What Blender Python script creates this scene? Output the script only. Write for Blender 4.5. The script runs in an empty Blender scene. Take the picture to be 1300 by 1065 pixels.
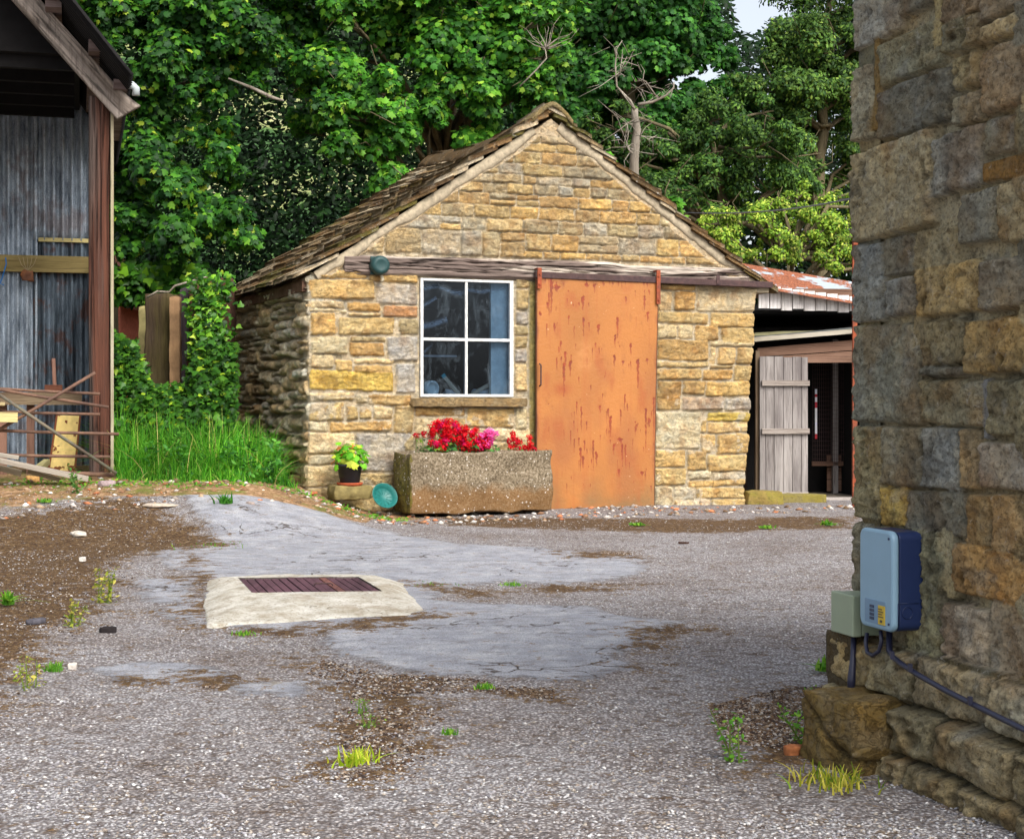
import bpy, math, random
import numpy as np
from math import sin, cos, pi, radians, atan2, sqrt
random.seed(7); RNG = np.random.default_rng(11)
SC = bpy.context.scene
COL = SC.collection
F = 2000.0; CX = 650.0; HY = 515.0; EYE = 1.0

# ---------------------------------------------------------------- noise
def _h(ix, iy, iz, seed):
    n = (ix.astype(np.int64)*73856093) ^ (iy.astype(np.int64)*19349663) ^ (iz.astype(np.int64)*83492791) ^ ((seed*2654435761) & 0x7fffffff)
    n = ((n ^ (n >> 13)) & 0x7fffffff) * 1274126177
    n = n & 0x7fffffff
    n = ((n ^ (n >> 15)) * 2246822519) & 0x7fffffff
    return (n & 0xffff)/65535.0
def noise(x, y, z=0.0, seed=0):
    x = np.asarray(x, float); y = np.asarray(y, float)+0*x; z = np.asarray(z, float)+0*x
    ix, iy, iz = np.floor(x), np.floor(y), np.floor(z)
    fx, fy, fz = x-ix, y-iy, z-iz
    ux, uy, uz = fx*fx*(3-2*fx), fy*fy*(3-2*fy), fz*fz*(3-2*fz)
    r = 0
    for a in (0, 1):
        wx = ux if a else 1-ux
        for b in (0, 1):
            wy = uy if b else 1-uy
            for c in (0, 1):
                wz = uz if c else 1-uz
                r = r + wx*wy*wz*_h(ix+a, iy+b, iz+c, seed)
    return r*2-1
def fbm(x, y, z=0.0, oct=4, seed=0, gain=.5):
    x = np.asarray(x, float); y = np.asarray(y, float); z = np.asarray(z, float)
    r = 0; a = 1.0; t = 0
    for i in range(oct):
        k = 2.03**i
        r = r + a*noise(x*k+13.1*i, y*k-7.7*i, z*k+3.3*i, seed+i); t += a; a *= gain
    return r/t
def sst(a, b, x):
    t = np.clip((x-a)/(b-a), 0, 1); return t*t*(3-2*t)
def lin(r, g, b, k=1.0):
    f = lambda c: ((c/255+.055)/1.055)**2.4 if c > 10 else c/255/12.92
    return (f(r)*k, f(g)*k, f(b)*k)
def mix(a, b, t):
    return tuple(a[i]*(1-t)+b[i]*t for i in range(3))

# ---------------------------------------------------------------- frames
class Frame:
    def __init__(s, ox, oy, th, oz=0.0):
        s.o = (ox, oy, oz); s.th = th; s.c = cos(th); s.s = sin(th)
    def W(s, x, y, z=0.0):
        return (s.o[0]+s.c*x-s.s*y, s.o[1]+s.s*x+s.c*y, s.o[2]+z)
    def L(s, X, Y):
        dx, dy = X-s.o[0], Y-s.o[1]; return (s.c*dx+s.s*dy, -s.s*dx+s.c*dy)
    def hit(s, px, py, yk=0.0):
        u = (px-CX)/F
        # point (u*Y, Y): local y = -s*(uY-ox)+c*(Y-oy) = yk
        Y = (yk - s.s*s.o[0] + s.c*s.o[1])/(s.c - s.s*u)
        x, _ = s.L(u*Y, Y)
        return x, EYE+(HY-py)/F*Y - s.o[2]
def WP(px, py, Y):
    return ((px-CX)/F*Y, Y, EYE+(HY-py)/F*Y)
def GP(px, py):            # pixel on flat ground
    Y = F*EYE/(py-HY); return ((px-CX)/F*Y, Y)

# ---------------------------------------------------------------- objects
def tag(o, label=None, cat=None, group=None, kind=None):
    if label: o['label'] = label
    if cat: o['category'] = cat
    if group: o['group'] = group
    if kind: o['kind'] = kind
    return o
def empty(name, loc=(0, 0, 0), rz=0.0, label=None, cat=None, group=None):
    o = bpy.data.objects.new(name, None); COL.objects.link(o)
    o.empty_display_size = .1
    o.location = loc; o.rotation_euler = (0, 0, rz)
    return tag(o, label, cat, group)
def mesh_obj(name, V, Fc, mat, parent=None, smooth=False, attrs=None, loc=None, rz=0.0, bevel=0.0):
    V = np.asarray(V, dtype=np.float32).reshape(-1, 3)
    me = bpy.data.meshes.new(name)
    if isinstance(Fc, np.ndarray):
        n, k = Fc.shape
        me.vertices.add(len(V)); me.vertices.foreach_set('co', V.ravel())
        me.loops.add(n*k); me.loops.foreach_set('vertex_index', Fc.astype(np.int32).ravel())
        me.polygons.add(n)
        me.polygons.foreach_set('loop_start', np.arange(0, n*k, k, dtype=np.int32))
        me.polygons.foreach_set('loop_total', np.full(n, k, dtype=np.int32))
        me.update(calc_edges=True)
    else:
        me.from_pydata([tuple(map(float, v)) for v in V], [], [tuple(f) for f in Fc])
        me.update()
    for kx, arr in (attrs or {}).items():
        arr = np.asarray(arr, dtype=np.float32)
        if arr.ndim == 1:
            a = me.attributes.new(kx, 'FLOAT', 'POINT'); a.data.foreach_set('value', arr)
        else:
            if arr.shape[1] == 3: arr = np.concatenate([arr, np.ones((len(arr), 1), np.float32)], 1)
            a = me.attributes.new(kx, 'FLOAT_COLOR', 'POINT'); a.data.foreach_set('color', arr.ravel())
    if smooth: me.polygons.foreach_set('use_smooth', np.ones(len(me.polygons), dtype=bool))
    if mat: me.materials.append(mat)
    o = bpy.data.objects.new(name, me); COL.objects.link(o)
    if parent: o.parent = parent
    if loc is not None: o.location = loc
    if rz: o.rotation_euler = (0, 0, rz)
    if bevel:
        m = o.modifiers.new('bevel', 'BEVEL'); m.width = bevel; m.segments = 2; m.limit_method = 'ANGLE'
    return o
def kids(o): return [c for c in bpy.data.objects if c.parent == o]
def copy_tree(o, parent=None):
    c = o.copy(); COL.objects.link(c); c.parent = parent
    for ch in kids(o): copy_tree(ch, c)
    return c

class MB:
    def __init__(s): s.v = []; s.f = []; s.c = []; s.col = (1, 1, 1)
    def add(s, V, Fc, col=None):
        b = len(s.v); s.v += [tuple(map(float, p)) for p in V]; s.f += [tuple(int(i)+b for i in f) for f in Fc]
        s.c += [tuple(col or s.col)]*len(V)
    def box(s, x0, x1, y0, y1, z0, z1, col=None, jit=0.0):
        V = [(x, y, z) for x in (x0, x1) for y in (y0, y1) for z in (z0, z1)]
        if jit: V = [tuple(c+random.uniform(-jit, jit) for c in p) for p in V]
        s.add(V, [(0, 1, 3, 2), (4, 6, 7, 5), (0, 4, 5, 1), (2, 3, 7, 6), (0, 2, 6, 4), (1, 5, 7, 3)], col)
    def bar(s, a, b, w, h, up=(0, 0, 1), col=None):
        a = np.array(a, float); b = np.array(b, float); d = b-a; d /= np.linalg.norm(d)
        u = np.array(up, float); r = np.cross(d, u)
        if np.linalg.norm(r) < 1e-6: r = np.cross(d, np.array((1., 0, 0)))
        r /= np.linalg.norm(r); u = np.cross(r, d)
        V = [p+r*i*w/2+u*j*h/2 for p in (a, b) for i, j in ((-1, -1), (1, -1), (1, 1), (-1, 1))]
        s.add(V, [(0, 1, 2, 3), (7, 6, 5, 4), (0, 4, 5, 1), (1, 5, 6, 2), (2, 6, 7, 3), (3, 7, 4, 0)], col)
    def tube(s, pts, rad, n=10, caps=True, col=None):
        P = [np.array(p, float) for p in pts]; m = len(P)
        if not hasattr(rad, '__len__'): rad = [rad]*m
        V = []; ref = None
        for i in range(m):
            d = P[min(i+1, m-1)]-P[max(i-1, 0)]; d /= (np.linalg.norm(d)+1e-9)
            if ref is None: ref = np.array((0, 0, 1.)) if abs(d[2]) < .9 else np.array((1., 0, 0))
            r = np.cross(d, ref); r /= np.linalg.norm(r)+1e-9; u = np.cross(r, d); ref = u
            V += [P[i]+rad[i]*(cos(2*pi*k/n)*r+sin(2*pi*k/n)*u) for k in range(n)]
        Fc = [(i*n+k, i*n+(k+1) % n, (i+1)*n+(k+1) % n, (i+1)*n+k) for i in range(m-1) for k in range(n)]
        if caps: Fc += [tuple(range(n-1, -1, -1)), tuple((m-1)*n+k for k in range(n))]
        s.add(V, Fc, col)
    def lathe(s, prof, n=24, c=(0, 0, 0), col=None, caps=True):
        V = []; m = len(prof)
        for r, z in prof: V += [(c[0]+r*cos(2*pi*k/n), c[1]+r*sin(2*pi*k/n), c[2]+z) for k in range(n)]
        Fc = [(i*n+k, i*n+(k+1) % n, (i+1)*n+(k+1) % n, (i+1)*n+k) for i in range(m-1) for k in range(n)]
        if caps: Fc += [tuple(range(n-1, -1, -1)), tuple((m-1)*n+k for k in range(n))]
        s.add(V, Fc, col)
    def prism(s, poly, y0, y1, col=None):   # polygon in (x,z), extruded in y
        n = len(poly)
        V = [(x, y0, z) for x, z in poly]+[(x, y1, z) for x, z in poly]
        s.add(V, [tuple(range(n)), tuple(range(2*n-1, n-1, -1))]+[(i, i+n, (i+1) % n+n, (i+1) % n) for i in range(n)], col)
    def build(s, name, mat, parent=None, smooth=False, bevel=0.0, loc=None, rz=0.0, cols=False):
        return mesh_obj(name, s.v, s.f, mat, parent, smooth, {'Col': np.array(s.c)} if cols else None, loc, rz, bevel)

def rock_arrays(sx, sy, sz, n=10, rough=.06, seed=0, sq=.35, freq=3.0):
    """rounded irregular block, centred, sizes full"""
    V = []; idx = {}; Fc = []
    def vid(p):
        if p not in idx: idx[p] = len(V); V.append(p)
        return idx[p]
    for ax in range(3):
        for sg in (0, n):
            for i in range(n):
                for j in range(n):
                    q = []
                    for a, b in ((i, j), (i+1, j), (i+1, j+1), (i, j+1)):
                        t = [0, 0, 0]; t[ax] = sg; t[(ax+1) % 3] = a; t[(ax+2) % 3] = b; q.append(vid(tuple(t)))
                    Fc.append(q if sg else q[::-1])
    A = np.array(V, float)/n*2-1
    m = np.max(np.abs(A), 1, keepdims=True); L = np.linalg.norm(A, axis=1, keepdims=True)
    A = A*(1-sq)+A/L*m*1.15*sq
    B = A*np.array([sx, sy, sz])/2
    s = (sx*sy*sz)**(1/3)
    d = fbm(B[:, 0]/s*freq, B[:, 1]/s*freq, B[:, 2]/s*freq, 4, seed)
    d2 = fbm(B[:, 0]/s*freq*.5+9, B[:, 1]/s*freq*.5, B[:, 2]/s*freq*.5, 2, seed+9)
    N = A/np.linalg.norm(A, axis=1, keepdims=True)
    return B+N*(d*rough+d2*rough)[:, None]*s*1.6, Fc
def rock(name, loc, size, mat, parent=None, rz=0.0, seed=0, n=12, rough=.06, sq=.3, smooth=True):
    V, Fc = rock_arrays(*size, n=n, rough=rough, seed=seed, sq=sq)
    return mesh_obj(name, V, np.array(Fc), mat, parent, smooth, None, loc, rz)

# ---------------------------------------------------------------- materials
class NT:
    def __init__(s, name, bump=None):
        s.m = bpy.data.materials.new(name); s.m.use_nodes = True; s.t = s.m.node_tree; s.n = s.t.nodes; s.l = s.t.links
        s.n.clear(); s.out = s.n.new('ShaderNodeOutputMaterial'); s.b = s.n.new('ShaderNodeBsdfPrincipled')
        s.l.new(s.b.outputs[0], s.out.inputs[0]); s.b.inputs['Specular IOR Level'].default_value = .3
        s.geo = None; s.tc = None
    def coord(s, scale=(1, 1, 1), kind='Object'):
        if s.tc is None: s.tc = s.n.new('ShaderNodeTexCoord')
        m = s.n.new('ShaderNodeMapping'); m.inputs['Scale'].default_value = scale
        s.l.new(s.tc.outputs[kind], m.inputs[0]); return m.outputs[0]
    def noise(s, scale, det=5, rough=.6, sc=(1, 1, 1), dist=0.0):
        t = s.n.new('ShaderNodeTexNoise'); t.inputs['Scale'].default_value = scale; t.inputs['Detail'].default_value = det
        t.inputs['Roughness'].default_value = rough; t.inputs['Distortion'].default_value = dist
        s.l.new(s.coord(sc), t.inputs['Vector']); return t.outputs[0]
    def vor(s, scale, sc=(1, 1, 1), out='Distance', feat='F1', vec=None, rnd=1.0):
        t = s.n.new('ShaderNodeTexVoronoi'); t.inputs['Scale'].default_value = scale; t.feature = feat
        t.inputs['Randomness'].default_value = rnd
        s.l.new(vec or s.coord(sc), t.inputs['Vector']); return t.outputs[out]
    def ramp(s, inp, stops):
        r = s.n.new('ShaderNodeValToRGB'); e = r.color_ramp.elements
        while len(e) > 1: e.remove(e[-1])
        for i, (p, c) in enumerate(stops):
            if i == 0: e[0].position = p; el = e[0]
            else: el = e.new(p)
            if not hasattr(c, '__len__'): c = (c, c, c)
            el.color = (*c, 1)
        s.l.new(inp, r.inputs[0]); return r.outputs[0]
    def mix(s, fac, a, b, mode='MIX'):
        m = s.n.new('ShaderNodeMix'); m.data_type = 'RGBA'; m.blend_type = mode
        for k, v in ((0, fac), (6, a), (7, b)):
            if hasattr(v, 'links') or isinstance(v, bpy.types.NodeSocket): s.l.new(v, m.inputs[k])
            elif hasattr(v, '__len__'): m.inputs[k].default_value = (*v, 1)[:4]
            else: m.inputs[k].default_value = v if k == 0 else (v, v, v, 1)
        return m.outputs[2]
    def math(s, op, a, b=0.0, c=None):
        m = s.n.new('ShaderNodeMath'); m.operation = op
        for k, v in ((0, a), (1, b), (2, c)):
            if v is None: continue
            if isinstance(v, bpy.types.NodeSocket): s.l.new(v, m.inputs[k])
            else: m.inputs[k].default_value = v
        return m.outputs[0]
    def attr(s, name, out='Color'):
        a = s.n.new('ShaderNodeAttribute'); a.attribute_name = name; return a.outputs[out]
    def sep(s, c):
        a = s.n.new('ShaderNodeSeparateColor'); s.l.new(c, a.inputs[0]); return a.outputs
    def set(s, col=None, rough=None, metal=None, bump=None, dist=.01, strength=1.0, spec=None, emit=None):
        def st(k, v):
            if isinstance(v, bpy.types.NodeSocket): s.l.new(v, s.b.inputs[k])
            elif hasattr(v, '__len__'): s.b.inputs[k].default_value = (*v, 1)
            else: s.b.inputs[k].default_value = v
        if col is not None: st('Base Color', col)
        if rough is not None: st('Roughness', rough)
        if metal is not None: st('Metallic', metal)
        if spec is not None: st('Specular IOR Level', spec)
        if bump is not None:
            bn = s.n.new('ShaderNodeBump'); bn.inputs['Distance'].default_value = dist; bn.inputs['Strength'].default_value = strength
            s.l.new(bump, bn.inputs['Height']); s.l.new(bn.outputs[0], s.b.inputs['Normal'])
        return s.m

def m_plain(name, col, var=.25, rough=.7, scale=12, metal=0, bump=.002, spec=.3):
    t = NT(name); n = t.noise(scale, 6, .65)
    c = t.ramp(n, [(.3, tuple(x*(1-var) for x in col)), (.7, tuple(min(1, x*(1+var)) for x in col))])
    return t.set(c, rough, metal, n, bump, 1, spec)
def m_attr_stone(name, grime=.35, lichen=.25, bump=.006, spk=1.0, ridge=1.0, dark=.55, grey=.5):
    """stone: colour of each block from the mesh, weathering on top"""
    t = NT(name); c = t.attr('Col')
    n1 = t.noise(7, 8, .7); n2 = t.noise(38, 6, .7); n3 = t.noise(2.6, 4, .6, dist=.6)
    c = t.mix(t.ramp(n1, [(.40, 0), (.66, .8)]), c, t.mix(1.0, c, (1.18, 1.0, .74), 'MULTIPLY'))
    ng = t.noise(11, 7, .75, (1, 1, 1.6), .8)
    c = t.mix(t.ramp(ng, [(.46, 0), (.60, grey)]), c, t.mix(.55, t.mix(1.0, c, (.80, .84, .86), 'MULTIPLY'), lin(142, 136, 122, .7)))
    c = t.mix(t.ramp(n2, [(.32, dark), (.46, 0)]), c, t.mix(1.0, c, (.40, .35, .32), 'MULTIPLY'))
    rg_ = t.noise(13, 6, .7, (1, 1, 2.2), 1.5)
    c = t.mix(t.ramp(rg_, [(.480, 0), (.5, .5*ridge), (.520, 0)]), c, t.mix(1.0, c, (.30, .26, .24), 'MULTIPLY'))
    c = t.mix(t.ramp(n3, [(.55, 0), (.68, grime)]), c, t.mix(1.0, c, (.42, .42, .40), 'MULTIPLY'))
    n4 = t.noise(21, 5, .75, dist=1.0)
    c = t.mix(t.ramp(n4, [(.60, 0), (.68, lichen)]), c, (.55, .53, .47))
    n5 = t.noise(95, 4, .7)
    c = t.mix(t.ramp(n5, [(.3, .5*spk), (.52, 0)]), c, t.mix(1.0, c, (.3, .3, .3), 'MULTIPLY'))
    h = t.math('ADD', t.math('ADD', t.math('MULTIPLY', n2, 1.2), t.math('MULTIPLY', n5, .5)), t.math('MULTIPLY', t.ramp(rg_, [(.46, 1), (.5, 0), (.54, 1)]), .5*ridge))
    return t.set(c, .92, 0, h, bump, 1, .15)
def m_wood(name, a, b, axis='Z', dark=(.03, .025, .02), scale=1.0, crack=.6, rough=.85, bump=.006):
    st = {'X': (.06, 1, 1), 'Y': (1, .06, 1), 'Z': (1, 1, .06)}[axis]
    t = NT(name); n1 = t.noise(38*scale, 7, .65, st, .3); n2 = t.noise(6*scale, 5, .6, tuple(min(1, x*2.5) for x in st))
    n3 = t.noise(60*scale, 4, .6, tuple(x*.6 if x < 1 else 1 for x in st))
    c = t.mix(t.ramp(n2, [(.35, 0), (.65, 1)]), a, b)
    c = t.mix(t.ramp(n1, [(.3, .8), (.5, 0)]), c, t.mix(1.0, c, (.45, .42, .4), 'MULTIPLY'))
    c = t.mix(t.ramp(n3, [(.30, crack), (.40, 0)]), c, dark)
    return t.set(c, rough, 0, t.math('ADD', n1, n3), bump, 1, .2)
def m_rust(name, a=(.16, .06, .03), b=(.32, .13, .05), rough=.8):
    t = NT(name); n = t.noise(30, 7, .7); n2 = t.noise(6, 4, .6)
    c = t.mix(t.ramp(n, [(.35, 0), (.65, 1)]), a, b)
    c = t.mix(t.ramp(n2, [(.45, 0), (.6, .6)]), c, (.06, .035, .03))
    return t.set(c, rough, .1, n, .002)
def m_leaf(name, trans=.35, rough=.5, gain=1.0):
    t = NT(name); c = t.attr('Col')
    if gain != 1.0: c = t.mix(1.0, c, (gain, gain, gain), 'MULTIPLY')
    t.l.new(c, t.b.inputs['Base Color']); t.b.inputs['Roughness'].default_value = rough
    t.b.inputs['Specular IOR Level'].default_value = .16
    tr = t.n.new('ShaderNodeBsdfTranslucent')
    t.l.new(t.mix(1.0, c, (1.25, 1.3, .6), 'MULTIPLY'), tr.inputs[0])
    ms = t.n.new('ShaderNodeMixShader'); ms.inputs[0].default_value = trans
    t.l.new(t.b.outputs[0], ms.inputs[1]); t.l.new(tr.outputs[0], ms.inputs[2]); t.l.new(ms.outputs[0], t.out.inputs[0])
    return t.m

# ---------------------------------------------------------------- height-field masonry panel
def stones_fields(U, Z, rects, warp=.012, gap=.011, edge=.035, depth=.03, rad=.03, seed=0, wf=9.0, mortar=(.5, .45, .38), rough=.012, colvar=.12, proud=None, bulge=.5, ff=1.0, tilt=1.0):
    wu = U+warp*fbm(U*wf, Z*wf, 0, 3, seed)+.3*warp*fbm(U*45, Z*45, 0, 2, seed+5)
    wz = Z+warp*.8*fbm(U*wf+31, Z*wf+17, 0, 3, seed+3)+.3*warp*fbm(U*45+7, Z*45, 0, 2, seed+6)
    H = np.zeros(U.shape)
    C = np.empty(U.shape+(3,)); mv = 1+.16*fbm(U*6, Z*6, 0, 4, seed+20)
    C[:] = np.array(mortar); C *= mv[..., None]
    H += .003*fbm(U*25, Z*25, 0, 3, seed+40)
    best = np.full(U.shape, -1.0)
    rs = np.random.default_rng(seed+1)
    for k, r in enumerate(rects):
        x0, x1, z0, z1, col = r[:5]
        x0 += gap; x1 -= gap; z0 += gap*.8; z1 -= gap*.8
        if x1-x0 < .01 or z1-z0 < .008: continue
        m = (U > x0-.06) & (U < x1+.06) & (Z > z0-.06) & (Z < z1+.06)
        if not m.any(): continue
        u, z = wu[m], wz[m]
        sk = rs.uniform(-.06, .06); u2 = u+sk*(z-(z0+z1)/2); z2 = z+rs.uniform(-.03, .03)*(u-(x0+x1)/2)
        cx, cz, hx, hz = (x0+x1)/2, (z0+z1)/2, (x1-x0)/2, (z1-z0)/2
        rr = min(rad, hx*.8, hz*.8)
        qx = np.abs(u2-cx)-(hx-rr); qz = np.abs(z2-cz)-(hz-rr)
        sd = -(np.sqrt(np.maximum(qx, 0)**2+np.maximum(qz, 0)**2)+np.minimum(np.maximum(qx, qz), 0)-rr)
        e = min(edge, hz*.8, hx*.8)
        prof = np.sqrt(np.clip(sd/e, 0, 1)*(2-np.clip(sd/e, 0, 1)))
        cren = 1-bulge*np.clip(((u2-cx)/hx)**2+((z2-cz)/hz)**2, 0, 1)*.5
        dp = depth*rs.uniform(.55, 1.25)+(r[5] if len(r) > 5 else 0)
        tx, tz = rs.uniform(-.12, .12)*tilt, rs.uniform(-.12, .12)*tilt
        facet = fbm(u*11*ff+k*3.7, z*14*ff+k*1.3, k*.7, 4, seed+60, .6)
        ridge = 1-2*np.abs(fbm(u*7*ff+k, z*16*ff, k*.5, 3, seed+70))
        h = prof*(dp*cren+rough*1.8*facet+rough*.9*ridge+tx*(u-cx)*.35+tz*(z-cz)*.6)
        ok = (sd > 0) & (sd > best[m])
        hm = H[m]; cm = C[m]; bm = best[m]
        hm[ok] = h[ok]
        cc = np.array(col)*(1+rs.uniform(-colvar, colvar))
        cc = cc*(1+np.array([.06, 0, -.08])*rs.uniform(-1, 1))
        band = 1+.22*fbm(u*5+k, z*18+k, 0, 4, seed+80)
        pat = fbm(u*9-k, z*9+k*2, 0, 3, seed+90)
        col2 = np.array(col)*np.array([.72, .62, .55])
        t = np.clip((pat-.12)*3, 0, .75)[:, None]
        fc = (cc[None, :]*(1-t)+col2[None, :]*t)*band[:, None]
        cm[ok] = fc[ok]; bm[ok] = sd[ok]
        H[m] = hm; C[m] = cm; best[m] = bm
    return H, C, best
def grid_panel(name, U, Z, H, C, mat, parent, keep=None, skirt=.2, warpx=None, extra=None, ybase=0.0):
    """panel in local x-z plane, outward = -y.  keep: bool per cell"""
    nz, nu = U.shape
    X = U if warpx is None else warpx
    V = np.stack([X, ybase-H, Z], -1).reshape(-1, 3)
    idx = np.arange(nz*nu).reshape(nz, nu)
    q = np.stack([idx[:-1, :-1], idx[:-1, 1:], idx[1:, 1:], idx[1:, :-1]], -1)
    if keep is None: keep = np.ones((nz-1, nu-1), bool)
    faces = q[keep]
    # border edges -> skirt
    pad = np.zeros((nz+1, nu+1), bool); pad[1:-1, 1:-1] = keep
    ed = []
    c = pad[1:-1, 1:-1]
    for (dy, dx, a, b) in ((-1, 0, 0, 1), (0, 1, 1, 2), (1, 0, 2, 3), (0, -1, 3, 0)):
        nb = pad[1+dy:nz+dy, 1+dx:nu+dx]
        sel = c & ~nb
        ed.append(np.stack([q[..., a][sel], q[..., b][sel]], -1))
    ed = np.concatenate(ed)
    n0 = len(V); uq, inv = np.unique(ed, return_inverse=True); inv = inv.reshape(ed.shape)
    B = V[uq].copy(); B[:, 1] = skirt+ybase
    sk = np.stack([ed[:, 1], ed[:, 0], n0+inv[:, 0], n0+inv[:, 1]], -1)
    V = np.concatenate([V, B]); faces = np.concatenate([faces, sk])
    Cc = C.reshape(-1, 3); Cc = np.concatenate([Cc, Cc[uq]*.8])
    used = np.zeros(len(V), bool); used[faces] = True
    re = np.cumsum(used)-1
    return mesh_obj(name, V[used], re[faces], mat, parent, True, {'Col': Cc[used]})
def axes(u0, u1, z0, z1, res):
    us = np.linspace(u0, u1, int((u1-u0)/res)+2); zs = np.linspace(z0, z1, int((z1-z0)/res)+2)
    return np.meshgrid(us, zs)
# ================================================================ materials
M = {}
M['wall'] = m_attr_stone('hut sandstone', .1, .30, .010, .8, .8, .5, .4)
M['wallL'] = m_attr_stone('rubble sandstone', .1, .4, .014, 1, .6, .5)
M['slate'] = m_attr_stone('stone slates', .6, .75, .02, 1.2, .4, .8, .4)
M['barn'] = m_attr_stone('gritstone', .5, .4, .016, 1.7, 0.0, .8, .5)
M['old'] = m_wood('silvered oak', (.15, .115, .11), (.30, .25, .23), 'X', (.012, .008, .01), 1.0, 1.0)
M['grey_z'] = m_wood('grey boards', (.15, .13, .125), (.36, .33, .31), 'Z', (.05, .035, .03), 1.0, .8, .8)
M['grey_x'] = m_wood('grey battens', (.26, .22, .19), (.42, .37, .33), 'X', (.05, .035, .03))
M['brown_x'] = m_wood('brown boards', (.13, .07, .045), (.22, .13, .09), 'X')
M['brown_z'] = m_wood('brown post', (.13, .07, .05), (.24, .13, .09), 'Z')
M['pale_x'] = m_wood('pale timber', (.42, .36, .25), (.55, .47, .33), 'X', (.15, .1, .05), 1, .4)
M['rust'] = m_rust('dark rust'); M['redrust'] = m_rust('red rust', (.22, .045, .02), (.36, .09, .035))
M['iron'] = m_rust('brown iron', (.045, .028, .03), (.10, .055, .05))
M['white'] = m_plain('flaking white paint', (.60, .60, .58), .28, .6, 22)
M['void'] = m_plain('painted interior shade', (.008, .007, .007), .3, .95)  # near-black colour stands in for the shade of interiors
M['earth'] = m_plain('potting earth', (.05, .035, .025), .4, .95, 40)

def sc(c):
    g = sum(c)/3; k = (200, 184, 148); return lin(*[q*.60+k[i]*.30+g*.10 for i, q in enumerate(c)], 1.0)
GOLD = [(214, 172, 92), (205, 165, 98), (222, 184, 112), (190, 148, 82), (216, 180, 120), (200, 168, 112), (184, 150, 92)]
OLV = [(168, 150, 112), (158, 142, 108), (186, 160, 108), (172, 158, 130), (150, 138, 112), (192, 160, 98), (178, 140, 84), (165, 160, 148)]
TH = math.atan(.4)
HF = Frame(-1.864, 14.45, TH)
hut = empty('stone_hut', (HF.o[0], HF.o[1], 0), TH, 'small old sandstone hut with mossy stone slate roof, white window and orange door', 'hut')
WID, LEN = 4.69, 3.3

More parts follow.
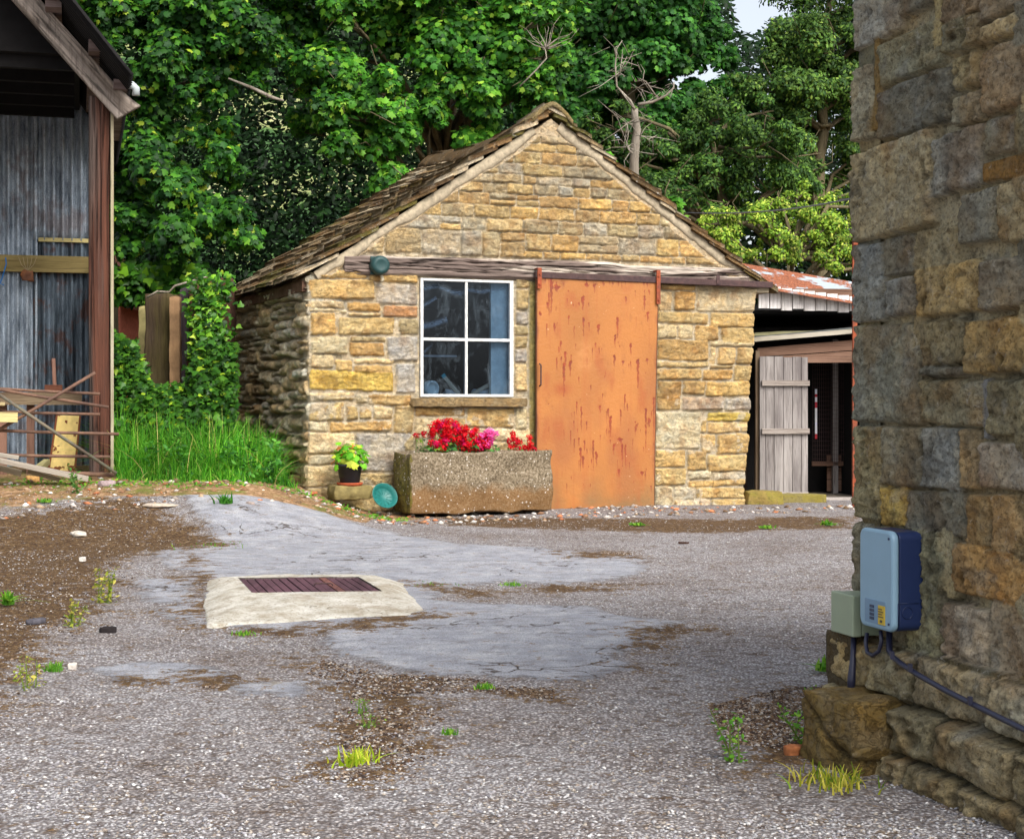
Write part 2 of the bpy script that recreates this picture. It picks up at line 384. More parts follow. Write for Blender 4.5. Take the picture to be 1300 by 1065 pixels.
def hrect(F_, yk, x0, y0, x1, y1, col, *ex):
    xm, ym = (x0+x1)/2, (y0+y1)/2
    a, _ = F_.hit(x0, ym, yk); b, _ = F_.hit(x1, ym, yk); _, zt = F_.hit(xm, y0, yk); _, zb = F_.hit(xm, y1, yk)
    return (a, b, zb, zt, sc(col))+tuple(ex)
G, D, P, Y, R, O, C_, S = (206, 168, 98), (188, 144, 76), (222, 200, 152), (205, 178, 60), (176, 118, 76), (176, 156, 108), (224, 208, 170), (172, 172, 176)
T = [
 (404, 343, 466, 354, G), (468, 348, 531, 359, G), (393, 355, 475, 380, G), (477, 361, 530, 387, S),
 (394, 382, 437, 392, P), (440, 384, 484, 395, D), (486, 388, 531, 403, R), (392, 392, 440, 397, P), (441, 396, 485, 402, P), (394, 397, 426, 425, G),
 (429, 403, 500, 425, O), (429, 403, 500, 425, G), (506, 405, 531, 425, O), (394, 427, 442, 450, P), (444, 427, 490, 435, O), (443, 435, 488, 453, D), (491, 427, 530, 459, S),
 (394, 451, 424, 467, P), (425, 457, 447, 471, G), (448, 455, 500, 462, P), (448, 463, 499, 474, G), (392, 470, 499, 496, (196, 164, 56)), (502, 462, 527, 499, S),
 (390, 498, 450, 509, P), (451, 500, 466, 512, C_), (466, 501, 521, 515, D), (392, 511, 437, 534, G), (439, 515, 454, 533, G), (455, 516, 472, 532, G), (474, 517, 499, 533, P),
 (500, 514, 525, 550, O), (392, 535, 417, 548, C_), (418, 535, 498, 548, D), (388, 549, 451, 576, C_), (453, 549, 524, 598, S), (388, 577, 428, 590, C_), (386, 591, 432, 618, P),
 (434, 600, 500, 616, O), (434, 577, 452, 599, P), (434, 617, 500, 650, O), (386, 619, 432, 650, O),
 (654, 354, 672, 366, O), (654, 367, 671, 393, O), (654, 395, 670, 413, S), (653, 414, 670, 426, O), (653, 427, 669, 442, O), (653, 443, 669, 460, S), (653, 461, 669, 497, P), (654, 517, 669, 545, P),
 (526, 517, 590, 528, D), (526, 529, 562, 551, C_), (592, 518, 653, 543, G), (563, 530, 592, 551, O), (593, 544, 680, 560, C_), (526, 552, 592, 575, O), (593, 561, 680, 590, O),
 (526, 576, 600, 610, O), (601, 591, 680, 650, O), (526, 611, 600, 650, O), (501, 552, 525, 650, O),
 (836, 361, 883, 369, G), (834, 370, 853, 395, P), (855, 370, 883, 394, D), (885, 362, 966, 396, (216, 192, 150)),
 (834, 396, 900, 411, G), (902, 397, 966, 416, G), (834, 412, 860, 430, P), (862, 412, 881, 430, P), (883, 413, 914, 433, D), (917, 416, 966, 438, G),
 (834, 431, 902, 458, D), (904, 440, 912, 463, P), (904, 433, 966, 440, P), (914, 441, 938, 463, (214, 176, 110)), (939, 441, 966, 463, G), (834, 459, 903, 467, O), (834, 468, 893, 482, G), (895, 469, 935, 482, D), (904, 463, 935, 468, O), (937, 464, 966, 484, G),
 (834, 467, 845, 482, P), (834, 483, 867, 521, D), (869, 483, 899, 501, G), (900, 484, 966, 503, (218, 182, 104)), (869, 503, 925, 521, (184, 164, 150)), (926, 505, 966, 521, S),
 (832, 523, 895, 570, (228, 214, 176)), (903, 523, 966, 535, (214, 176, 52)), (896, 533, 903, 550, G), (904, 535, 966, 549, (222, 196, 138)), (896, 551, 917, 574, G), (918, 550, 966, 576, G),
 (832, 571, 875, 593, G), (878, 571, 905, 597, G), (906, 577, 966, 598, (214, 182, 112)), (832, 594, 877, 616, G), (880, 597, 912, 608, C_), (913, 598, 966, 609, (190, 178, 156)),
 (832, 617, 859, 650, C_), (880, 608, 966, 617, G), (860, 618, 891, 634, C_), (892, 618, 966, 632, (214, 176, 104)), (860, 634, 897, 650, C_), (897, 633, 913, 650, (216, 160, 100)), (914, 632, 966, 650, G),
]
rects = [hrect(HF, 0, *t) for t in T if not (t[2]-t[0] == 71 and t[4] is O)]
# gable courses
lev = [331, 322, 300, 283, 267, 252, 239, 228, 213, 198, 187, 177, 168, 158, 146]
rg = random.Random(5)
zl = [HF.hit(750, y)[1] for y in lev]
for i in range(len(zl)-1):
    z0, z1 = zl[i], zl[i+1]; x = -.15-rg.random()*.2
    top = i >= 9
    while x < 4.9:
        w = rg.uniform(.17, .44) if z1-z0 > .1 else rg.uniform(.15, .5)
        if i == 0 and x < 1.9: x += w; continue
        if i == 1 and x < 1.9: zz0 = z0-.07
        else: zz0 = z0
        col = rg.choice(GOLD if i < 1 else (OLV+GOLD[:4] if i < 5 else OLV))
        ztop = z1
        if rg.random() < .12 and z1-z0 > .09:
            zm = (z0+z1)/2; rects.append((x, x+w, zz0, zm, sc(col))); rects.append((x, x+w, zm, z1, sc(rg.choice(OLV))))
        else: rects.append((x, x+w, zz0, ztop, sc(col)))
        x += w
# fill to the left of the lintel above the eave and behind beams
U, Z = axes(0, WID, -.15, 3.86, .0092)
H, Cc, best = stones_fields(U, Z, rects, .013, .0058, .014, .026, .016, 3, mortar=lin(200, 188, 164, .95), rough=.013, bulge=.15)
# lime-mortar band under the verges
slope = 1.62/2.40
ztopL = 2.17+U*slope; ztopR = 2.17+(4.78-U)*slope*1.015
zt = np.minimum(ztopL, ztopR)
dv = (zt-Z)*.83
band = (dv < .085+.05*fbm(U*3, Z*3, 0, 2, 77)) & (Z > 2.2)
band2 = band | ((Z > 3.60+.04*fbm(U*6, Z*6, 1, 2, 5)))
mc = np.array(lin(208, 190, 160, .95))*(1+.12*fbm(U*12, Z*12, 0, 4, 8))[..., None]
H[band2] = (.022+.006*fbm(U*8, Z*8, 0, 4, 9))[band2]; Cc[band2] = mc[band2]
# cement jamb between window and door
jx0, _ = HF.hit(671, 450); jx1, _ = HF.hit(684, 450)
jm = (U > jx0) & (U < jx1) & (Z < 2.2)
H[jm] = .024+.003*fbm(U*20, Z*6, 0, 3, 2)[jm]; Cc[jm] = (np.array(lin(172, 158, 100, .78))*(1+.2*fbm(U*10, Z*3, 0, 4, 6))[..., None])[jm]
# pale lime smears on the right-hand corner and low down
sm = (fbm(U*7, Z*7, 3, 4, 41) > .30) & (Z < 1.1)
Cc[sm] = Cc[sm]*.45+np.array(lin(222, 214, 196, .8))*.55
lf = sst(.15, 0, U)*.02
H += lf*fbm(Z*7, U*3, 0, 2, 3)
wx0, wzt = HF.hit(533, 352); wx1, wzb = HF.hit(651, 505)
_, wzt = HF.hit(592, 355); _, wzb = HF.hit(592, 504)
dx0, _ = HF.hit(688, 500); dx1, _ = HF.hit(828, 500)
keep = Z < zt+0.0
hole = (U > wx0) & (U < wx1) & (Z > wzb) & (Z < wzt)
kc = keep[:-1, :-1] & keep[1:, :-1] & keep[:-1, 1:] & keep[1:, 1:] & ~(hole[:-1, :-1] | hole[1:, 1:] | hole[1:, :-1] | hole[:-1, 1:])
WX = U-sst(3.2, 4.69, U)*.13*(1-np.clip(Z/2.2, 0, 1))+sst(4.4, 4.69, U)*(.025*fbm(Z*9, 0*Z, 0, 3, 50))-sst(.3, 0, U)*(.02*fbm(Z*8, 0*Z, 4, 3, 51)+.03*(1-np.clip(Z/.8, 0, 1)))
grid_panel('front_wall', U, Z, H, Cc, M['wall'], hut, kc, .22, WX)

# side wall (left), rubble
def rubble(u0, u1, z0, z1, rg, cols, hmin=.06, hmax=.15, wmin=.2, wmax=.6):
    R_ = []; z = z0
    while z < z1:
        h = rg.uniform(hmin, hmax); x = u0-rg.random()*.1
        while x < u1:
            w = rg.uniform(wmin, wmax); a = rg.uniform(-.03, .03); b = rg.uniform(-.03, .03)
            if rg.random() < .3 and h > .1: R_.append((x, x+w, z+a, z+h*.5, sc(rg.choice(cols)))); R_.append((x, x+w, z+h*.5, z+h+b, sc(rg.choice(cols))))
            else: R_.append((x, x+w, z+a, z+h+b, sc(rg.choice(cols)), rg.uniform(-.015, .018)))
            x += w
        z += h
    return R_
rr = rubble(0, 3.4, -.1, 2.3, random.Random(3), [(236, 216, 172), (214, 198, 158), (250, 240, 206), (240, 240, 224), (206, 188, 150), (236, 204, 152), (244, 240, 226)])
U, Z = axes(0, LEN, -.15, 2.22, .014)
H, Cc, best = stones_fields(U, Z, rr, .022, .009, .022, .036, .03, 8, mortar=lin(176, 166, 140, 1.0), rough=.020, wf=6, tilt=.6)
H -= .02*(best < 0)
# local x of the panel runs from the back to the front of the hut
sw = empty('side_wall', (0.012, LEN, 0), -pi/2); sw.parent = hut
side = grid_panel('side_wall', U, Z, H, Cc, M['wallL'], None, None, .3)
# bake the orientation so that the wall is a plain child of the hut
def bake(o, loc, rz, parent):
    me = o.data; n = len(me.vertices); a = np.empty(n*3, np.float32); me.vertices.foreach_get('co', a); a = a.reshape(-1, 3)
    c, s = cos(rz), sin(rz); b = a.copy()
    b[:, 0] = c*a[:, 0]-s*a[:, 1]+loc[0]; b[:, 1] = s*a[:, 0]+c*a[:, 1]+loc[1]; b[:, 2] += loc[2]
    me.vertices.foreach_set('co', b.ravel()); me.update(); o.parent = parent; return o
bake(side, (0.012, LEN, 0), -pi/2, hut)
bpy.data.objects.remove(sw)
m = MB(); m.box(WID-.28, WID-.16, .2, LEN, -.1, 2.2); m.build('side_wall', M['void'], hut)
m = MB(); m.prism([(.1, -.1), (WID-.12, -.1), (WID-.12, 2.15), (2.37, 3.72), (.1, 2.15)], LEN-.2, LEN-.01); m.build('back_wall', M['void'], hut)  # near-black: darkness of the unlit room put into the colour
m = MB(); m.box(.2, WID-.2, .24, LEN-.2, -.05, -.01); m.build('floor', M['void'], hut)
m = MB(); m.box(.05, WID-.15, .23, LEN-.2, 2.12, 2.14); m.build('ceiling', M['void'], hut)  # black ceiling added to keep leaked light out of the room
m = MB(); m.box(.31, .33, .23, LEN-.2, -.05, 2.12); m.build('inner_wall', M['void'], hut)  # near-black inner face, room shade painted into its colour

# ---------------------------------------------------------------- roof slates
APX, APZ = 2.40, 3.83
def slate_side(sg, rs):
    Vs, Fs, Cs = [], [], []; nv = 0
    ex = APX+.13 if sg < 0 else (4.80-APX)+.10       # run of the slope
    pit = math.atan(slope*(1.0 if sg < 0 else 1.015))
    run = ex/cos(pit); ncr = 15
    hs = np.linspace(.30, .17, ncr); hs = hs/hs.sum()*run
    d = 0.0                                          # distance from the eave up the slope
    for ci in range(ncr):
        y = -.07-rs.uniform(0, .03); h = hs[ci]
        while y < LEN+.1:
            w = rs.uniform(.22, .5)*(1.15-.3*ci/ncr)
            th = rs.uniform(.024, .048); ln = h*1.9
            # small grid slab
            na, nb = 6, 6
            a = np.linspace(0, 1, na+1); b = np.linspace(0, 1, nb+1); A, B = np.meshgrid(a, b)
            y0, y1 = y+.006, y+w-.006
            yy = y0+(y1-y0)*A; dd = d-.03+ln*B+rs.uniform(-.014, .014)
            edge = .022*fbm(yy*9, A*0+ci*3.1, 0, 3, 4)
            dd = dd+edge*(1-B)
            if y < 0: yy = yy-.02*fbm(dd*8, A*0, 2, 2, 9)*(1-A)
            lift = .055*(1-B)+.006*fbm(yy*8, dd*8, ci, 3, 6)+rs.uniform(-.006, .008)
            if yy.min() > LEN+.2: break
            sag = .11*np.sin(pi*np.clip(yy/LEN, 0, 1))*np.clip(dd/run, 0, 1)+.012*fbm(yy*1.4, dd*1.4, 0, 2, 33)
            base = -.004
            def P(off):
                r = ex-dd*cos(pit)
                x = APX+sg*r-0*off*sin(pit)*sg
                z = APZ-ex*math.tan(pit)+dd*sin(pit)+(base+lift+off)/cos(pit)-sag
                return np.stack([x, yy, z], -1).reshape(-1, 3)
            top, bot = P(th), P(0); n = (na+1)*(nb+1)
            id_ = np.arange(n).reshape(nb+1, na+1)
            q = np.stack([id_[:-1, :-1], id_[:-1, 1:], id_[1:, 1:], id_[1:, :-1]], -1).reshape(-1, 4)
            rim = list(id_[0, :])+list(id_[1:, -1])+list(id_[-1, -2::-1])+list(id_[-2:0:-1, 0]); k = len(rim)
            sd = np.array([(rim[i], rim[(i+1) % k], rim[(i+1) % k]+n, rim[i]+n) for i in range(k)])
            Vs.append(top); Vs.append(bot); Fs.append(q+nv); Fs.append(q[:, ::-1]+n+nv); Fs.append(sd+nv); nv += 2*n
            c = np.array([lin(*rs.choice([(140, 112, 76), (120, 96, 64), (158, 140, 110), (128, 108, 62), (104, 82, 56), (196, 182, 156), (112, 104, 52), (206, 194, 170)]), .9)])
            cc = np.repeat(c*rs.uniform(.8, 1.2), 2*n, 0)
            # pale worn lower lip and moss tufts
            lip = np.concatenate([(B.ravel() < .1), (B.ravel() < .1)])
            if rs.random() < .55: cc[lip] = np.array(lin(190, 172, 140, .6))
            Cs.append(cc); y += w
        d += h
    return Vs, Fs, Cs, nv
def roofobj():
    Vs, Fs, Cs = [], [], []; off = 0
    for sg in (-1, 1):
        v, f, c, n = slate_side(sg, random.Random(10+sg))
        Vs += v; Fs += [q+off for q in f]; Cs += c; off += n
    # boarding under the slates
    return np.concatenate(Vs), np.concatenate(Fs), np.concatenate(Cs)
v, f, c = roofobj()
roof = mesh_obj('roof', v, f, M['slate'], hut, False, {'Col': c})
m = MB()
for sg, ex in ((-1, APX+.08), (1, 4.80-APX+.06)):
    n = 12
    for i in range(n):
        y0, y1 = .10+(LEN-.16)*i/n, .10+(LEN-.16)*(i+1)/n
        s0, s1 = [.11*sin(pi*min(1, max(0, q/LEN))) for q in (y0, y1)]
        e = (APX+sg*ex, APZ-ex*slope-.01); a = (APX, APZ-.01)
        m.add([(e[0], y0, e[1]), (e[0], y1, e[1]), (a[0], y1, a[1]-s1), (a[0], y0, a[1]-s0)], [(0, 1, 2, 3)])
m.build('roof_boarding', M['brown_x'], hut)
# eave rafters ends / fascia at left
m = MB(); m.bar((-.02, .05, 2.10), (-.02, LEN, 2.10), .06, .1); m.build('wall_plate', M['brown_x'], hut)
# ridge stones
rs = random.Random(4); y = -.10; k = 0
while y < LEN+.05:
    w = rs.uniform(.42, .6) if k else .5
    na = 8; nb = 14; Vr = []; 
    y1 = min(y+w, LEN+.12)
    for j in range(na+1):
        yy = y+.008+(y1-y-.016)*j/na
        sg_ = .11*sin(pi*min(1, max(0, yy/LEN)))
        for lay in (0, 1):
            for i in range(nb+1):
                t = i/nb*2-1; r = .215
                xx = APX+t*r*(1 if lay else .98); zz = APZ+.115-abs(t)**1.5*r*.78-sg_-(0 if lay else .05)
                nn = .012*float(fbm(xx*9, yy*9, k, 3, 5))
                Vr.append((xx, yy, zz+nn+.004*k % 2))
    fc = []; s_ = 2*(nb+1)
    for j in range(na):
        for i in range(nb):
            b0 = j*s_+nb+1+i; fc.append((b0, b0+1, b0+1+s_, b0+s_)); c0 = j*s_+i; fc.append((c0+s_, c0+1+s_, c0+1, c0))
        for i in (0, nb):
            fc.append((j*s_+i, j*s_+nb+1+i, (j+1)*s_+nb+1+i, (j+1)*s_+i))
    for j in (0, na):
        for i in range(nb): fc.append((j*s_+i, j*s_+i+1, j*s_+nb+2+i, j*s_+nb+1+i))
    col = np.array([lin(*(186, 166, 116) if k == 0 else (126, 104, 74), .62)])*np.ones((len(Vr), 1))
    o = mesh_obj('ridge_stone', Vr, fc, M['slate'], roof, True, {'Col': col}); y = y1; k += 1
# pale mortar verge fillets on the gable
for sg in (-1, 1):
    if sg < 0: a, b = (0.05, 2.205), (2.22, 2.205+2.17*slope)
    else: a, b = (4.74, 2.215), (2.50, 2.215+2.24*slope*1.01)
    n = 150; Vv = []; rs_ = random.Random(8)
    for i in range(n+1):
        t = i/n; x = a[0]+(b[0]-a[0])*t; z = a[1]+(b[1]-a[1])*t
        wd = .075*(1+.6*float(fbm(x*5, z*5, 0, 3, 3)))
        nz = -cos(math.atan(slope)); nx = -sg*-sin(math.atan(slope))
        dx_, dz_ = (sin(math.atan(slope)) if sg < 0 else -sin(math.atan(slope))), -cos(math.atan(slope))
        for (q, yy) in ((-.022, .02), (-.022, -.036), (wd*.5, -.038), (wd*.9, -.028), (wd*.9+.006, .02)):
            jj = .010*float(fbm(x*9, q*30, 1, 3, 6))
            Vv.append((x+dx_*q, yy+jj, z+dz_*q))
    fc = [(i*5+j, (i+1)*5+j, (i+1)*5+j+1, i*5+j+1) for i in range(n) for j in range(4)]
    mesh_obj('verge', Vv, fc, m_plain('lime verge %s' % ('a' if sg < 0 else 'b'), lin(200, 184, 156, .62), .35, .9, 25, 0, .004), roof, True)
# ---------------------------------------------------------------- lintel beam
def zc(px, py, yk=0): return HF.hit(px, py, yk)
lx0, _ = zc(437, 340, -.03); lx1, _ = zc(950, 350, -.03)
us, ts = np.meshgrid(np.linspace(0, 1, 620), np.linspace(0, 1, 34))
xx = lx0+(lx1-lx0)*us
zb = zc(437, 349)[1]*(1-us)+zc(950, 363)[1]*us; ztp = zc(437, 324)[1]*(1-us)+zc(950, 337)[1]*us
ztp = ztp-.03*sst(.62, .7, us)
zz = zb+(ztp-zb)*ts+.010*fbm(xx*3, ts*2, 0, 3, 2)
gr = fbm(xx*1.6+.4*ts, ts*9, 0, 5, 14, .6); cr = 1-np.abs(fbm(xx*1.3, ts*7+xx*.25, 5, 3, 18))*7
hh = .048+.018*gr-.035*np.clip(cr, 0, 1)**2
hh *= np.clip(np.minimum(ts, 1-ts)*9, .25, 1)**.5
cbase = np.array([lin(140, 122, 112, .62)])
Cb = cbase[None]*(1+.55*gr)[..., None]*np.ones((1, 1, 3)); Cb = Cb*(1-.8*np.clip(cr, 0, 1)**2)[..., None]
t_ = np.clip(fbm(xx*2, ts*4, 8, 4, 6)*3, 0, 1)[..., None]; Cb = Cb*(1-t_)+np.array(lin(206, 192, 176, .8))*t_*(1+.5*gr)[..., None]
grid_panel('lintel_beam', xx, zz, hh, np.clip(Cb, .01, 1), None, hut, None, .05)
t = NT('weathered oak lintel'); cA = t.attr('Col'); nn = t.noise(60, 6, .7, (.08, 1, 1)); 
lint = [o for o in kids(hut) if o.name.startswith('lintel_beam')][0]
lint.data.materials.append(t.set(t.mix(t.ramp(nn, [(.3, .75), (.5, 0)]), cA, (.02, .012, .014)), .85, 0, nn, .005))
# mortar round beam end
# ---------------------------------------------------------------- window
win = empty('window', ((wx0+wx1)/2, .0, wzb)); win.parent = hut
ww, wh = wx1-wx0, wzt-wzb
fy0, fy1 = -.022, .05
m = MB(); t = .029
m.box(-ww/2, -ww/2+t, fy0, fy1, 0, wh); m.box(ww/2-t-.008, ww/2, fy0, fy1, 0, wh)
m.box(-ww/2+t, ww/2-t-.008, fy0+.001, fy1, 0, t*.9); m.box(-ww/2+t, ww/2-t-.008, fy0+.001, fy1, wh-t*.8, wh)
m.build('frame', M['white'], win, bevel=.003)
m = MB(); m.box(-.020, .004, fy0+.008, fy1-.01, t*.9, wh-t*.8); m.build('glazing_bar', M['white'], win, bevel=.003)
m = MB(); mz = wh*.487; m.box(-ww/2+t, -.020, fy0+.006, fy1-.01, mz-.014, mz+.014); m.box(.004, ww/2-t-.008, fy0+.006, fy1-.01, mz-.014, mz+.014); m.build('glazing_bar', M['white'], win, bevel=.003)
# dirty glass; its dark tint stands in for the unlit room
tg = NT('dusty window glass'); tg.b.inputs['Roughness'].default_value = .5
gl = tg.n.new('ShaderNodeBsdfGlossy'); gl.inputs['Roughness'].default_value = .03; gl.inputs['Color'].default_value = (.5, .6, .75, 1)
tp = tg.n.new('ShaderNodeBsdfTransparent'); tp.inputs[0].default_value = (.33, .42, .54, 1)
a = tg.n.new('ShaderNodeMixShader'); fr = tg.n.new('ShaderNodeFresnel'); fr.inputs[0].default_value = 1.38
tg.l.new(fr.outputs[0], a.inputs[0]); tg.l.new(tp.outputs[0], a.inputs[1]); tg.l.new(gl.outputs[0], a.inputs[2])
df = tg.n.new('ShaderNodeBsdfDiffuse'); df.inputs[0].default_value = (.40, .52, .62, 1)
b = tg.n.new('ShaderNodeMixShader')
n1 = tg.noise(7, 6, .7, (1, 1, .5), 1.2); n2 = tg.noise(90, 3, .8); n3 = tg.noise(3, 3, .5)
dust = tg.math('ADD', tg.ramp(n1, [(.5, .0), (.8, .13)]), tg.ramp(n2, [(.64, 0), (.75, .35)]))
tg.l.new(dust, b.inputs[0]); tg.l.new(a.outputs[0], b.inputs[1]); tg.l.new(df.outputs[0], b.inputs[2]); tg.l.new(b.outputs[0], tg.out.inputs[0])
m = MB(); m.add([(-ww/2+.02, .012, .02), (ww/2-.02, .012, .02), (ww/2-.02, .012, wh-.02), (-ww/2+.02, .012, wh-.02)], [(0, 1, 2, 3)])
m.build('pane', tg.m, win)
# sill
sx0, sz = zc(521, 510, -.06); sx1, _ = zc(669, 510, -.06); _, st_ = zc(595, 505.5, -.08); _, sb_ = zc(595, 516.5, -.08)
V, Fc = rock_arrays(sx1-sx0, .16, st_-sb_, n=14, rough=.03, seed=4, sq=.08); V = V*np.array([1, 1, 1]); 
sill = mesh_obj('sill', V, np.array(Fc), None, hut, True, {'Col': np.ones((len(V), 3))*np.array(lin(176, 152, 112, .7))}, ((sx0+sx1)/2, -.01, (st_+sb_)/2))
sill.data.materials.append(M['wall'])
# inside the window: board, post, shelf, cobwebs
m = MB(); m.box(-ww/2-.1, ww/2+.1, .051, .30, -.035, .0); m.build('window_board', m_plain('dusty board', (.4, .41, .4), .3, .8), win)
m = MB(); m.box(ww/2-.20, ww/2-.03, .07, .12, 0, wh+.02); o = m.build('inner_lining', m_plain('pale blue green paint', (.62, .72, .68), .2, .8), win)
m = MB(); m.box(-ww/2, -.03, .20, .30, wh*.345, wh*.36); m.build('shelf', M['white'], win)
tc = NT('cobweb'); cw = tc.attr('Col'); tc.set((.8, .86, .9), 1.0)
tp = tc.n.new('ShaderNodeBsdfTransparent'); mx = tc.n.new('ShaderNodeMixShader')
nz_ = tc.noise(30, 6, .8, (1, 1, 3), 2.0); al = tc.math('MULTIPLY', tc.ramp(nz_, [(.42, 0), (.62, 1)]), tc.sep(cw)[0])
tc.l.new(al, mx.inputs[0]); tc.l.new(tp.outputs[0], mx.inputs[1]); tc.l.new(tc.b.outputs[0], mx.inputs[2]); tc.l.new(mx.outputs[0], tc.out.inputs[0])
def web(pts, wid, yy):
    Vw, Fw, Cw = [], [], []; n = len(pts)
    for i in range(21):
        t = i/20*(n-1); k = min(int(t), n-2); q = t-k
        x = pts[k][0]*(1-q)+pts[k+1][0]*q; z = pts[k][1]*(1-q)+pts[k+1][1]*q
        for j, (o_, al_) in enumerate(((-1, 0), (-.3, .9), (.3, .7), (1, 0))): Vw.append((x, yy+.02*j, z+o_*wid)); Cw.append((al_,)*3)
    Fw = [(i*4+j, i*4+4+j, i*4+5+j, i*4+1+j) for i in range(20) for j in range(3)]
    mesh_obj('cobweb', Vw, Fw, tc.m, win, True, {'Col': np.array(Cw)})
def wp(px, py): x, z = HF.hit(px, py, .06); return (x-(wx0+wx1)/2, z-wzb)
web([wp(536, 365), wp(556, 362), wp(575, 371), wp(590, 372)], .035, .045)
web([wp(590, 366), wp(612, 370), wp(640, 364)], .03, .05)
web([wp(535, 390), wp(555, 378)], .02, .05)
web([wp(535, 415), wp(552, 411), wp(568, 405)], .035, .04)
web([wp(536, 450), wp(550, 436)], .015, .05)
# ---------------------------------------------------------------- door
dpx = dict(l=681, r=836)
ax, _ = zc(681, 500, -.10); bx, _ = zc(836, 500, -.10); bxb, _ = zc(831, 640, -.10)
_, dzt = zc(681, 351, -.10); _, dztr = zc(836, 359, -.10); _, dzb = zc(681, 648, -.10); _, dzbr = zc(831, 643, -.10)
door = empty('door', (ax, -.10, 0)); door.parent = hut
us, ts = np.meshgrid(np.linspace(0, 1, 330), np.linspace(0, 1, 620))
wdt = (bx-ax)-(bx-bxb)*(1-ts); xx = us*wdt; zz = (dzb+(dzbr-dzb)*us)*(1-ts)+(dzt+(dztr-dzt)*us)*ts
C0 = np.array(lin(194, 124, 60, .68)); Cd = np.ones(us.shape+(3,))*C0
bl = fbm(xx*2.2, zz*2.2, 0, 5, 71); Cd *= (1+.22*bl)[..., None]
dk = np.clip(fbm(xx*3, zz*1.6, 4, 4, 72)*2.2-.1, 0, 1)*sst(2.0, 1.2, zz)
Cd = Cd*(1-.5*dk[..., None])+np.array(lin(150, 88, 52, .8))*.5*dk[..., None]
st_k = np.clip(fbm(xx*28, zz*1.1, 9, 4, 74)*2.5-.5, 0, 1)[..., None]*.35; Cd = Cd*(1-st_k)+np.array(lin(172, 92, 44, .8))*st_k
bot = np.clip(sst(.42, 0, zz)*(.55+1.3*fbm(xx*5, zz*5, 0, 4, 73)), 0, 1)[..., None]
Cd = Cd*(1-.7*bot)+np.array(lin(128, 104, 66, .8))*.7*bot
rd = random.Random(12); rustm = np.zeros(us.shape)
drips = []
def dpt(px, py): x, z = HF.hit(px, py, -.10); return x-ax, z
for (px, py, L_, w_) in [(697, 372, 16, 2.2), (707, 366, 5, 4.5), (700, 355, 22, 2), (695, 386, 10, 2.5), (686, 399, 3, 2.5), (694, 412, 14, 1.2), (704, 412, 8, 1.4), (722, 402, 7, 1.3), (729, 415, 8, 1.5), (741, 404, 14, 1.4), (748, 410, 6, 1.4), (760, 414, 10, 2.5), (745, 362, 3, 4), (755, 362, 10, 2), (740, 378, 8, 2), (735, 385, 4, 1.2), (795, 378, 10, 1.6), (818, 377, 20, 2.6), (822, 398, 8, 2.2), (784, 404, 14, 1.4), (781, 426, 8, 1.2), (712, 434, 10, 2), (718, 448, 8, 2), (707, 455, 10, 2), (716, 462, 20, 2), (724, 460, 14, 2.2), (731, 437, 4, 1), (761, 442, 12, 1.4), (780, 452, 10, 1.8), (801, 437, 8, 1.4), (810, 458, 18, 1.8), (822, 456, 6, 1.8), (791, 460, 4, 2), (738, 517, 28, 2), (742, 560, 16, 1.8), (735, 557, 14, 1.4), (762, 516, 8, 2), (772, 520, 10, 1.8), (775, 530, 14, 1.6), (788, 520, 14, 1.5), (820, 520, 30, 2), (824, 532, 14, 2.2), (793, 502, 12, 1.4), (757, 576, 16, 3), (753, 560, 20, 1.5), (779, 565, 14, 1.8), (788, 558, 6, 3), (790, 565, 14, 1.6), (794, 566, 16, 1.8), (737, 570, 18, 1.5), (815, 600, 4, 3), (786, 597, 5, 2), (740, 580, 8, 1.5), (770, 545, 12, 1.2), (729, 558, 12, 1.2), (765, 500, 8, 1), (750, 490, 6, 1), (830, 505, 40, 1)]:
    drips.append((px, py, L_, w_))
for _ in range(90): drips.append((rd.uniform(686, 832), rd.choice([rd.uniform(355, 480), rd.uniform(500, 625)]), rd.uniform(1, 9), rd.uniform(.4, 1.1)))
for _ in range(30): drips.append((rd.uniform(686, 832), rd.uniform(352, 360), rd.uniform(1, 6), rd.uniform(.5, 1.1)))
wn = .006*fbm(xx*40, zz*40, 0, 3, 5)
for px, py, L_, w_ in drips:
    x, z = dpt(px, py); l = L_*1.3*(.5+1.1*rd.random())/131; w = w_*.95*(.6+.7*rd.random())/131
    q = np.clip((z-zz)/max(l, .01), 0, 1); dz = np.maximum(np.maximum(zz-z, z-l-zz), 0)
    d = np.sqrt((xx-x+wn)**2+dz**2+0*q)
    ww_ = w*(1-.75*q)*(1+.6*noise(xx*60, zz*60, L_, 3))
    rustm = np.maximum(rustm, np.clip((ww_-d)/.004+.5, 0, 1)*(1-.35*q))
rc = np.array(lin(150, 62, 26, .7))*(1+.4*fbm(xx*30, zz*30, 0, 3, 4))[..., None]
halo = np.clip(fbm(xx*9, zz*4, 2, 4, 79)*2.4-.35, 0, 1)[..., None]*.6
Cd = Cd*(1-halo)+np.array(lin(182, 96, 46, .66))*halo
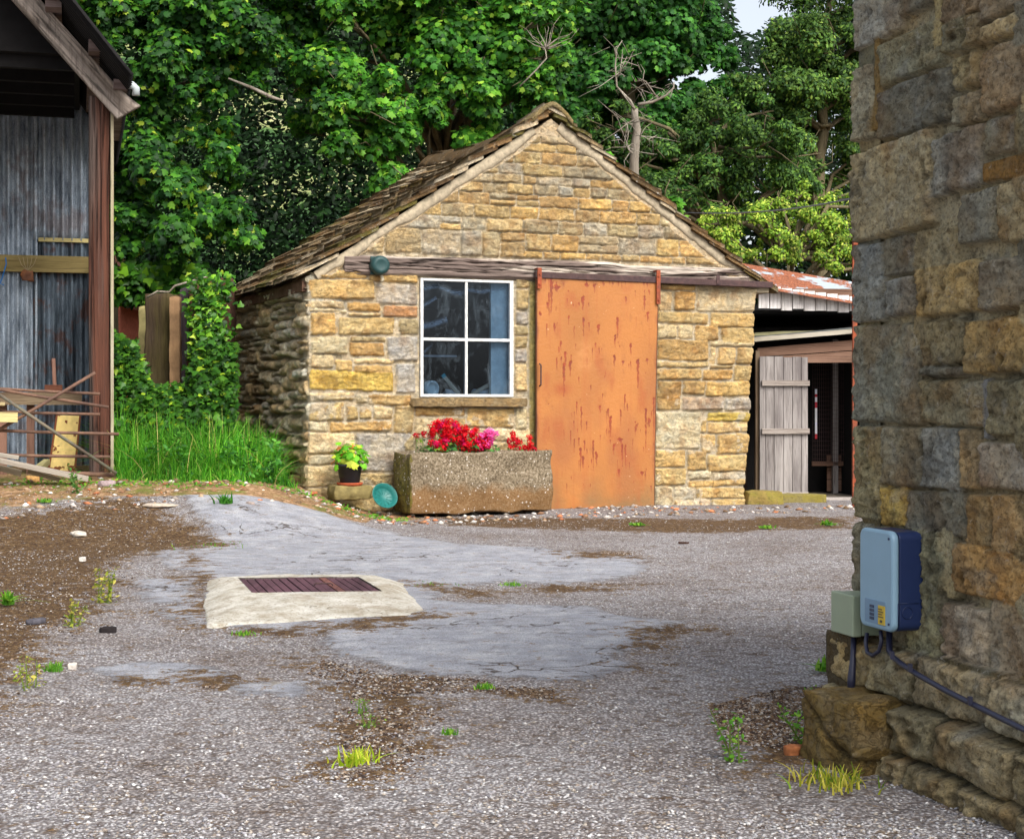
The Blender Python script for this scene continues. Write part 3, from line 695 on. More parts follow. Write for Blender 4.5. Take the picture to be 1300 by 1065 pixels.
# rubbed brown patch by the handle side and pale chips
x, z = dpt(714, 494); pt = np.exp(-(((xx-x)/.09)**2+((zz-z)/.06)**2))[..., None]; Cd = Cd*(1-.75*pt)+np.array(lin(160, 74, 30, .8))*.75*pt
x, z = dpt(742, 452); pt = (np.exp(-(((xx-x)/.09)**2+((zz-z)/.12)**2))*(.5+.8*fbm(xx*16, zz*16, 0, 3, 6)))[..., None].clip(0, 1); Cd = Cd*(1-.5*pt)+np.array(lin(222, 160, 100, .9))*.5*pt
Cd = Cd*(1-rustm[..., None])+rc*rustm[..., None]
ch = (fbm(xx*24, zz*30, 3, 3, 91) > .74)[..., None]; Cd = np.where(ch & (rustm[..., None] < .1), np.array(lin(226, 190, 150, .85)), Cd)
er = np.clip(sst(.05, 0, np.minimum(xx, wdt-xx))+sst(.05, 0, 2.2-zz)*.6+fbm(xx*14, zz*7, 0, 4, 95)*1.4-.55, 0, 1)[..., None]; Cd = Cd*(1-.6*er)+np.array(lin(126, 62, 34, .7))*.6*er
eg = (np.minimum(xx, wdt-xx) < .008)[..., None]; Cd = np.where(eg, Cd*.35, Cd)
hh = .002*fbm(xx*1.5, zz*1.5, 0, 2, 3)*3-.0012*rustm+.0008*fbm(xx*60, zz*60, 0, 2, 4)
td = NT('orange painted steel'); cc_ = td.attr('Col'); nn = td.noise(120, 4, .6)
td.set(td.mix(td.ramp(nn, [(.3, .25), (.5, 0)]), cc_, td.mix(1.0, cc_, (.6, .5, .45), 'MULTIPLY')), .5, 0, nn, .0012, 1, .4)
grid_panel('panel', xx, zz, hh, np.clip(Cd, .01, 1), td.m, door, None, .03)
for px, y0, y1 in ((685, 340, 366), (836, 343, 386)):
    x, z1 = HF.hit(px, y0, -.13); _, z0 = HF.hit(px, y1, -.13)
    m = MB(); m.box(x-ax-.021, x-ax+.021, -.034, -.022, z0, z1); m.box(x-ax-.021, x-ax+.021, -.022, .05, z1-.012, z1)
    for zz_ in (z0+.04, z1-.06): m.tube([(x-ax, -.046, zz_), (x-ax, -.033, zz_)], .011, 8)
    m.build('hanger', M['redrust'], door)
x, z1 = HF.hit(686, 462, -.14); _, z0 = HF.hit(686, 490, -.14)
m = MB(); m.tube([(x-ax, -.02, z0), (x-ax, -.055, z0+.012), (x-ax, -.055, z1-.012), (x-ax, -.02, z1)], .008, 8); m.build('handle', M['iron'], door)
# frame inside the front wall behind the door is solid wall; rail
r0 = HF.hit(679, 349, -.09); r1 = HF.hit(980, 362, -.09)
m = MB(); m.bar((r0[0], -.085, r0[1]), (r1[0], -.085, r1[1]), .06, .062)
m.box(r0[0], r1[0], -.052, -.02, min(r0[1], r1[1])-.0, min(r0[1], r1[1])+.012)
m.build('door_rail', M['iron'], hut, bevel=.006)
m = MB()
for px in (911,):
    x, z = HF.hit(px, 357, -.11); m.box(x-.018, x+.018, -.125, -.117, z-.03, z+.06)
m.build('rail_bracket', M['iron'], hut)
# timber purlin end at the right verge
m = MB(); q = HF.hit(972, 370, -.05); m.box(q[0]-.09, q[0]+.05, -.03, .25, q[1]-.01, q[1]+.045); m.build('purlin_end', M['pale_x'], hut)
# things on the window board
def at_window(name, px, py, yk): x, z = HF.hit(px, py, yk); return HF.W(x, yk, z)
bz = wzb
p = at_window('w', 547, 490, .14)
m = MB(); m.lathe([(.075, -.035), (.078, -.03), (.078, .03), (.06, .035), (.06, .0), (.05, .002)], 28, caps=True)
o = m.build('plastic_reel', m_plain('white plastic reel', (.62, .70, .66), .05, .4), None, True, loc=(p[0], p[1], bz+.079)); o.rotation_euler = (radians(90), 0, radians(40))
tag(o, 'round white plastic reel standing on the window board in the lower left pane', 'reel')
for i, (a, b, lab) in enumerate((((562, 476), (583, 502), 'yellow timber offcut with a blue-painted end leaning in the lower left pane'), ((597, 502), (628, 484), 'yellow timber offcut slanting up to the right in the lower right pane'))):
    A = HF.hit(*a, .16); B = HF.hit(*b, .16); A3, B3 = HF.W(A[0], .16, A[1]), HF.W(B[0], .16, B[1])
    m = MB(); v = np.array(B3)-np.array(A3); L_ = np.linalg.norm(v); m.box(0, L_, -.012, .012, -.018, .018)
    o = m.build('timber_offcut', M['pale_x'], None, loc=A3); o.rotation_euler = (0, -math.atan2(v[2], math.hypot(v[0], v[1])), math.atan2(v[1], v[0]))
    tag(o, lab, 'offcut')
    if i == 0:
        m = MB(); m.box(-.004, .03, -.0135, .0135, -.0195, .0195); m.build('painted_end', m_plain('teal paint', (.05, .3, .33)), o)
for i, (px, s, lab) in enumerate(((573, .06, 'pale lumpy cloth between the reel and the glazing bar in the lower left pane'), (611, .05, 'crumpled whitish rag in the middle of the lower right pane'))):
    p = at_window('w', px, 500, .2)
    tag(rock('rag', (p[0], p[1], bz+.035), (.16, .10, .075), m_plain('dusty rag %d' % i, (.4, .42, .4), .3, .95), None, TH, 40+i, 10, .14, .5), lab, 'rag')
# wall lamp
lx, lz = HF.hit(482, 337, -.10)
lamp = empty('wall_lamp', HF.W(lx, -.065, lz), TH, 'round dark green plastic lamp on the left end of the timber lintel', 'wall lamp')
gm = m_plain('dark green plastic', lin(40, 72, 72, .8), .1, .45, 20)
m = MB(); m.box(-.075, -.012, .0, .03, -.085, .085); m.box(-.012, .0, -.02, .03, -.085, .085); m.build('back_plate', gm, lamp, bevel=.004)
m = MB(); m.lathe([(.088, 0), (.09, .05), (.085, .085), (.06, .105), (.045, .10), (.0, .098)], 28); o = m.build('lamp_body', gm, lamp, True); o.rotation_euler = (radians(90), 0, 0); o.location = (.0, .01, 0)
m = MB(); m.tube([(.02, -.01, -.08), (.035, -.02, -.13), (.02, -.02, -.15)], .016, 8); m.build('bracket', M['pale_x'], lamp, True)
# ================================================================ near barn wall on the right
BF = Frame(1.03, 4.70, math.atan2(-.963, .27))
barn = empty('stone_barn', (BF.o[0], BF.o[1], 0), BF.th, 'big dark gritstone building whose rough corner fills the right side', 'barn')
def bs(c, k=1.0):
    b = (124, 118, 98); return lin(*[min(255, (q*.62+b[i]*.38)*1.34) for i, q in enumerate(c)], 1.0)
GR, DG, BG, TN, BR, OR, OL, PK = (114, 116, 106), (84, 84, 78), (108, 114, 118), (134, 126, 100), (106, 96, 82), (144, 116, 70), (104, 102, 82), (134, 126, 118)
TB = [
 (1060, -70, 1147, 52, BG), (1149, -90, 1190, 14, DG), (1203, -80, 1250, 22, BR), (1253, -90, 1330, 12, BR),
 (1060, 84, 1113, 178, GR), (1123, 40, 1198, 96, OL), (1204, 22, 1251, 62, OL), (1253, 18, 1330, 42, TN),
 (1122, 100, 1211, 166, DG), (1217, 118, 1251, 158, GR), (1215, 68, 1248, 112, OL), (1254, 50, 1330, 136, BR),
 (1060, 180, 1188, 297, (122, 112, 88)), (1191, 166, 1250, 242, BG), (1256, 148, 1296, 196, GR), (1298, 130, 1330, 200, OL),
 (1060, 308, 1123, 408, BG), (1129, 300, 1166, 350, DG), (1167, 290, 1222, 340, TN), (1227, 242, 1270, 308, DG), (1274, 226, 1330, 306, (120, 106, 78)),
 (1132, 353, 1164, 400, BG), (1168, 335, 1250, 398, (136, 120, 82)), (1254, 325, 1330, 392, BR),
 (1060, 411, 1172, 535, GR), (1176, 405, 1228, 464, (110, 98, 70)), (1232, 402, 1330, 474, (132, 112, 72)), (1176, 466, 1228, 479, DG),
 (1174, 483, 1254, 540, TN), (1262, 482, 1330, 555, OL),
 (1060, 541, 1123, 659, (120, 112, 82)), (1126, 543, 1176, 617, GR), (1177, 543, 1223, 622, BG), (1226, 545, 1246, 622, (136, 112, 78)), (1250, 562, 1330, 623, PK),
 (1125, 619, 1156, 668, (140, 122, 60)), (1158, 624, 1233, 678, DG), (1236, 628, 1264, 692, (112, 96, 66)), (1268, 630, 1330, 704, (136, 112, 78)),
 (1060, 664, 1111, 806, GR), (1165, 672, 1204, 832, (118, 126, 106)), (1113, 672, 1163, 815, GR), (1218, 696, 1330, 764, (150, 118, 72)), (1206, 768, 1262, 838, PK), (1264, 768, 1330, 866, (128, 120, 108)),
 (1262, 705, 1330, 730, GR), 
]
br = []
for (x0, y0, x1, y1, col) in TB:
    x0 -= 3; x1 += 3; y0 -= 3; y1 += 3
    xm = (max(x0, 1088)+x1)/2; ym = (y0+y1)/2
    a = BF.hit(x0, ym)[0] if x0 > 1080 else -.2; b = BF.hit(x1, ym)[0]
    _, zt = BF.hit(xm, y0); _, zb = BF.hit(xm, y1)
    br.append((a, b, zb, zt, bs(col)))
rg = random.Random(9)
LB = 1.9
# beyond the traced stones: above, nearer than the frame, and the plinth
def courses(x0, x1, z0, z1, hmin, hmax, wmin, wmax, cols, lst, skip=None):
    z = z0
    while z < z1-.03:
        h = min(rg.uniform(hmin, hmax), z1-z); x = x0-rg.random()*.05
        while x < x1:
            w = rg.uniform(wmin, wmax); lst.append((x, x+w, z, z+h, bs(rg.choice(cols)))); x += w
        z += h
cols = [GR, DG, OL, TN, BR, (120, 106, 78)]
courses(.86, LB, .25, 2.4, .14, .26, .2, .4, cols, br)
courses(-.05, .86, 2.35, 3.0, .18, .28, .2, .4, cols, br)
br2 = []
zpl = .325
for z0, z1 in ((.19, .325), (.06, .19), (-.12, .06)):
    x = -.05
    while x < LB:
        w = rg.uniform(.22, .42); br2.append((x, x+w, z0, z1, bs(rg.choice([(138, 124, 90), (116, 106, 80), (134, 126, 106), (120, 108, 82)])))); x += w
U, Z = axes(.004, LB, -.14, 3.0, .0065)
H1, C1, b1 = stones_fields(U, Z, [r for r in br if r[2] > .2], .006, .0078, .006, .019, .010, 21, mortar=lin(186, 178, 150, .95), rough=.008, wf=11, bulge=.0, ff=3.2, tilt=.2, colvar=.22)
H2, C2, b2 = stones_fields(U, Z, br2, .014, .006, .014, .035, .018, 23, mortar=lin(100, 94, 72, .8), rough=.016, wf=8, bulge=.15, ff=1.6, tilt=.5)
# the plinth rises a little towards the viewer less steeply than the courses
zp = zpl+.02*fbm(U*3, U*0, 0, 2, 3)
low = (Z < zp)
H = np.where(low, H2+.045+.04*sst(.19, .17, Z)+.03*sst(.07, .05, Z), H1); C = np.where(low[..., None], C2, C1)
# ochre stain streaks beside the quoins, pale lime smears, blackened joints
oc = np.clip(fbm(U*6, Z*2.5, 0, 4, 31)*3-.75, 0, 1)[..., None]*.30; C = C*(1-oc)+np.array(lin(176, 122, 46, .62))*oc
C = np.where(((b1 < 0) & (Z >= zp))[..., None], C*.6+np.array(lin(196, 188, 160, .9))*.4, C)
lm = np.clip(fbm(U*16, Z*16, 5, 5, 33)*5-1.5, 0, 1)[..., None]*.4; C = C*(1-lm)+np.array(lin(176, 178, 172, .7))*lm
bk = np.clip(fbm(U*5, Z*6, 9, 5, 35)*3-.6, 0, 1)[..., None]*.5; C = C*(1-bk)+np.array(lin(52, 50, 52))*bk
pit_ = np.clip(fbm(U*38, Z*38, 0, 3, 37)*3-.5, 0, 1)*(fbm(U*4, Z*4, 2, 2, 38) > -.05); H -= .008*pit_; C = C*(1-.45*pit_[..., None]); e_ = np.clip(1-b1/.006, 0, 1)*(b1 > -.5)*(Z >= zp); H = H+.0*e_; H[(b1 < 0) & (Z >= zp)] -= .013
def mort(px0, py0, px1, py1, col, hgt=.012):
    a = BF.hit(px0, (py0+py1)/2)[0]; b = BF.hit(px1, (py0+py1)/2)[0]; zt = BF.hit((px0+px1)/2, py0)[1]; zb = BF.hit((px0+px1)/2, py1)[1]
    wv = .008*fbm(U*16, Z*16, 0, 3, 44); mm = (U+wv > a) & (U+wv < b) & (Z+wv > zb) & (Z+wv < zt)
    C[mm] = np.array(lin(*col, .75))*(1+.15*fbm(U*20, Z*20, 0, 3, 4)[mm])[:, None]; H[mm] = hgt+.004*fbm(U*30, Z*30, 0, 2, 7)[mm]
mort(1191, -60, 1201, 60, (206, 190, 140)); mort(1114, 50, 1121, 165, (160, 134, 84)); mort(1206, 700, 1217, 760, (196, 186, 150)); mort(1252, 198, 1330, 226, (160, 126, 74))
mort(1254, 482, 1261, 560, (160, 164, 168)); mort(1164, 405, 1174, 440, (170, 160, 130)); mort(1200, 672, 1216, 700, (196, 186, 150))
H[:, :] -= 0
Xw = U-.018*np.where(U < .06, 1, 0)*0
o = grid_panel('wall', U, Z, H, C, M['barn'], barn, None, .25)
# return face of the corner (faces the far yard) and the solid behind
U2, Z2 = axes(0, 2.2, -.14, 3.0, .02)
rr = []; courses(0, 2.3, -.14, 3.0, .16, .26, .25, .5, cols, rr)
H2_, C2_, _ = stones_fields(U2, Z2, rr, .014, .008, .03, .03, .03, 29, mortar=lin(150, 136, 100, .7), rough=.012)
q = grid_panel('wall', U2, Z2, H2_, C2_, M['barn'], None, None, .1)
bake(q, (.04, 2.2, 0), -pi/2, barn)
m = MB(); m.box(.06, LB, .2, 2.3, -.1, 3.0); m.build('wall_core', M['void'], barn)
m = MB(); m.box(-.08, LB+.05, -.1, 2.4, 3.0, 3.06); m.build('roof', M['slate'], barn)
# footing stone
gx, gy, _ = WP(1096, 930, 4.42)
V, Fc = rock_arrays(.27, .25, .235, n=26, rough=.05, seed=77, sq=.2, freq=2.5)
cr = np.clip(1-np.abs(V[:, 2]-.03+.5*V[:, 0]+.02*fbm(V[:, 0]*14, V[:, 1]*14, 0, 3, 5))*70, 0, 1); V = V*(1-.09*cr[:, None])
fcol = np.array([lin(132, 112, 68, .7)])*(1-.6*cr[:, None])
o = mesh_obj('footing_stone', V, np.array(Fc), None, None, True, {'Col': fcol}, (gx, gy, .075), BF.th+.1)
o.data.materials.append(m_attr_stone('mossy footing', .6, .12, .004)); tag(o, 'cracked brown footing stone jutting out at the foot of the near wall corner', 'stone')
# second block on top of it, under the grey box
gx, gy, _ = WP(1101, 850, 4.62)
V, Fc = rock_arrays(.17, .17, .20, n=20, rough=.035, seed=81, sq=.12)
mesh_obj('corner_block', V+np.array([.045, .0, .235]), np.array(Fc), None, barn, True, {'Col': np.ones((len(V), 3))*np.array(lin(108, 94, 68, .7))}).data.materials.append(M['barn'])
# ---------------------------------------------------------------- blue charging unit
def on_barn(px, py, off):   # point standing off the wall face by `off`
    x, z = BF.hit(px, py, -off); return BF.W(x, -off, z), x, z
# near vertical edge of front face at px 1133, far edge 1091, wall side at 1166
off = .115
(p1, xn, zt) = on_barn(1133, 676, off); (_, _, zb) = on_barn(1133, 803, off); (_, xf, _) = on_barn(1091, 735, off)
unit = empty('charging_unit', BF.W(xn, -.02, zb), BF.th, 'rounded blue electric unit with a pale blue cover fixed to the near wall corner', 'electric unit')
Wd = xn-xf; Hd = zt-zb
blue = m_plain('navy plastic', lin(40, 56, 100, .7), .06, .35, 30, 0, .0004, .4)
pale = m_plain('pale blue plastic', lin(150, 186, 210, .78), .05, .4, 9, 0, .0004, .4)
def rbox(m, x0, x1, y0, y1, z0, z1, r, n=6):
    pts = []
    for cx, cz, a0 in ((x1-r, z1-r, 0), (x0+r, z1-r, pi/2), (x0+r, z0+r, pi), (x1-r, z0+r, 1.5*pi)):
        for k in range(n+1): a = a0+pi/2*k/n; pts.append((cx+r*cos(a), cz+r*sin(a)))
    m.prism(pts, y0, y1)
m = MB(); rbox(m, -Wd, 0, -(off-.02-.022), .0, .0, Hd, .022); m.build('housing', blue, unit, bevel=.002)
m = MB(); rbox(m, -Wd-.001, .001, -(off-.02), -(off-.02-.021), -.002, Hd+.002, .026); cov = m.build('cover', pale, unit, bevel=.008)
m = MB(); y = -(off-.02)-.0015; m.box(-Wd*.82, -Wd*.20, y, y+.003, .012, .078); m.build('control_panel', m_plain('panel shade', lin(128, 160, 188, .75), .05, .4), unit, bevel=.001)
m = MB()
for k in range(4): m.box(-Wd*.66, -Wd*.53, y-.0012, y, .022+.011*k, .030+.011*k)
m.build('indicator', m_plain('dark indicator', (.03, .05, .1), .1, .3), unit)
m = MB(); m.box(-Wd*.40, -Wd*.22+.004, y-.0015, y, .014, .066); lab = m.build('warning_label', m_plain('yellow label', lin(222, 190, 70, .8), .08, .5, 60), unit)
m = MB(); yy = y-.003
m.box(-Wd*.33, -Wd*.27, yy, yy+.001, .020, .027)
for k in range(4): m.box(-Wd*.385, -Wd*(.24+.03*(k % 2)), yy, yy+.001, .034+.007*k, .0365+.007*k)
m.build('print', m_plain('label print', (.08, .07, .05), .05, .6), lab)
m = MB()
for (xx_, zz_) in ((-Wd*.1, Hd*.93), (-Wd*.1, .02)):
    m = MB(); m.tube([(xx_, y-.001, zz_), (xx_, y+.002, zz_)], .0035, 10); m.build('screw', blue, unit)
m = MB()   # round blanking knock-out and flap on the near side
pts = [(.0012, -.05+.016*cos(a), .052+.016*sin(a)) for a in np.linspace(0, 2*pi, 25)]
m.tube(pts, .0014, 6, caps=False)
for a_, b_ in (((-.082), (.020)), ): 
    m.bar((.001, -.078, .078), (.001, -.016, .078), .002, .002); m.bar((.001, -.078, .078), (.001, -.078, .018), .002, .002); 
m.build('knock_out', blue, unit, True)
# grey junction box, nearer the corner and partly behind
offb = .11
(_, xr_, zt2) = on_barn(1082, 757, offb); (_, _, zb2) = on_barn(1082, 808, offb); (_, xl_, _) = on_barn(1055, 780, offb)
jb = empty('junction_box', BF.W(xr_, -.0, zb2), BF.th, 'small square pale grey-green junction box beside the blue unit', 'junction box')
m = MB(); w2, h2 = xr_-xl_, zt2-zb2; m.box(-w2, 0, -offb+.03, -.02, 0, h2); gm2 = m_plain('grey green plastic', lin(168, 182, 156, .72), .05, .45, 9, 0, .0003)
m.build('base', gm2, jb, bevel=.003)
m = MB(); m.box(-w2-.002, .002, -offb, -offb+.029, -.002, h2+.002); m.build('lid', gm2, jb, bevel=.004)
m = MB(); m.box(-.05, .05, -.02, .03, .02, .07); m.build('bracket', M['iron'], jb)
# cables
black = m_plain('black cable', (.018, .02, .045), .1, .35, 40, 0, .0003, .5)
def bl(px, py, o_): p, _, _ = on_barn(px, py, o_); return p
m = MB(); m.tube([bl(1084, 806, .085), bl(1083, 835, .10), bl(1081, 862, .11), bl(1080, 880, .11)], [.0085, .0085, .012, .011], 10)
tag(m.build('down_cable', black, None, True), 'short thick black cable running down from the grey junction box', 'cable')
m = MB(); m.tube([bl(1101, 803, .09), bl(1099, 815, .095), bl(1101, 828, .1), bl(1108, 832, .1), bl(1116, 826, .095), bl(1119, 814, .09), bl(1118, 800, .09)], .0058, 10)
tag(m.build('cable_loop', black, None, True), 'small loop of black cable hanging under the blue unit', 'cable')
pts = [bl(1129, 800, .07), bl(1129, 826, .075), bl(1134, 834, .09), bl(1145, 843, .10), bl(1165, 856, .105), bl(1200, 876, .105), bl(1240, 896, .105), bl(1270, 911, .105), bl(1305, 928, .105), bl(1380, 965, .10)]
m = MB(); m.tube(pts, [.009]*2+[.0075]*8, 10)
cab = m.build('long_cable', black, None, True); tag(cab, 'long black cable running from the blue unit down along the wall plinth', 'cable')
for px, py in ((1133, 833), (1156, 849), (1232, 891)):
    m = MB(); p = np.array(bl(px, py, .112)); m.bar(p+np.array([-.001, 0, -.007]), p+np.array([-.001, 0, .014]), .012, .010); m.build('clip', black, cab)
# ================================================================ open shed on the left
ST = radians(15.5)
sx, sy, _ = WP(143, 600, 14.0)
SF = Frame(sx, sy, ST, 0)      # local x=0 at the right face of the corner post
shed = empty('open_shed', (sx, sy, 0), ST, 'open-fronted timber and corrugated iron shed at the left edge of the yard', 'shed')
def sh(px, py, yk=0.0): return SF.hit(px, py, yk)
def wood_panel_post(name, mat_col, x0, x1, yb, z0, z1, parent, seed, dep=.2):
    """roughly round weathered log, front half modelled as a height field wrapped to depth"""
    us, zs = np.meshgrid(np.linspace(0, 1, 60), np.linspace(z0, z1, 500))
    xx = x0+(x1-x0)*us+.006*fbm(zs*2, us*0, seed, 2, 3)
    g = fbm(us*9, zs*1.3, seed, 5, seed, .6); cr = np.clip(1-np.abs(fbm(us*5, zs*.7, seed+4, 3, seed+1))*8, 0, 1)
    h = .055*np.sqrt(np.clip(1-(us*2-1)**2, 0, 1))+.010*g-.016*cr
    a, b = mat_col; t = np.clip(.5+fbm(us*3, zs*.9, 3, 4, seed+2)*1.6+(us-.45)*1.2, 0, 1)[..., None]
    C = (np.array(a)*(1-t)+np.array(b)*t)*(1+.7*g)[..., None]*(1-.7*cr)[..., None]
    return grid_panel(name, xx, zs, h, np.clip(C, .005, 1), M['log'], parent, None, dep, None, None, yb)
tl = NT('old log'); cA = tl.attr('Col'); nn = tl.noise(45, 6, .7, (1, 1, .08))
M['log'] = tl.set(tl.mix(tl.ramp(nn, [(.3, .6), (.5, 0)]), cA, (.03, .015, .012)), .85, 0, nn, .006)
xl, zt = sh(113, 137); zb = sh(128, 607)[1]
wood_panel_post('post', (lin(108, 92, 84, .6), lin(112, 68, 50, .55)), xl, -.02, 0, zb-.05, zt+.1, shed, 31)
m = MB(); m.box(-.018, .008, -.05, .06, sh(145, 606)[1], sh(145, 136)[1]); m.build('corner_strip', m_wood('cream strip', lin(206, 196, 168, .6), lin(190, 176, 140, .6), 'Z', (.2, .06, .05), 1, .4), shed)
# barge rafter
th_r = math.atan2(sh(19, 0)[1]-sh(150, 148)[1], sh(150, 148)[0]-sh(19, 0)[0])
A0 = sh(163, 158, -.12); lo = sh(149, 151, -.12); hi = sh(165, 122, -.12)
dvec = np.array([-cos(th_r), sin(th_r)]); nvec = np.array([sin(th_r), cos(th_r)])
L_ = 3.4
us, ts = np.meshgrid(np.linspace(0, 1, 420), np.linspace(0, 1, 30))
wdh = .185
P0 = np.array([lo[0], lo[1]])
xr = P0[0]+dvec[0]*us*L_+nvec[0]*ts*wdh+(1-us)**30*.06*ts; zr = P0[1]+dvec[1]*us*L_+nvec[1]*ts*wdh
g = fbm(us*4, ts*7, 0, 5, 61, .6); cr = np.clip(1-np.abs(fbm(us*5, ts*5, 5, 3, 62))*8, 0, 1)
C = np.array(lin(184, 170, 158, .7))*(1+.9*g)[..., None]*(1-.65*cr)[..., None]
C = C*(1-np.clip(fbm(us*9, ts*3, 7, 3, 63)*2, 0, .6)[..., None]*np.array([.5, .55, .6]))
grid_panel('rafter', xr, zr, .02+.012*g-.015*cr, np.clip(C, .01, 1), M['log'], shed, None, .06, None, None, -.12)
# purlins sticking out over the rafter, roof sheet over them
for (px, py, w_, h_) in ((125, 58, .105, .10), (70, 2, .105, .10), (10, -56, .105, .10), (156, 103, .09, .085)):
    x, z = sh(px, py, -.35)
    m = MB(); m.box(x-w_/2-.03, x+w_/2, -.35 if px != 156 else -.2, 2.6, z-h_/2, z+h_/2); m.build('purlin', m_wood('purlin %d' % px, lin(170, 150, 146, .62), lin(120, 100, 92, .6), 'X', (.02, .015, .015)), shed)
r0 = sh(167, 96, -.75); r1 = sh(86, -6, -.75)
rd_ = np.array([r1[0]-r0[0], r1[1]-r0[1]]); rd_ /= np.linalg.norm(rd_); rn = np.array([rd_[1], -rd_[0]]); rn = rn if rn[1] > 0 else -rn
n = 260; RL = 4.2; V = []
for i in range(n+1):      # corrugations run down the slope; edge seen end on at the verge
    pass
def corr(name, P, du, dv, lu, lv, nrm, mat, parent, pitch=.094, amp=.028, nu=None, th=.0012, attrs=None, clip=None):
    """corrugated sheet: P origin, du across the waves, dv along them"""
    nu = nu or int(lu/pitch*10); nv = 24
    s, t = np.meshgrid(np.linspace(0, lu, nu+1), np.linspace(0, lv, nv+1))
    w = amp*np.sin(2*pi*s/pitch)
    P, du, dv, nrm = map(lambda q: np.array(q, float), (P, du, dv, nrm))
    V = P+s[..., None]*du+t[..., None]*dv+w[..., None]*nrm+(.004*fbm(s*2, t*2, 0, 2, 3))[..., None]*nrm
    if clip: V[..., 2] = np.minimum(V[..., 2], clip(V[..., 0]))
    id_ = np.arange((nu+1)*(nv+1)).reshape(nv+1, nu+1)
    q = np.stack([id_[:-1, :-1], id_[:-1, 1:], id_[1:, 1:], id_[1:, :-1]], -1).reshape(-1, 4)
    o = mesh_obj(name, V.reshape(-1, 3), q, mat, parent, True)
    sm = o.modifiers.new('thick', 'SOLIDIFY'); sm.thickness = .002
    return o
tz = NT('galvanised sheet'); n1 = tz.noise(9, 7, .75, (1, 1, .25)); n2 = tz.noise(70, 4, .8); n3 = tz.noise(2.5, 5, .6)
c = tz.ramp(n1, [(.34, lin(96, 108, 122, .8)), (.52, lin(172, 184, 196, .95)), (.75, lin(214, 226, 236, 1))])
c = tz.mix(tz.ramp(n2, [(.35, .55), (.5, 0)]), c, (.05, .06, .08)); c = tz.mix(tz.ramp(n3, [(.56, 0), (.66, .5)]), c, (.13, .06, .035))
M['zinc'] = tz.set(c, .55, .35, n2, .001)
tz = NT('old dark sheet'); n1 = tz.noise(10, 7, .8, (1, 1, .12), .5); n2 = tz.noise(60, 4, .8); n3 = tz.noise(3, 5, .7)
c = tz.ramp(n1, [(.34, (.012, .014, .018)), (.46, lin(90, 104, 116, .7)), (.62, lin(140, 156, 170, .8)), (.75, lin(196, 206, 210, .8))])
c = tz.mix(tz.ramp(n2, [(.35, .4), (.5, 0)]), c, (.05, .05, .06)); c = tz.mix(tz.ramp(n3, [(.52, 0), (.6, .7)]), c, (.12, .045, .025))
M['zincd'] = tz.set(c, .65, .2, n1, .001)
tz = NT('rusty roof sheet'); n3 = tz.noise(1.4, 5, .7); n2 = tz.noise(50, 4, .8)
c = tz.mix(tz.ramp(n3, [(.44, 0), (.50, 1)]), lin(164, 178, 186, .85), tz.ramp(n2, [(.35, (.12, .04, .02)), (.6, (.30, .10, .045)), (.75, (.42, .22, .14))]))
M['rroof'] = tz.set(c, .65, .1, n2, .002)
rdir = (rd_[0], 0, rd_[1])
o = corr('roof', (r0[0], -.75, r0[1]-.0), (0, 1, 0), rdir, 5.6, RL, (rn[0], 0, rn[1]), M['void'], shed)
# near-black sheets added to close roof and far slope, shade put into the colour
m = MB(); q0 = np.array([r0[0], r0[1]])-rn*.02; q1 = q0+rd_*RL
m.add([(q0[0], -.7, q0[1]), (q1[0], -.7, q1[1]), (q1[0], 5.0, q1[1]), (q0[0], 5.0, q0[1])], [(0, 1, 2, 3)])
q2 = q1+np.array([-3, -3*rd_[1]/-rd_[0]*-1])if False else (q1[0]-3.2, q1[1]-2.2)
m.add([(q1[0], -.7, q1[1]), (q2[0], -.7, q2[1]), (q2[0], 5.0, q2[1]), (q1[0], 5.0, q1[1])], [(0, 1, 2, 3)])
m.build('dark_closure', M['void'], shed)
WY = 3.0
# back wall sheets
def rclip(x): return q0[1]-.06+(q0[0]-x)*(rd_[1]/-rd_[0])
def shy(px, py): return sh(px, py, WY)
xa, za = shy(104, 601); xb, _ = shy(48, 400)
hb = 4.6
ztop = 5.4
corr('wall_sheet', (-4.5, WY-.012, .1), (1, 0, 0), (0, 0, 1), xb+4.5, ztop-.1, (0, -1, 0), M['zinc'], shed, clip=rclip)
xlap, zlap = shy(80, 328)
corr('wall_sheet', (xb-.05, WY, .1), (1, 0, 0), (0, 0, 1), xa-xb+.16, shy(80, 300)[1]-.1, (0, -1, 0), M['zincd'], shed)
corr('wall_sheet', (xb-.05, WY-.02, shy(80, 306)[1]), (1, 0, 0), (0, 0, 1), xa-xb+.16, ztop-shy(80, 306)[1], (0, -1, 0), M['zinc'], shed, clip=rclip)
m = MB(); xq0 = shy(49, 300)[0]; xq1 = shy(113, 300)[0]; m.box(xq0, xq1, WY-.045, WY-.03, shy(80, 308)[1], shy(80, 303)[1]); m.build('cream_strip', m_plain('cream batten', lin(206, 190, 130, .7), .3, .8, 9), shed)
m = MB(); m.box(-4.5, -.05, WY+.06, WY+.10, 0, 3.4); m.box(-.06, -.035, .12, WY+.05, 0, 2.75); m.box(-4.6, -4.55, .3, 4.5, 0, 5.0); m.build('dark_backing', M['void'], shed)  # near-black backing sheets; the unseen left one is added to block light
zl_ = 4.15; xr_ = q0[0]-(zl_-q0[1])/(rd_[1]/-rd_[0])-.1  # invented loft, added to shade the upper wall and black out the gable
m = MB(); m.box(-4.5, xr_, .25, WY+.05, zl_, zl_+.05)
for k in range(5): m.box(-4.5, xr_-.05, .35+.6*k, .42+.6*k, zl_-.12, zl_)
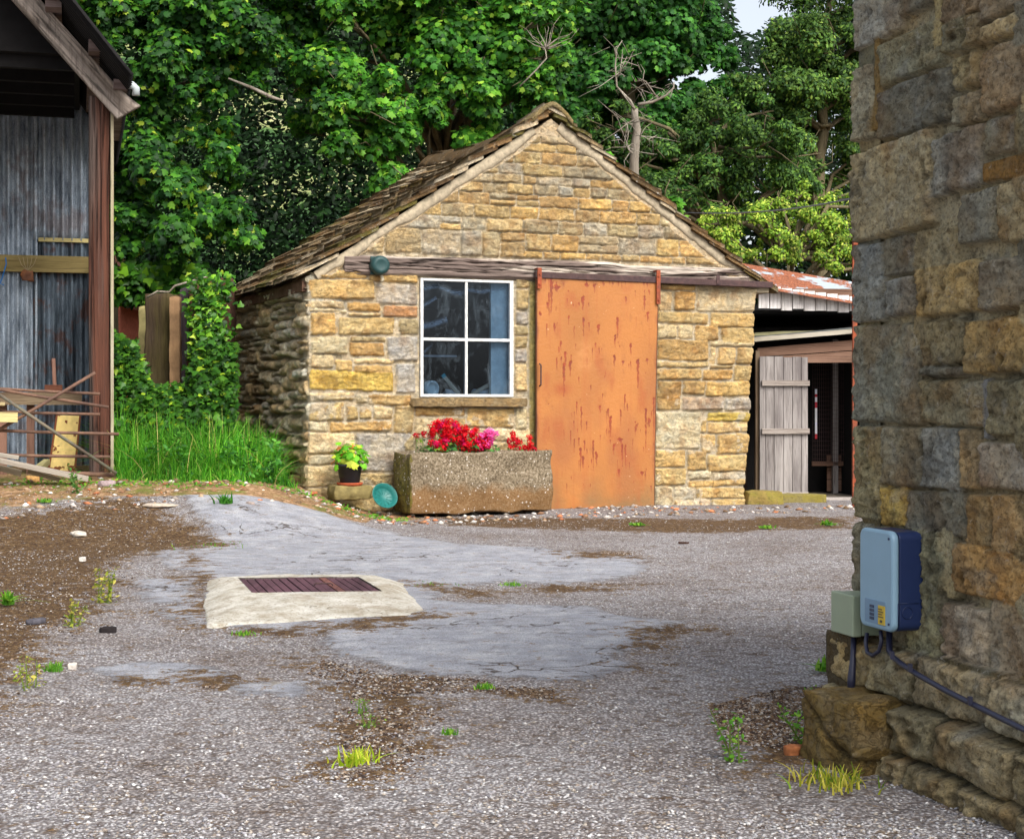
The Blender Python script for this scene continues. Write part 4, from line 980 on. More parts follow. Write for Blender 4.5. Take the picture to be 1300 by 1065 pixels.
m.prism([(-4.5, zl_+.05), (xr_, zl_+.05), (xr_-.0, zl_+.06), (-2.7, rclip(-2.7)-.05), (-4.5, rclip(-2.7)-.05)], .26, .29)  # black infill added so the gable reads as deep shade
m.build('light_blocker', M['void'], shed)
y_ = WY-.10; (xq1, z0) = sh(113, 347, y_); z1 = sh(113, 326, y_)[1]
m = MB(); m.box(-4.4, xq1+.02, y_, y_+.06, z0, z1); m.build('rail', m_wood('pale rail', lin(190, 170, 112, .65), lin(150, 132, 84, .65), 'X', (.08, .06, .03), .8, .5), shed, bevel=.004)
# gutter end and white bend at the eave
x, z = sh(168, 112, -.15)
m = MB(); m.tube([(x-.06, -.15, z+.02), (x, -.17, z+.02), (x+.03, -.18, z-.01), (x+.03, -.18, z-.07)], .035, 12); m.build('pipe_bend', m_plain('grey white pvc', lin(186, 196, 196, .75), .05, .4), shed, True)
# ---- things in the shed
def sw_(px, py, yk): x, z = sh(px, py, yk); return SF.W(x, yk, z)
# bench plank
x0, zt = sh(-60, 498, .9); x1, zb = sh(104, 514, .9)
o = tag(empty('bench', SF.W(x0, .9, 0), ST), 'dark timber bench plank across the lower part of the shed', 'bench')
m = MB(); m.box(0, x1-x0, -.02, .02, zb, zt); m.build('front_board', m_wood('bench wood', (.12, .08, .05), (.24, .18, .11), 'X'), o)
m = MB(); m.box(0, x1-x0, .02, .5, zt-.04, zt); m.build('top', M['brown_x'], o)
for xq in (.4, x1-x0-.5):
    m = MB(); m.box(xq, xq+.07, .1, .17, .1, zt-.04); m.build('leg', M['brown_z'], o)
# broom standing on the bench
x0, z0 = sh(68, 496, 1.0)
br_ = tag(empty('broom', SF.W(x0, 1.0, z0), ST), 'short wooden-handled broom standing head down on the bench', 'broom')
hw = sh(79, 490, 1.0)[0]-sh(56, 490, 1.0)[0]
m = MB(); m.box(-hw/2, hw/2, -.03, .03, .0, .055); m.build('head', m_wood('broom head', (.10, .035, .02), (.18, .07, .04), 'X'), br_, bevel=.006)
m = MB(); m.tube([(.01, 0, .05), (-.0, 0, sh(69, 455, 1.0)[1]-z0)], .019, 10); m.build('handle', m_wood('broom handle', lin(204, 160, 140, .6), lin(180, 130, 110, .6), 'Z', (.1, .05, .03), 1, .3), br_)
# cream rusty panel
pq = [sh(*p, .75) for p in ((71, 527), (103, 528), (96, 601), (60, 600))]
us, ts = np.meshgrid(np.linspace(0, 1, 70), np.linspace(0, 1, 150))
xx = (pq[3][0]*(1-us)+pq[2][0]*us)*(1-ts)+(pq[0][0]*(1-us)+pq[1][0]*us)*ts; zz = (pq[3][1]*(1-us)+pq[2][1]*us)*(1-ts)+(pq[0][1]*(1-us)+pq[1][1]*us)*ts
Cc = np.ones(us.shape+(3,))*np.array(lin(236, 208, 130, .8)); ru = (fbm(us*5, ts*9, 0, 4, 5)+.9*(np.minimum(np.minimum(us, 1-us)*1.5, 1) < .12)+.5*sst(.3, 0, ts)) > .42
Cc[ru] = np.array(lin(130, 70, 36, .7)); Cc *= (1+.2*fbm(us*9, ts*14, 0, 3, 3))[..., None]
xm, zm = xx.mean(), zz.min()
o = grid_panel('metal_panel', xx-xm, zz-zm, .004*fbm(us*3, ts*3, 0, 2, 3), Cc, M['rpanel'] if 'rpanel' in M else None, None, None, .02)
tt = NT('chipped cream paint'); tt.set(tt.attr('Col'), .6, 0, tt.noise(40), .002); o.data.materials.append(tt.m)
o.location = SF.W(xm, .75, zm); o.rotation_euler = (0, 0, ST); tag(o, 'chipped cream metal panel with rust patches leaning upright behind the gate bars', 'metal panel')
# rusty gate
gt = tag(empty('field_gate', SF.W(0, -.25, 0), ST), 'rusty tubular metal gate leaning across the foot of the shed', 'gate')
gmats = M['iron']
tb_ = m_rust('rusty green tube', (.13, .075, .05), (.22, .12, .08))
def gbar(a, b, r, nm='bar', yy=-.28, mt=None):
    A = SF.hit(*a, yy); B = SF.hit(*b, yy); m = MB(); m.tube([(A[0], yy+.25, A[1]), ((A[0]+B[0])/2, yy+.25, (A[1]+B[1])/2-.005), (B[0], yy+.25, B[1])], r, 10); m.build(nm, mt or tb_, gt, True)
gbar((-40, 491), (127, 500), .013); gbar((-40, 488), (138, 517), .014, yy=-.31); gbar((-40, 521), (127, 526), .013); gbar((-40, 545), (151, 551), .014)
gbar((-40, 576), (140, 580), .014); gbar((40, 598), (147, 603), .022); gbar((-40, 568), (121, 473), .015, 'brace', -.34); gbar((-40, 474), (148, 601), .015, 'brace', -.36, m_rust('greenish tube', (.10, .12, .09), (.18, .13, .09)))
# loose planks
def plank(a, b, h, d0, d1, lab, col, yk=-.5, cat='plank'):
    A = np.array(SF.W(SF.hit(*a, yk)[0], yk, SF.hit(*a, yk)[1])); B = np.array(SF.W(SF.hit(*b, yk+d1)[0], yk+d1, SF.hit(*b, yk+d1)[1]))
    v = B-A; L = np.linalg.norm(v); m = MB(); m.box(0, L, -d0/2, d0/2, -h/2, h/2)
    o = m.build('plank' if cat == 'plank' else 'timber', m_wood('plank '+lab[:14], col, tuple(q*.8 for q in col), 'X', (.08, .06, .05), 1, .4), None, bevel=.003, loc=tuple(A))
    o.rotation_euler = (0, -math.atan2(v[2], math.hypot(v[0], v[1])), math.atan2(v[1], v[0])); return tag(o, lab, cat)
plank((-60, 572), (112, 608), .045, .09, .0, 'long pale grey board lying on the ground across the shed mouth', lin(196, 184, 168, .65), -.6)
plank((-60, 578), (27, 601), .05, .10, 0, 'shorter grey board under the long pale one at the left edge', lin(170, 156, 132, .65), -.45)
plank((-60, 568), (24, 581), .035, .08, 0, 'thin light board above the long pale one at the left edge', lin(206, 196, 180, .65), -.3)
plank((35, 598), (76, 609), .035, .08, 0, 'short weathered board end poking out below the long pale one', lin(176, 160, 132, .65), -.5)
plank((48, 595), (60, 586), .05, .06, .2, 'short pale timber offcut lying behind the gate at the foot of the cream panel', lin(206, 196, 140, .6), .3)
plank((-60, 528), (22, 530), .085, .12, .05, 'thick freshly sawn yellow timber end sticking in from the left edge', lin(232, 214, 150, .75), -.45, 'timber')
plank((-60, 511), (6, 513), .03, .06, .05, 'narrow pale batten end above the thick yellow timber', lin(206, 186, 140, .7), -.4, 'timber')
# twine and rusty shackle on the rail
y_ = WY-.16
m = MB(); P_ = [sh(*p, y_) for p in ((7, 327), (8, 335), (3, 352), (0, 360), (5, 362))]
m.tube([(p[0], y_, p[1]) for p in P_], .007, 6)
o = m.build('twine', m_plain('blue twine', (.02, .16, .45), .2, .7), None, True, loc=SF.o, rz=ST); tag(o, 'bright blue twine looped over the pale rail in the shed', 'twine')
p = sw_(35, 350, y_); o = tag(empty('rusty_shackle', p, ST), 'rusty brown lump of ironwork tied to the rail with twine', 'ironwork')
V, Fc = rock_arrays(.13, .06, .12, n=8, rough=.12, seed=5, sq=.6); mesh_obj('lump', V, np.array(Fc), M['rust'], o, True)
m = MB()
for k in range(5):
    x = -.06+.03*k; m.tube([(0, -.01, .05), (x, -.02, .11), (x*1.5, -.02, .19)], .004, 5)
m.build('cord', m_plain('pale cord', lin(190, 170, 130, .6)), o)

# ================================================================ lean-to and small timber shed on the right
LT = radians(4)
LF = Frame(WP(958, 632, 17.3)[0], 17.3, LT)
lean = empty('lean_to', (LF.o[0], LF.o[1], 0), LT, 'dark lean-to with rusty corrugated roof between the hut and the barn corner', 'lean-to')
def lt(px, py, yk=0.0): return LF.hit(px, py, yk)
# roof sheet: front edge from (945,362) to (1088,384), back edge at top from (940,335) to (1088,352)
a = lt(935, 361, -.15); b = lt(1120, 392, -.15); a2 = lt(930, 333, 1.3); b2 = lt(1130, 358, 1.3)
du = np.array([b[0]-a[0], 0, b[1]-a[1]]); lu = np.linalg.norm(du); du /= lu
dv = np.array([a2[0]-a[0], 1.45, a2[1]-a[1]]); lv = np.linalg.norm(dv); dv /= lv
nr = np.cross(du, dv); nr *= np.sign(nr[2])
corr('roof_sheet', (a[0], -.15, a[1]), dv, du, lv, lu, nr, M['rroof'], lean, pitch=.17, amp=.022)
# hanging boards under the roof edge
n = 9; xs = np.linspace(lt(962, 380)[0], lt(1092, 390)[0], n+1); rb = random.Random(3)
bm = m_wood('pale weather boards', lin(244, 240, 236, .95), lin(210, 202, 198, .9), 'Z', (.05, .035, .03), 1, .6)
for i in range(n):
    xm = (xs[i]+xs[i+1])/2; t = (xm-xs[0])/(xs[-1]-xs[0]); top = lt(960, 364)[1]*(1-t)+lt(1088, 380)[1]*t; bot = lt(960, 392)[1]*(1-t)+lt(1088, 397)[1]*t
    m = MB(); m.box(xs[i]+.006, xs[i+1]-.004, -.02+rb.uniform(-.005, .005), .02, bot+rb.uniform(-.01, .02), top+.02); m.build('board', bm, lean)
m = MB(); q = lt(955, 372)
m.box(q[0]-.1, 1.5, .02, .1, lt(960, 378)[1], lt(960, 366)[1]); m.build('beam', M['brown_x'], lean)
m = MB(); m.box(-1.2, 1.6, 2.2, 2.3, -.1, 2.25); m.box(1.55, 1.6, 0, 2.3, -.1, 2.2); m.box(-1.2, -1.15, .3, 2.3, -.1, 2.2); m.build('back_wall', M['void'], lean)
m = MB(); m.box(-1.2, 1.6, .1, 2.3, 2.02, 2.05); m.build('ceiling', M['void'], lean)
# tall thin red pipe at the barn corner
x, zb = WP(1085, 422, 15.5)[0], 0
px_, _, z0 = WP(1085, 640, 15.5); _, _, z1 = WP(1085, 305, 15.5)
m = MB(); m.box(-.022, .022, -.02, .02, 0, z1); m.box(-.022, .022, -.05, -.02, z1-.05, z1-.02)
tag(m.build('iron_post', M['redrust'], None, loc=(px_, 15.5, 0)), 'thin rust-red iron post beside the barn corner in front of the lean-to', 'post')
# small shed (hen house)
KF = Frame(WP(961, 632, 16.9)[0], 16.9, LT)
hen = empty('timber_shed', (KF.o[0], KF.o[1], 0), LT, 'low weathered timber shed with an open plank door under the lean-to', 'timber shed')
def kf(px, py, yk=0.0): return KF.hit(px, py, yk)
x1 = kf(1100, 500)[0]
fl = kf(1060, 632)[1]; zt_l = kf(965, 441)[1]; zt_r = kf(1088, 430)[1]
m = MB()
aL, aR = kf(952, 432, -.1), kf(1096, 420, -.1)
m.prism([(aL[0], aL[1]-.02), (aR[0], aR[1]-.02), (aR[0], aR[1]+.028), (aL[0], aL[1]+.028)], -.12, -.08); m.build('roof_edge', m_wood('pale edge batten', lin(206, 198, 180, .7), lin(170, 160, 140, .7), 'X', (.1, .08, .06), 1, .4), hen)
m = MB(); m.prism([(aL[0], aL[1]+.0), (aR[0], aR[1]+.0), (aR[0], aR[1]+.05), (aL[0]+.2, aL[1]+.055), (aL[0], aL[1]+.04)], -.079, 1.2); m.build('roof', m_plain('grey felt', lin(92, 96, 96, .7), .3, .9), hen)
m = MB(); bL, bR = kf(958, 424, .0), kf(1048, 421, .0); m.prism([(bL[0], bL[1]-.02), (bR[0], bR[1]-.01), (bR[0], bR[1]+.012), (bL[0]+.3, bL[1]+.03), (bL[0], bL[1]+.012)], .0, .1); m.build('loose_batten', m_wood('mossy batten', lin(140, 140, 92, .6), lin(170, 164, 130, .6), 'X'), hen)
# header boards
for (y0l, y1l, y0r, y1r) in ((442, 453, 431, 444), (454, 461, 445, 460)):
    P = [kf(962, y1l), kf(1092, y1r), kf(1092, y0r), kf(962, y0l)]
    m = MB(); m.prism(P, 0, .03); m.build('header_board', M['brown_x'], hen)
# posts
for p0, p1, nm in ((959, 964, 'door_post'), (1083, 1088, 'door_post')):
    a, b = kf(p0, 540)[0], kf(p1, 540)[0]; m = MB(); m.box(a, b, -.015, .05, fl, kf(p0, 445)[1]); m.build(nm, m_wood('frame wood %d' % p0, lin(150, 130, 106, .65), lin(120, 96, 74, .6), 'Z'), hen)
a, b = kf(1088, 540)[0], kf(1090.5, 540)[0]
# door leaf (open leaf seen face on)
hd = empty('door', (kf(964, 625, -.05)[0], -.05, kf(964, 628, -.05)[1]-.0)); hd.parent = hen
z0 = kf(990, 627, -.05)[1]; z1 = kf(990, 452, -.05)[1]; x0 = kf(964, 540, -.05)[0]; xe = kf(1025.5, 540, -.05)[0]; n = 6; W_ = (xe-x0)/n
ws = [.13, .17, .19, .19, .18, .14]; acc = 0; rb = random.Random(5)
for i in range(n):
    w = ws[i]*(xe-x0); m = MB(); m.box(acc+.0025, acc+w-.0025, -.012+rb.uniform(-.003, .003), .012, rb.uniform(-.01, .012), z1-z0+rb.uniform(-.008, .004)); m.build('plank', M['grey_z'], hd, bevel=.002); acc += w
for (ya, yb_) in ((482, 489), (543, 550)):
    m = MB(); zz0 = kf(990, yb_, -.07)[1]-z0; zz1 = kf(990, ya, -.07)[1]-z0; m.box(.02, xe-x0+.01, -.045, -.014, zz0, zz1); m.build('batten', M['grey_x'], hd, bevel=.003)
m = MB(); m.box(.0, xe-x0, -.03, -.014, -.005, .03); m.build('batten', M['grey_x'], hd)
# left side boards in the gap between hut and shed (dark horizontal boards)
m = MB()
for k in range(11): 
    z = .05+.13*k; m.box(-.42, -.03, .35+.004*(k % 2), .37, z, z+.122)
m.build('side_board', m_wood('black boards', (.035, .022, .018), (.07, .045, .035), 'X'), hen)
# inside: floor, back and right wall boards, wire mesh, upright
m = MB(); m.box(-.4, x1, .05, 1.2, fl-.03, fl+.0); m.build('floor', m_plain('straw dust', (.16, .13, .10), .4, .9), hen)
m = MB()
for k in range(3): z = fl+.02+.14*k; m.box(kf(1050, 600, .9)[0], x1, .9, .92, z, z+.13)
m.build('wall_board', M['brown_x'], hen)
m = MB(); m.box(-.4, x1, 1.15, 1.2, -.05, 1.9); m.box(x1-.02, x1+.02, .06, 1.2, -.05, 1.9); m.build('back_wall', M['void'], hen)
m = MB(); xa = kf(1060, 540, .85)[0]; m.box(xa-.03, xa+.03, .82, .88, fl, 1.75); m.build('upright', M['grey_z'], hen)
m = MB(); xm0 = kf(1032, 540, .8)[0]; m.box(xm0, x1, .82, .86, kf(1060, 588, .8)[1]-.03, kf(1060, 588, .8)[1]+.02); m.build('mid_rail', M['brown_x'], hen)
m = MB(); xx = xm0
while xx < x1: m.box(xx-.0014, xx+.0014, .80, .803, kf(1060, 588, .8)[1], 1.7); xx += .025
zz = kf(1060, 588, .8)[1]
while zz < 1.7: m.box(xm0, x1, .799, .802, zz-.0014, zz+.0014); zz += .05
m.build('wire_mesh', M['iron'], hen)
# threshold plank
a, b = kf(1049, 634, -.12), kf(1090, 634, -.12); m = MB(); m.box(a[0]-.6, b[0]+.05, -.14, .05, kf(1060, 638, -.12)[1], kf(1060, 632, -.12)[1]); m.build('threshold', m_plain('grey sill', lin(186, 176, 168, .7), .2, .8), hen, bevel=.005)
# striped ribbon seen through the doorway
p = WP(1036, 545, 17.9)
m = MB(); hs = [(1.0, 'w'), ]; zz = WP(1036, 557, 17.75)[2]; z9 = WP(1036, 494, 17.75)[2]; k = 0; cl = []
hh_ = z9-zz
for (t0, t1, cc_) in ((0, .10, (.45, .02, .03)), (.10, .28, (.8, .8, .85)), (.28, .33, (.75, .75, .9)), (.33, .62, (.8, .8, .82)), (.62, .74, (.5, .02, .04)), (.74, .84, (.8, .8, .85)), (.84, .9, (.5, .02, .04)), (.9, 1, (.75, .8, .9))):
    m.box(-.012, .012, -.002, .002, hh_*t0, hh_*t1-.0005, col=cc_)
t = NT('barrier tape'); t.set(t.attr('Col'), .5)
tag(m.build('barrier_tape', t.m, None, cols=True, loc=(WP(1036, 540, 17.75)[0], 17.75, zz)), 'red and white striped tape hanging in the dark doorway', 'tape')
# stone step in front
a, _, _ = WP(957, 637, 16.75); 
def blk(px0, px1, py0, py1, Y, dep, lab, col, name, seed, **k):
    A = WP(px0, py1, Y); B = WP(px1, py0, Y); w = B[0]-A[0]; h = B[2]-A[2]
    t = NT('mossy stone %d' % seed); n1 = t.noise(8, 5, .6); n2 = t.noise(40, 5, .7)
    c = t.mix(t.ramp(n1, [(.42, 0), (.6, 1)]), lin(*col, .6), lin(176, 160, 72, .5)); c = t.mix(t.ramp(n2, [(.3, .7), (.5, 0)]), c, (.08, .06, .03)); t.set(c, .9, 0, n2, .008)
    return tag(rock(name, ((A[0]+B[0])/2, Y+dep/2, (A[2]+B[2])/2), (w, dep, h), t.m, None, k.get('rz', .03), seed, 18, k.get('rough', .05), k.get('sq', .2)), lab, 'stone')
blk(948, 996, 624, 651, 16.1, .3, 'rounded mossy yellow stone at the left foot of the plank door', (176, 150, 84), 'step_stone', 61, sq=.35)
blk(988, 1050, 628, 649, 16.35, .3, 'flat yellow-grey stone step in front of the plank door', (170, 156, 96), 'step_stone', 62, sq=.12, rough=.03)
# ================================================================ ground
def terrain(X, Y):
    b = .36*sst(-.9, -2.3, X+.10*np.maximum(Y-13, 0))*sst(10.8, 14.0, Y)
    b = b+.05*np.clip(Y-19, 0, 60)+.02*fbm(X*.8, Y*.8, 0, 3, 2)*sst(3, 6, Y)
    b = b+.05*sst(.9, 1.3, X)*sst(6, 4.5, Y)*0
    return b
def poly_sd(X, Y, poly):
    P = np.array(poly, float); sd = np.full(X.shape, 1e9); ins = np.zeros(X.shape, bool); n = len(P)
    for i in range(n):
        a, b = P[i], P[(i+1) % n]; e = b-a; wx, wy = X-a[0], Y-a[1]
        t = np.clip((wx*e[0]+wy*e[1])/(e@e+1e-12), 0, 1); sd = np.minimum(sd, np.hypot(wx-t*e[0], wy-t*e[1]))
        c = ((a[1] > Y) != (b[1] > Y)) & (X < (b[0]-a[0])*(Y-a[1])/((b[1]-a[1])+1e-12)+a[0]); ins ^= c
    return np.where(ins, sd, -sd)
def gp(lst): return [GP(*p) for p in lst]
xs = np.concatenate([[-200, -90, -40, -20, -12, -9, -7], np.arange(-5.6, 5.6, .0145), [7, 9, 12, 20, 40, 90, 200]])
ys = [-25, -10, -4, 0, 1.5, 2.5, 3.0]; y = 3.3
while y < 17.2: ys.append(y); y += .0085*(y/4)**1.35
ys += [17.6, 18, 18.6, 19.4, 20.4, 22, 24, 27, 31, 36, 45, 60, 90, 140, 220]
ys = np.array(ys); X, Y = np.meshgrid(xs, ys)
tar = [gp([(232, 668), (330, 663), (480, 674), (600, 694), (700, 699), (800, 706), (835, 722), (790, 738), (700, 743), (640, 738), (590, 745), (560, 760), (640, 768), (760, 772), (850, 792), (818, 815), (803, 850), (720, 864), (640, 866), (560, 858), (480, 850), (418, 833), (402, 806), (300, 797), (240, 792), (205, 775), (250, 760), (262, 735), (205, 722), (190, 700), (260, 690)]),
       gp([(118, 848), (190, 836), (262, 846), (300, 858), (262, 868), (160, 868)]), gp([(160, 738), (258, 735), (255, 770), (180, 765)]), gp([(300, 870), (380, 865), (370, 882), (310, 884)])]
sdt = np.full(X.shape, -9.0)
for p in tar: sdt = np.maximum(sdt, poly_sd(X, Y, p))
mo = [gp([(-120, 685), (60, 676), (160, 670), (275, 686), (300, 694), (200, 700), (160, 712), (150, 735), (130, 770), (90, 800), (40, 850), (0, 900), (-120, 930)]),
      gp([(405, 833), (425, 840), (480, 853), (560, 862), (640, 870), (705, 876), (700, 884), (600, 874), (520, 874), (540, 900), (520, 940), (500, 990), (420, 990), (450, 930), (470, 890), (440, 858), (412, 845)]),
      gp([(560, 655), (700, 657), (900, 660), (1090, 655), (1090, 672), (900, 676), (700, 672), (560, 668)]),
      gp([(795, 801), (860, 797), (895, 800), (850, 812), (828, 830), (805, 846), (800, 836), (822, 815)]),
      gp([(250, 790), (330, 796), (430, 790), (545, 776), (550, 782), (450, 800), (330, 806), (240, 800)]),
      gp([(238, 690), (262, 740), (258, 792), (240, 795), (244, 760)]), gp([(520, 742), (640, 750), (630, 760), (540, 750)]), gp([(690, 744), (800, 742), (800, 748), (690, 750)]),
      gp([(900, 900), (1045, 870), (1045, 975), (960, 975), (930, 930)]), gp([(700, 702), (800, 702), (800, 708), (700, 708)]), gp([(160, 862), (300, 862), (290, 872), (170, 872)])]
sdm = np.full(X.shape, -9.0)
for p in mo: sdm = np.maximum(sdm, poly_sd(X, Y, p))
ea = [gp([(-400, 600), (330, 600), (420, 632), (500, 650), (560, 656), (480, 662), (380, 660), (230, 664), (100, 672), (-400, 690)])]
sde = poly_sd(X, Y, ea[0]); sde = np.where((Y > 12.9) & (X < -1.2), 1.0, sde); sde = np.where(Y > 17.5, 1.0, sde)
S_ = lambda sd, w: np.clip(.5+sd/w, 0, 1)
nz = .16*fbm(X*3.5, Y*3.5, 0, 6, 12, .62)
mask = np.stack([S_(sdt+nz, .22), S_(sdm+nz*1.5, .42), S_(sde+nz*2, .9)], -1)
T1 = S_(sdt+nz+.02*fbm(X*30, Y*30, 0, 3, 3), .05)
Zg = terrain(X, Y)+.010*T1*(Y < 17.5)+.006*fbm(X*22, Y*22, 0, 4, 15)*(1-T1)*(Y < 17.5)+.004*np.abs(fbm(X*55, Y*55, 0, 2, 16))*(1-T1)
idx = np.arange(X.size).reshape(X.shape); q = np.stack([idx[:-1, :-1], idx[:-1, 1:], idx[1:, 1:], idx[1:, :-1]], -1).reshape(-1, 4)
t = NT('yard ground'); t.b.inputs['Specular IOR Level'].default_value = .2
mk = t.sep(t.attr('mask')); crd = t.coord()
v1 = t.vor(88, out='Color'); vd = t.vor(88); v2 = t.vor(240, out='Color'); nb = t.noise(1.3, 5, .6); nf = t.noise(26, 6, .7); nl = t.noise(7, 6, .7); nff = t.noise(140, 4, .7)
g1 = t.ramp(t.sep(v1)[0], [(0, lin(128, 126, 128)), (.4, lin(166, 164, 167)), (.75, lin(190, 188, 189)), (.95, lin(208, 206, 206)), (1, lin(232, 230, 226))])
g2 = t.ramp(t.sep(v2)[1], [(0, lin(124, 122, 128)), (.5, lin(174, 172, 176)), (1, lin(212, 210, 210))])
g = t.mix(.45, g1, g2); g = t.mix(t.ramp(vd, [(.26, 0), (.60, .75)]), g, lin(74, 66, 64))
g = t.mix(t.ramp(nf, [(.36, .8), (.49, 0)]), g, lin(86, 74, 68)); g = t.mix(t.ramp(nb, [(.42, 0), (.66, .6)]), g, t.mix(1.0, g, lin(206, 190, 178), 'MULTIPLY'))
ta = t.ramp(t.noise(5, 7, .75), [(.3, lin(128, 130, 138)), (.5, lin(154, 156, 162)), (.7, lin(180, 180, 182))]); ta = t.mix(t.ramp(nff, [(.36, .75), (.5, 0)]), ta, lin(84, 82, 90)); ta = t.mix(t.ramp(t.noise(16, 8, .85, (.5, 1, 1)), [(.55, 0), (.62, .7)]), ta, g); ta = t.mix(t.ramp(t.noise(4, 8, .85, (.4, 1.4, 1)), [(.56, 0), (.64, .4)]), ta, lin(110, 92, 74)); ta = t.mix(t.ramp(nff, [(.62, 0), (.7, .5)]), ta, lin(206, 204, 206))
cr_ = t.vor(2.1, out='Distance', feat='DISTANCE_TO_EDGE', vec=None)
wv = t.n.new('ShaderNodeTexVoronoi'); wv.feature = 'DISTANCE_TO_EDGE'; wv.inputs['Scale'].default_value = 2.3
mp = t.n.new('ShaderNodeVectorMath'); mp.operation = 'ADD'; ns = t.n.new('ShaderNodeTexNoise'); ns.inputs['Scale'].default_value = 3.0; ns.inputs['Detail'].default_value = 6
sc_ = t.n.new('ShaderNodeVectorMath'); sc_.operation = 'SCALE'; sc_.inputs['Scale'].default_value = .7
t.l.new(crd, ns.inputs['Vector']); t.l.new(ns.outputs['Color'], sc_.inputs[0]); t.l.new(crd, mp.inputs[0]); t.l.new(sc_.outputs[0], mp.inputs[1]); t.l.new(mp.outputs[0], wv.inputs['Vector'])
crk = t.math('MULTIPLY', t.ramp(wv.outputs[0], [(.004, 1), (.022, 0)]), t.ramp(nb, [(.50, 0), (.58, 1)]))
ta = t.mix(crk, ta, lin(70, 58, 48))
tm = t.ramp(t.math('ADD', mk[0], t.math('MULTIPLY', t.math('SUBTRACT', nf, .5), .9)), [(.44, 0), (.56, 1)])
tm = t.math('MULTIPLY', tm, t.ramp(t.math('ADD', t.noise(9, 8, .8, (1, 2, 1)), t.math('MULTIPLY', mk[0], .30)), [(.62, .05), (.72, 1)]))
c = t.mix(tm, t.mix(1.0, g, (1.12, 1.11, 1.09), 'MULTIPLY'), ta)
mf = t.noise(34, 6, .8); mcol = t.ramp(mf, [(.3, lin(34, 24, 18)), (.48, lin(78, 58, 40)), (.60, lin(118, 94, 62)), (.70, lin(190, 176, 160))])
mm = t.ramp(t.math('ADD', t.math('ADD', mk[1], t.math('MULTIPLY', t.math('SUBTRACT', mf, .5), 3.0)), t.math('MULTIPLY', t.math('SUBTRACT', nl, .5), 3.0)), [(.50, 0), (.60, 1)])
mm = t.math('MAXIMUM', mm, t.math('MULTIPLY', t.ramp(t.noise(11, 8, .85, (.6, 1, 1)), [(.53, 0), (.60, .75)]), t.math('SUBTRACT', 1.0, t.math('MULTIPLY', tm, .6))))
ec = t.ramp(t.noise(18, 7, .8), [(.3, lin(74, 56, 36)), (.48, lin(140, 108, 74)), (.62, lin(184, 152, 120)), (.72, lin(206, 186, 164))])
ec = t.mix(t.ramp(t.noise(3.1, 5, .7), [(.50, 0), (.60, .75)]), ec, t.ramp(mf, [(.3, lin(40, 56, 18)), (.6, lin(112, 130, 44))]))
em = t.ramp(t.math('ADD', mk[2], t.math('MULTIPLY', t.math('SUBTRACT', nl, .5), 1.3)), [(.4, 0), (.62, 1)])
c = t.mix(em, c, ec); c = t.mix(mm, c, mcol)
hh = t.math('ADD', t.math('MULTIPLY', t.math('SUBTRACT', 1.0, vd), t.math('SUBTRACT', 1.0, t.math('MULTIPLY', tm, .85))), t.math('MULTIPLY', nff, .35)); hh = t.math('ADD', hh, t.math('MULTIPLY', mf, .8)); hh = t.math('SUBTRACT', hh, crk)
t.set(c, .9, 0, hh, .009, 1)
ground = mesh_obj('ground', np.stack([X, Y, Zg], -1).reshape(-1, 3), q, t.m, None, True, {'mask': mask.reshape(-1, 3)})
ground['kind'] = 'structure'
def gz(x, y): return float(terrain(np.array([x*1.0]), np.array([y*1.0]))[0])
def ray_ground(px, py):
    u = (px-CX)/F; lo = F/(py-HY)*.5; y = lo
    for _ in range(4000):
        if EYE-(py-HY)/F*y <= gz(u*y, y): break
        y += .01
    return u*y, y, gz(u*y, y)
# distant hill
xs = np.linspace(-160, 160, 60); ys = np.linspace(0, 90, 24); X2, Y2 = np.meshgrid(xs, ys)
Z2 = 2+Y2*(.50*sst(13, 4, X2)+.13)+4*fbm(X2*.02, Y2*.03, 0, 3, 5)*sst(0, 20, Y2); idx = np.arange(X2.size).reshape(X2.shape); q = np.stack([idx[:-1, :-1], idx[:-1, 1:], idx[1:, 1:], idx[1:, :-1]], -1).reshape(-1, 4)
t = NT('hill pasture'); n_ = t.noise(.09, 6, .6); nn = t.noise(.9, 5, .7); c = t.ramp(n_, [(.40, (.02, .055, .02)), (.5, (.06, .13, .03)), (.56, (.30, .32, .12)), (.66, (.42, .42, .22))]); t.set(t.mix(t.ramp(nn, [(.4, .5), (.6, 0)]), c, (.02, .05, .02)), .95)
tag(mesh_obj('hill', np.stack([X2, Y2+95, Z2], -1).reshape(-1, 3), q, t.m, None, True), kind='structure')
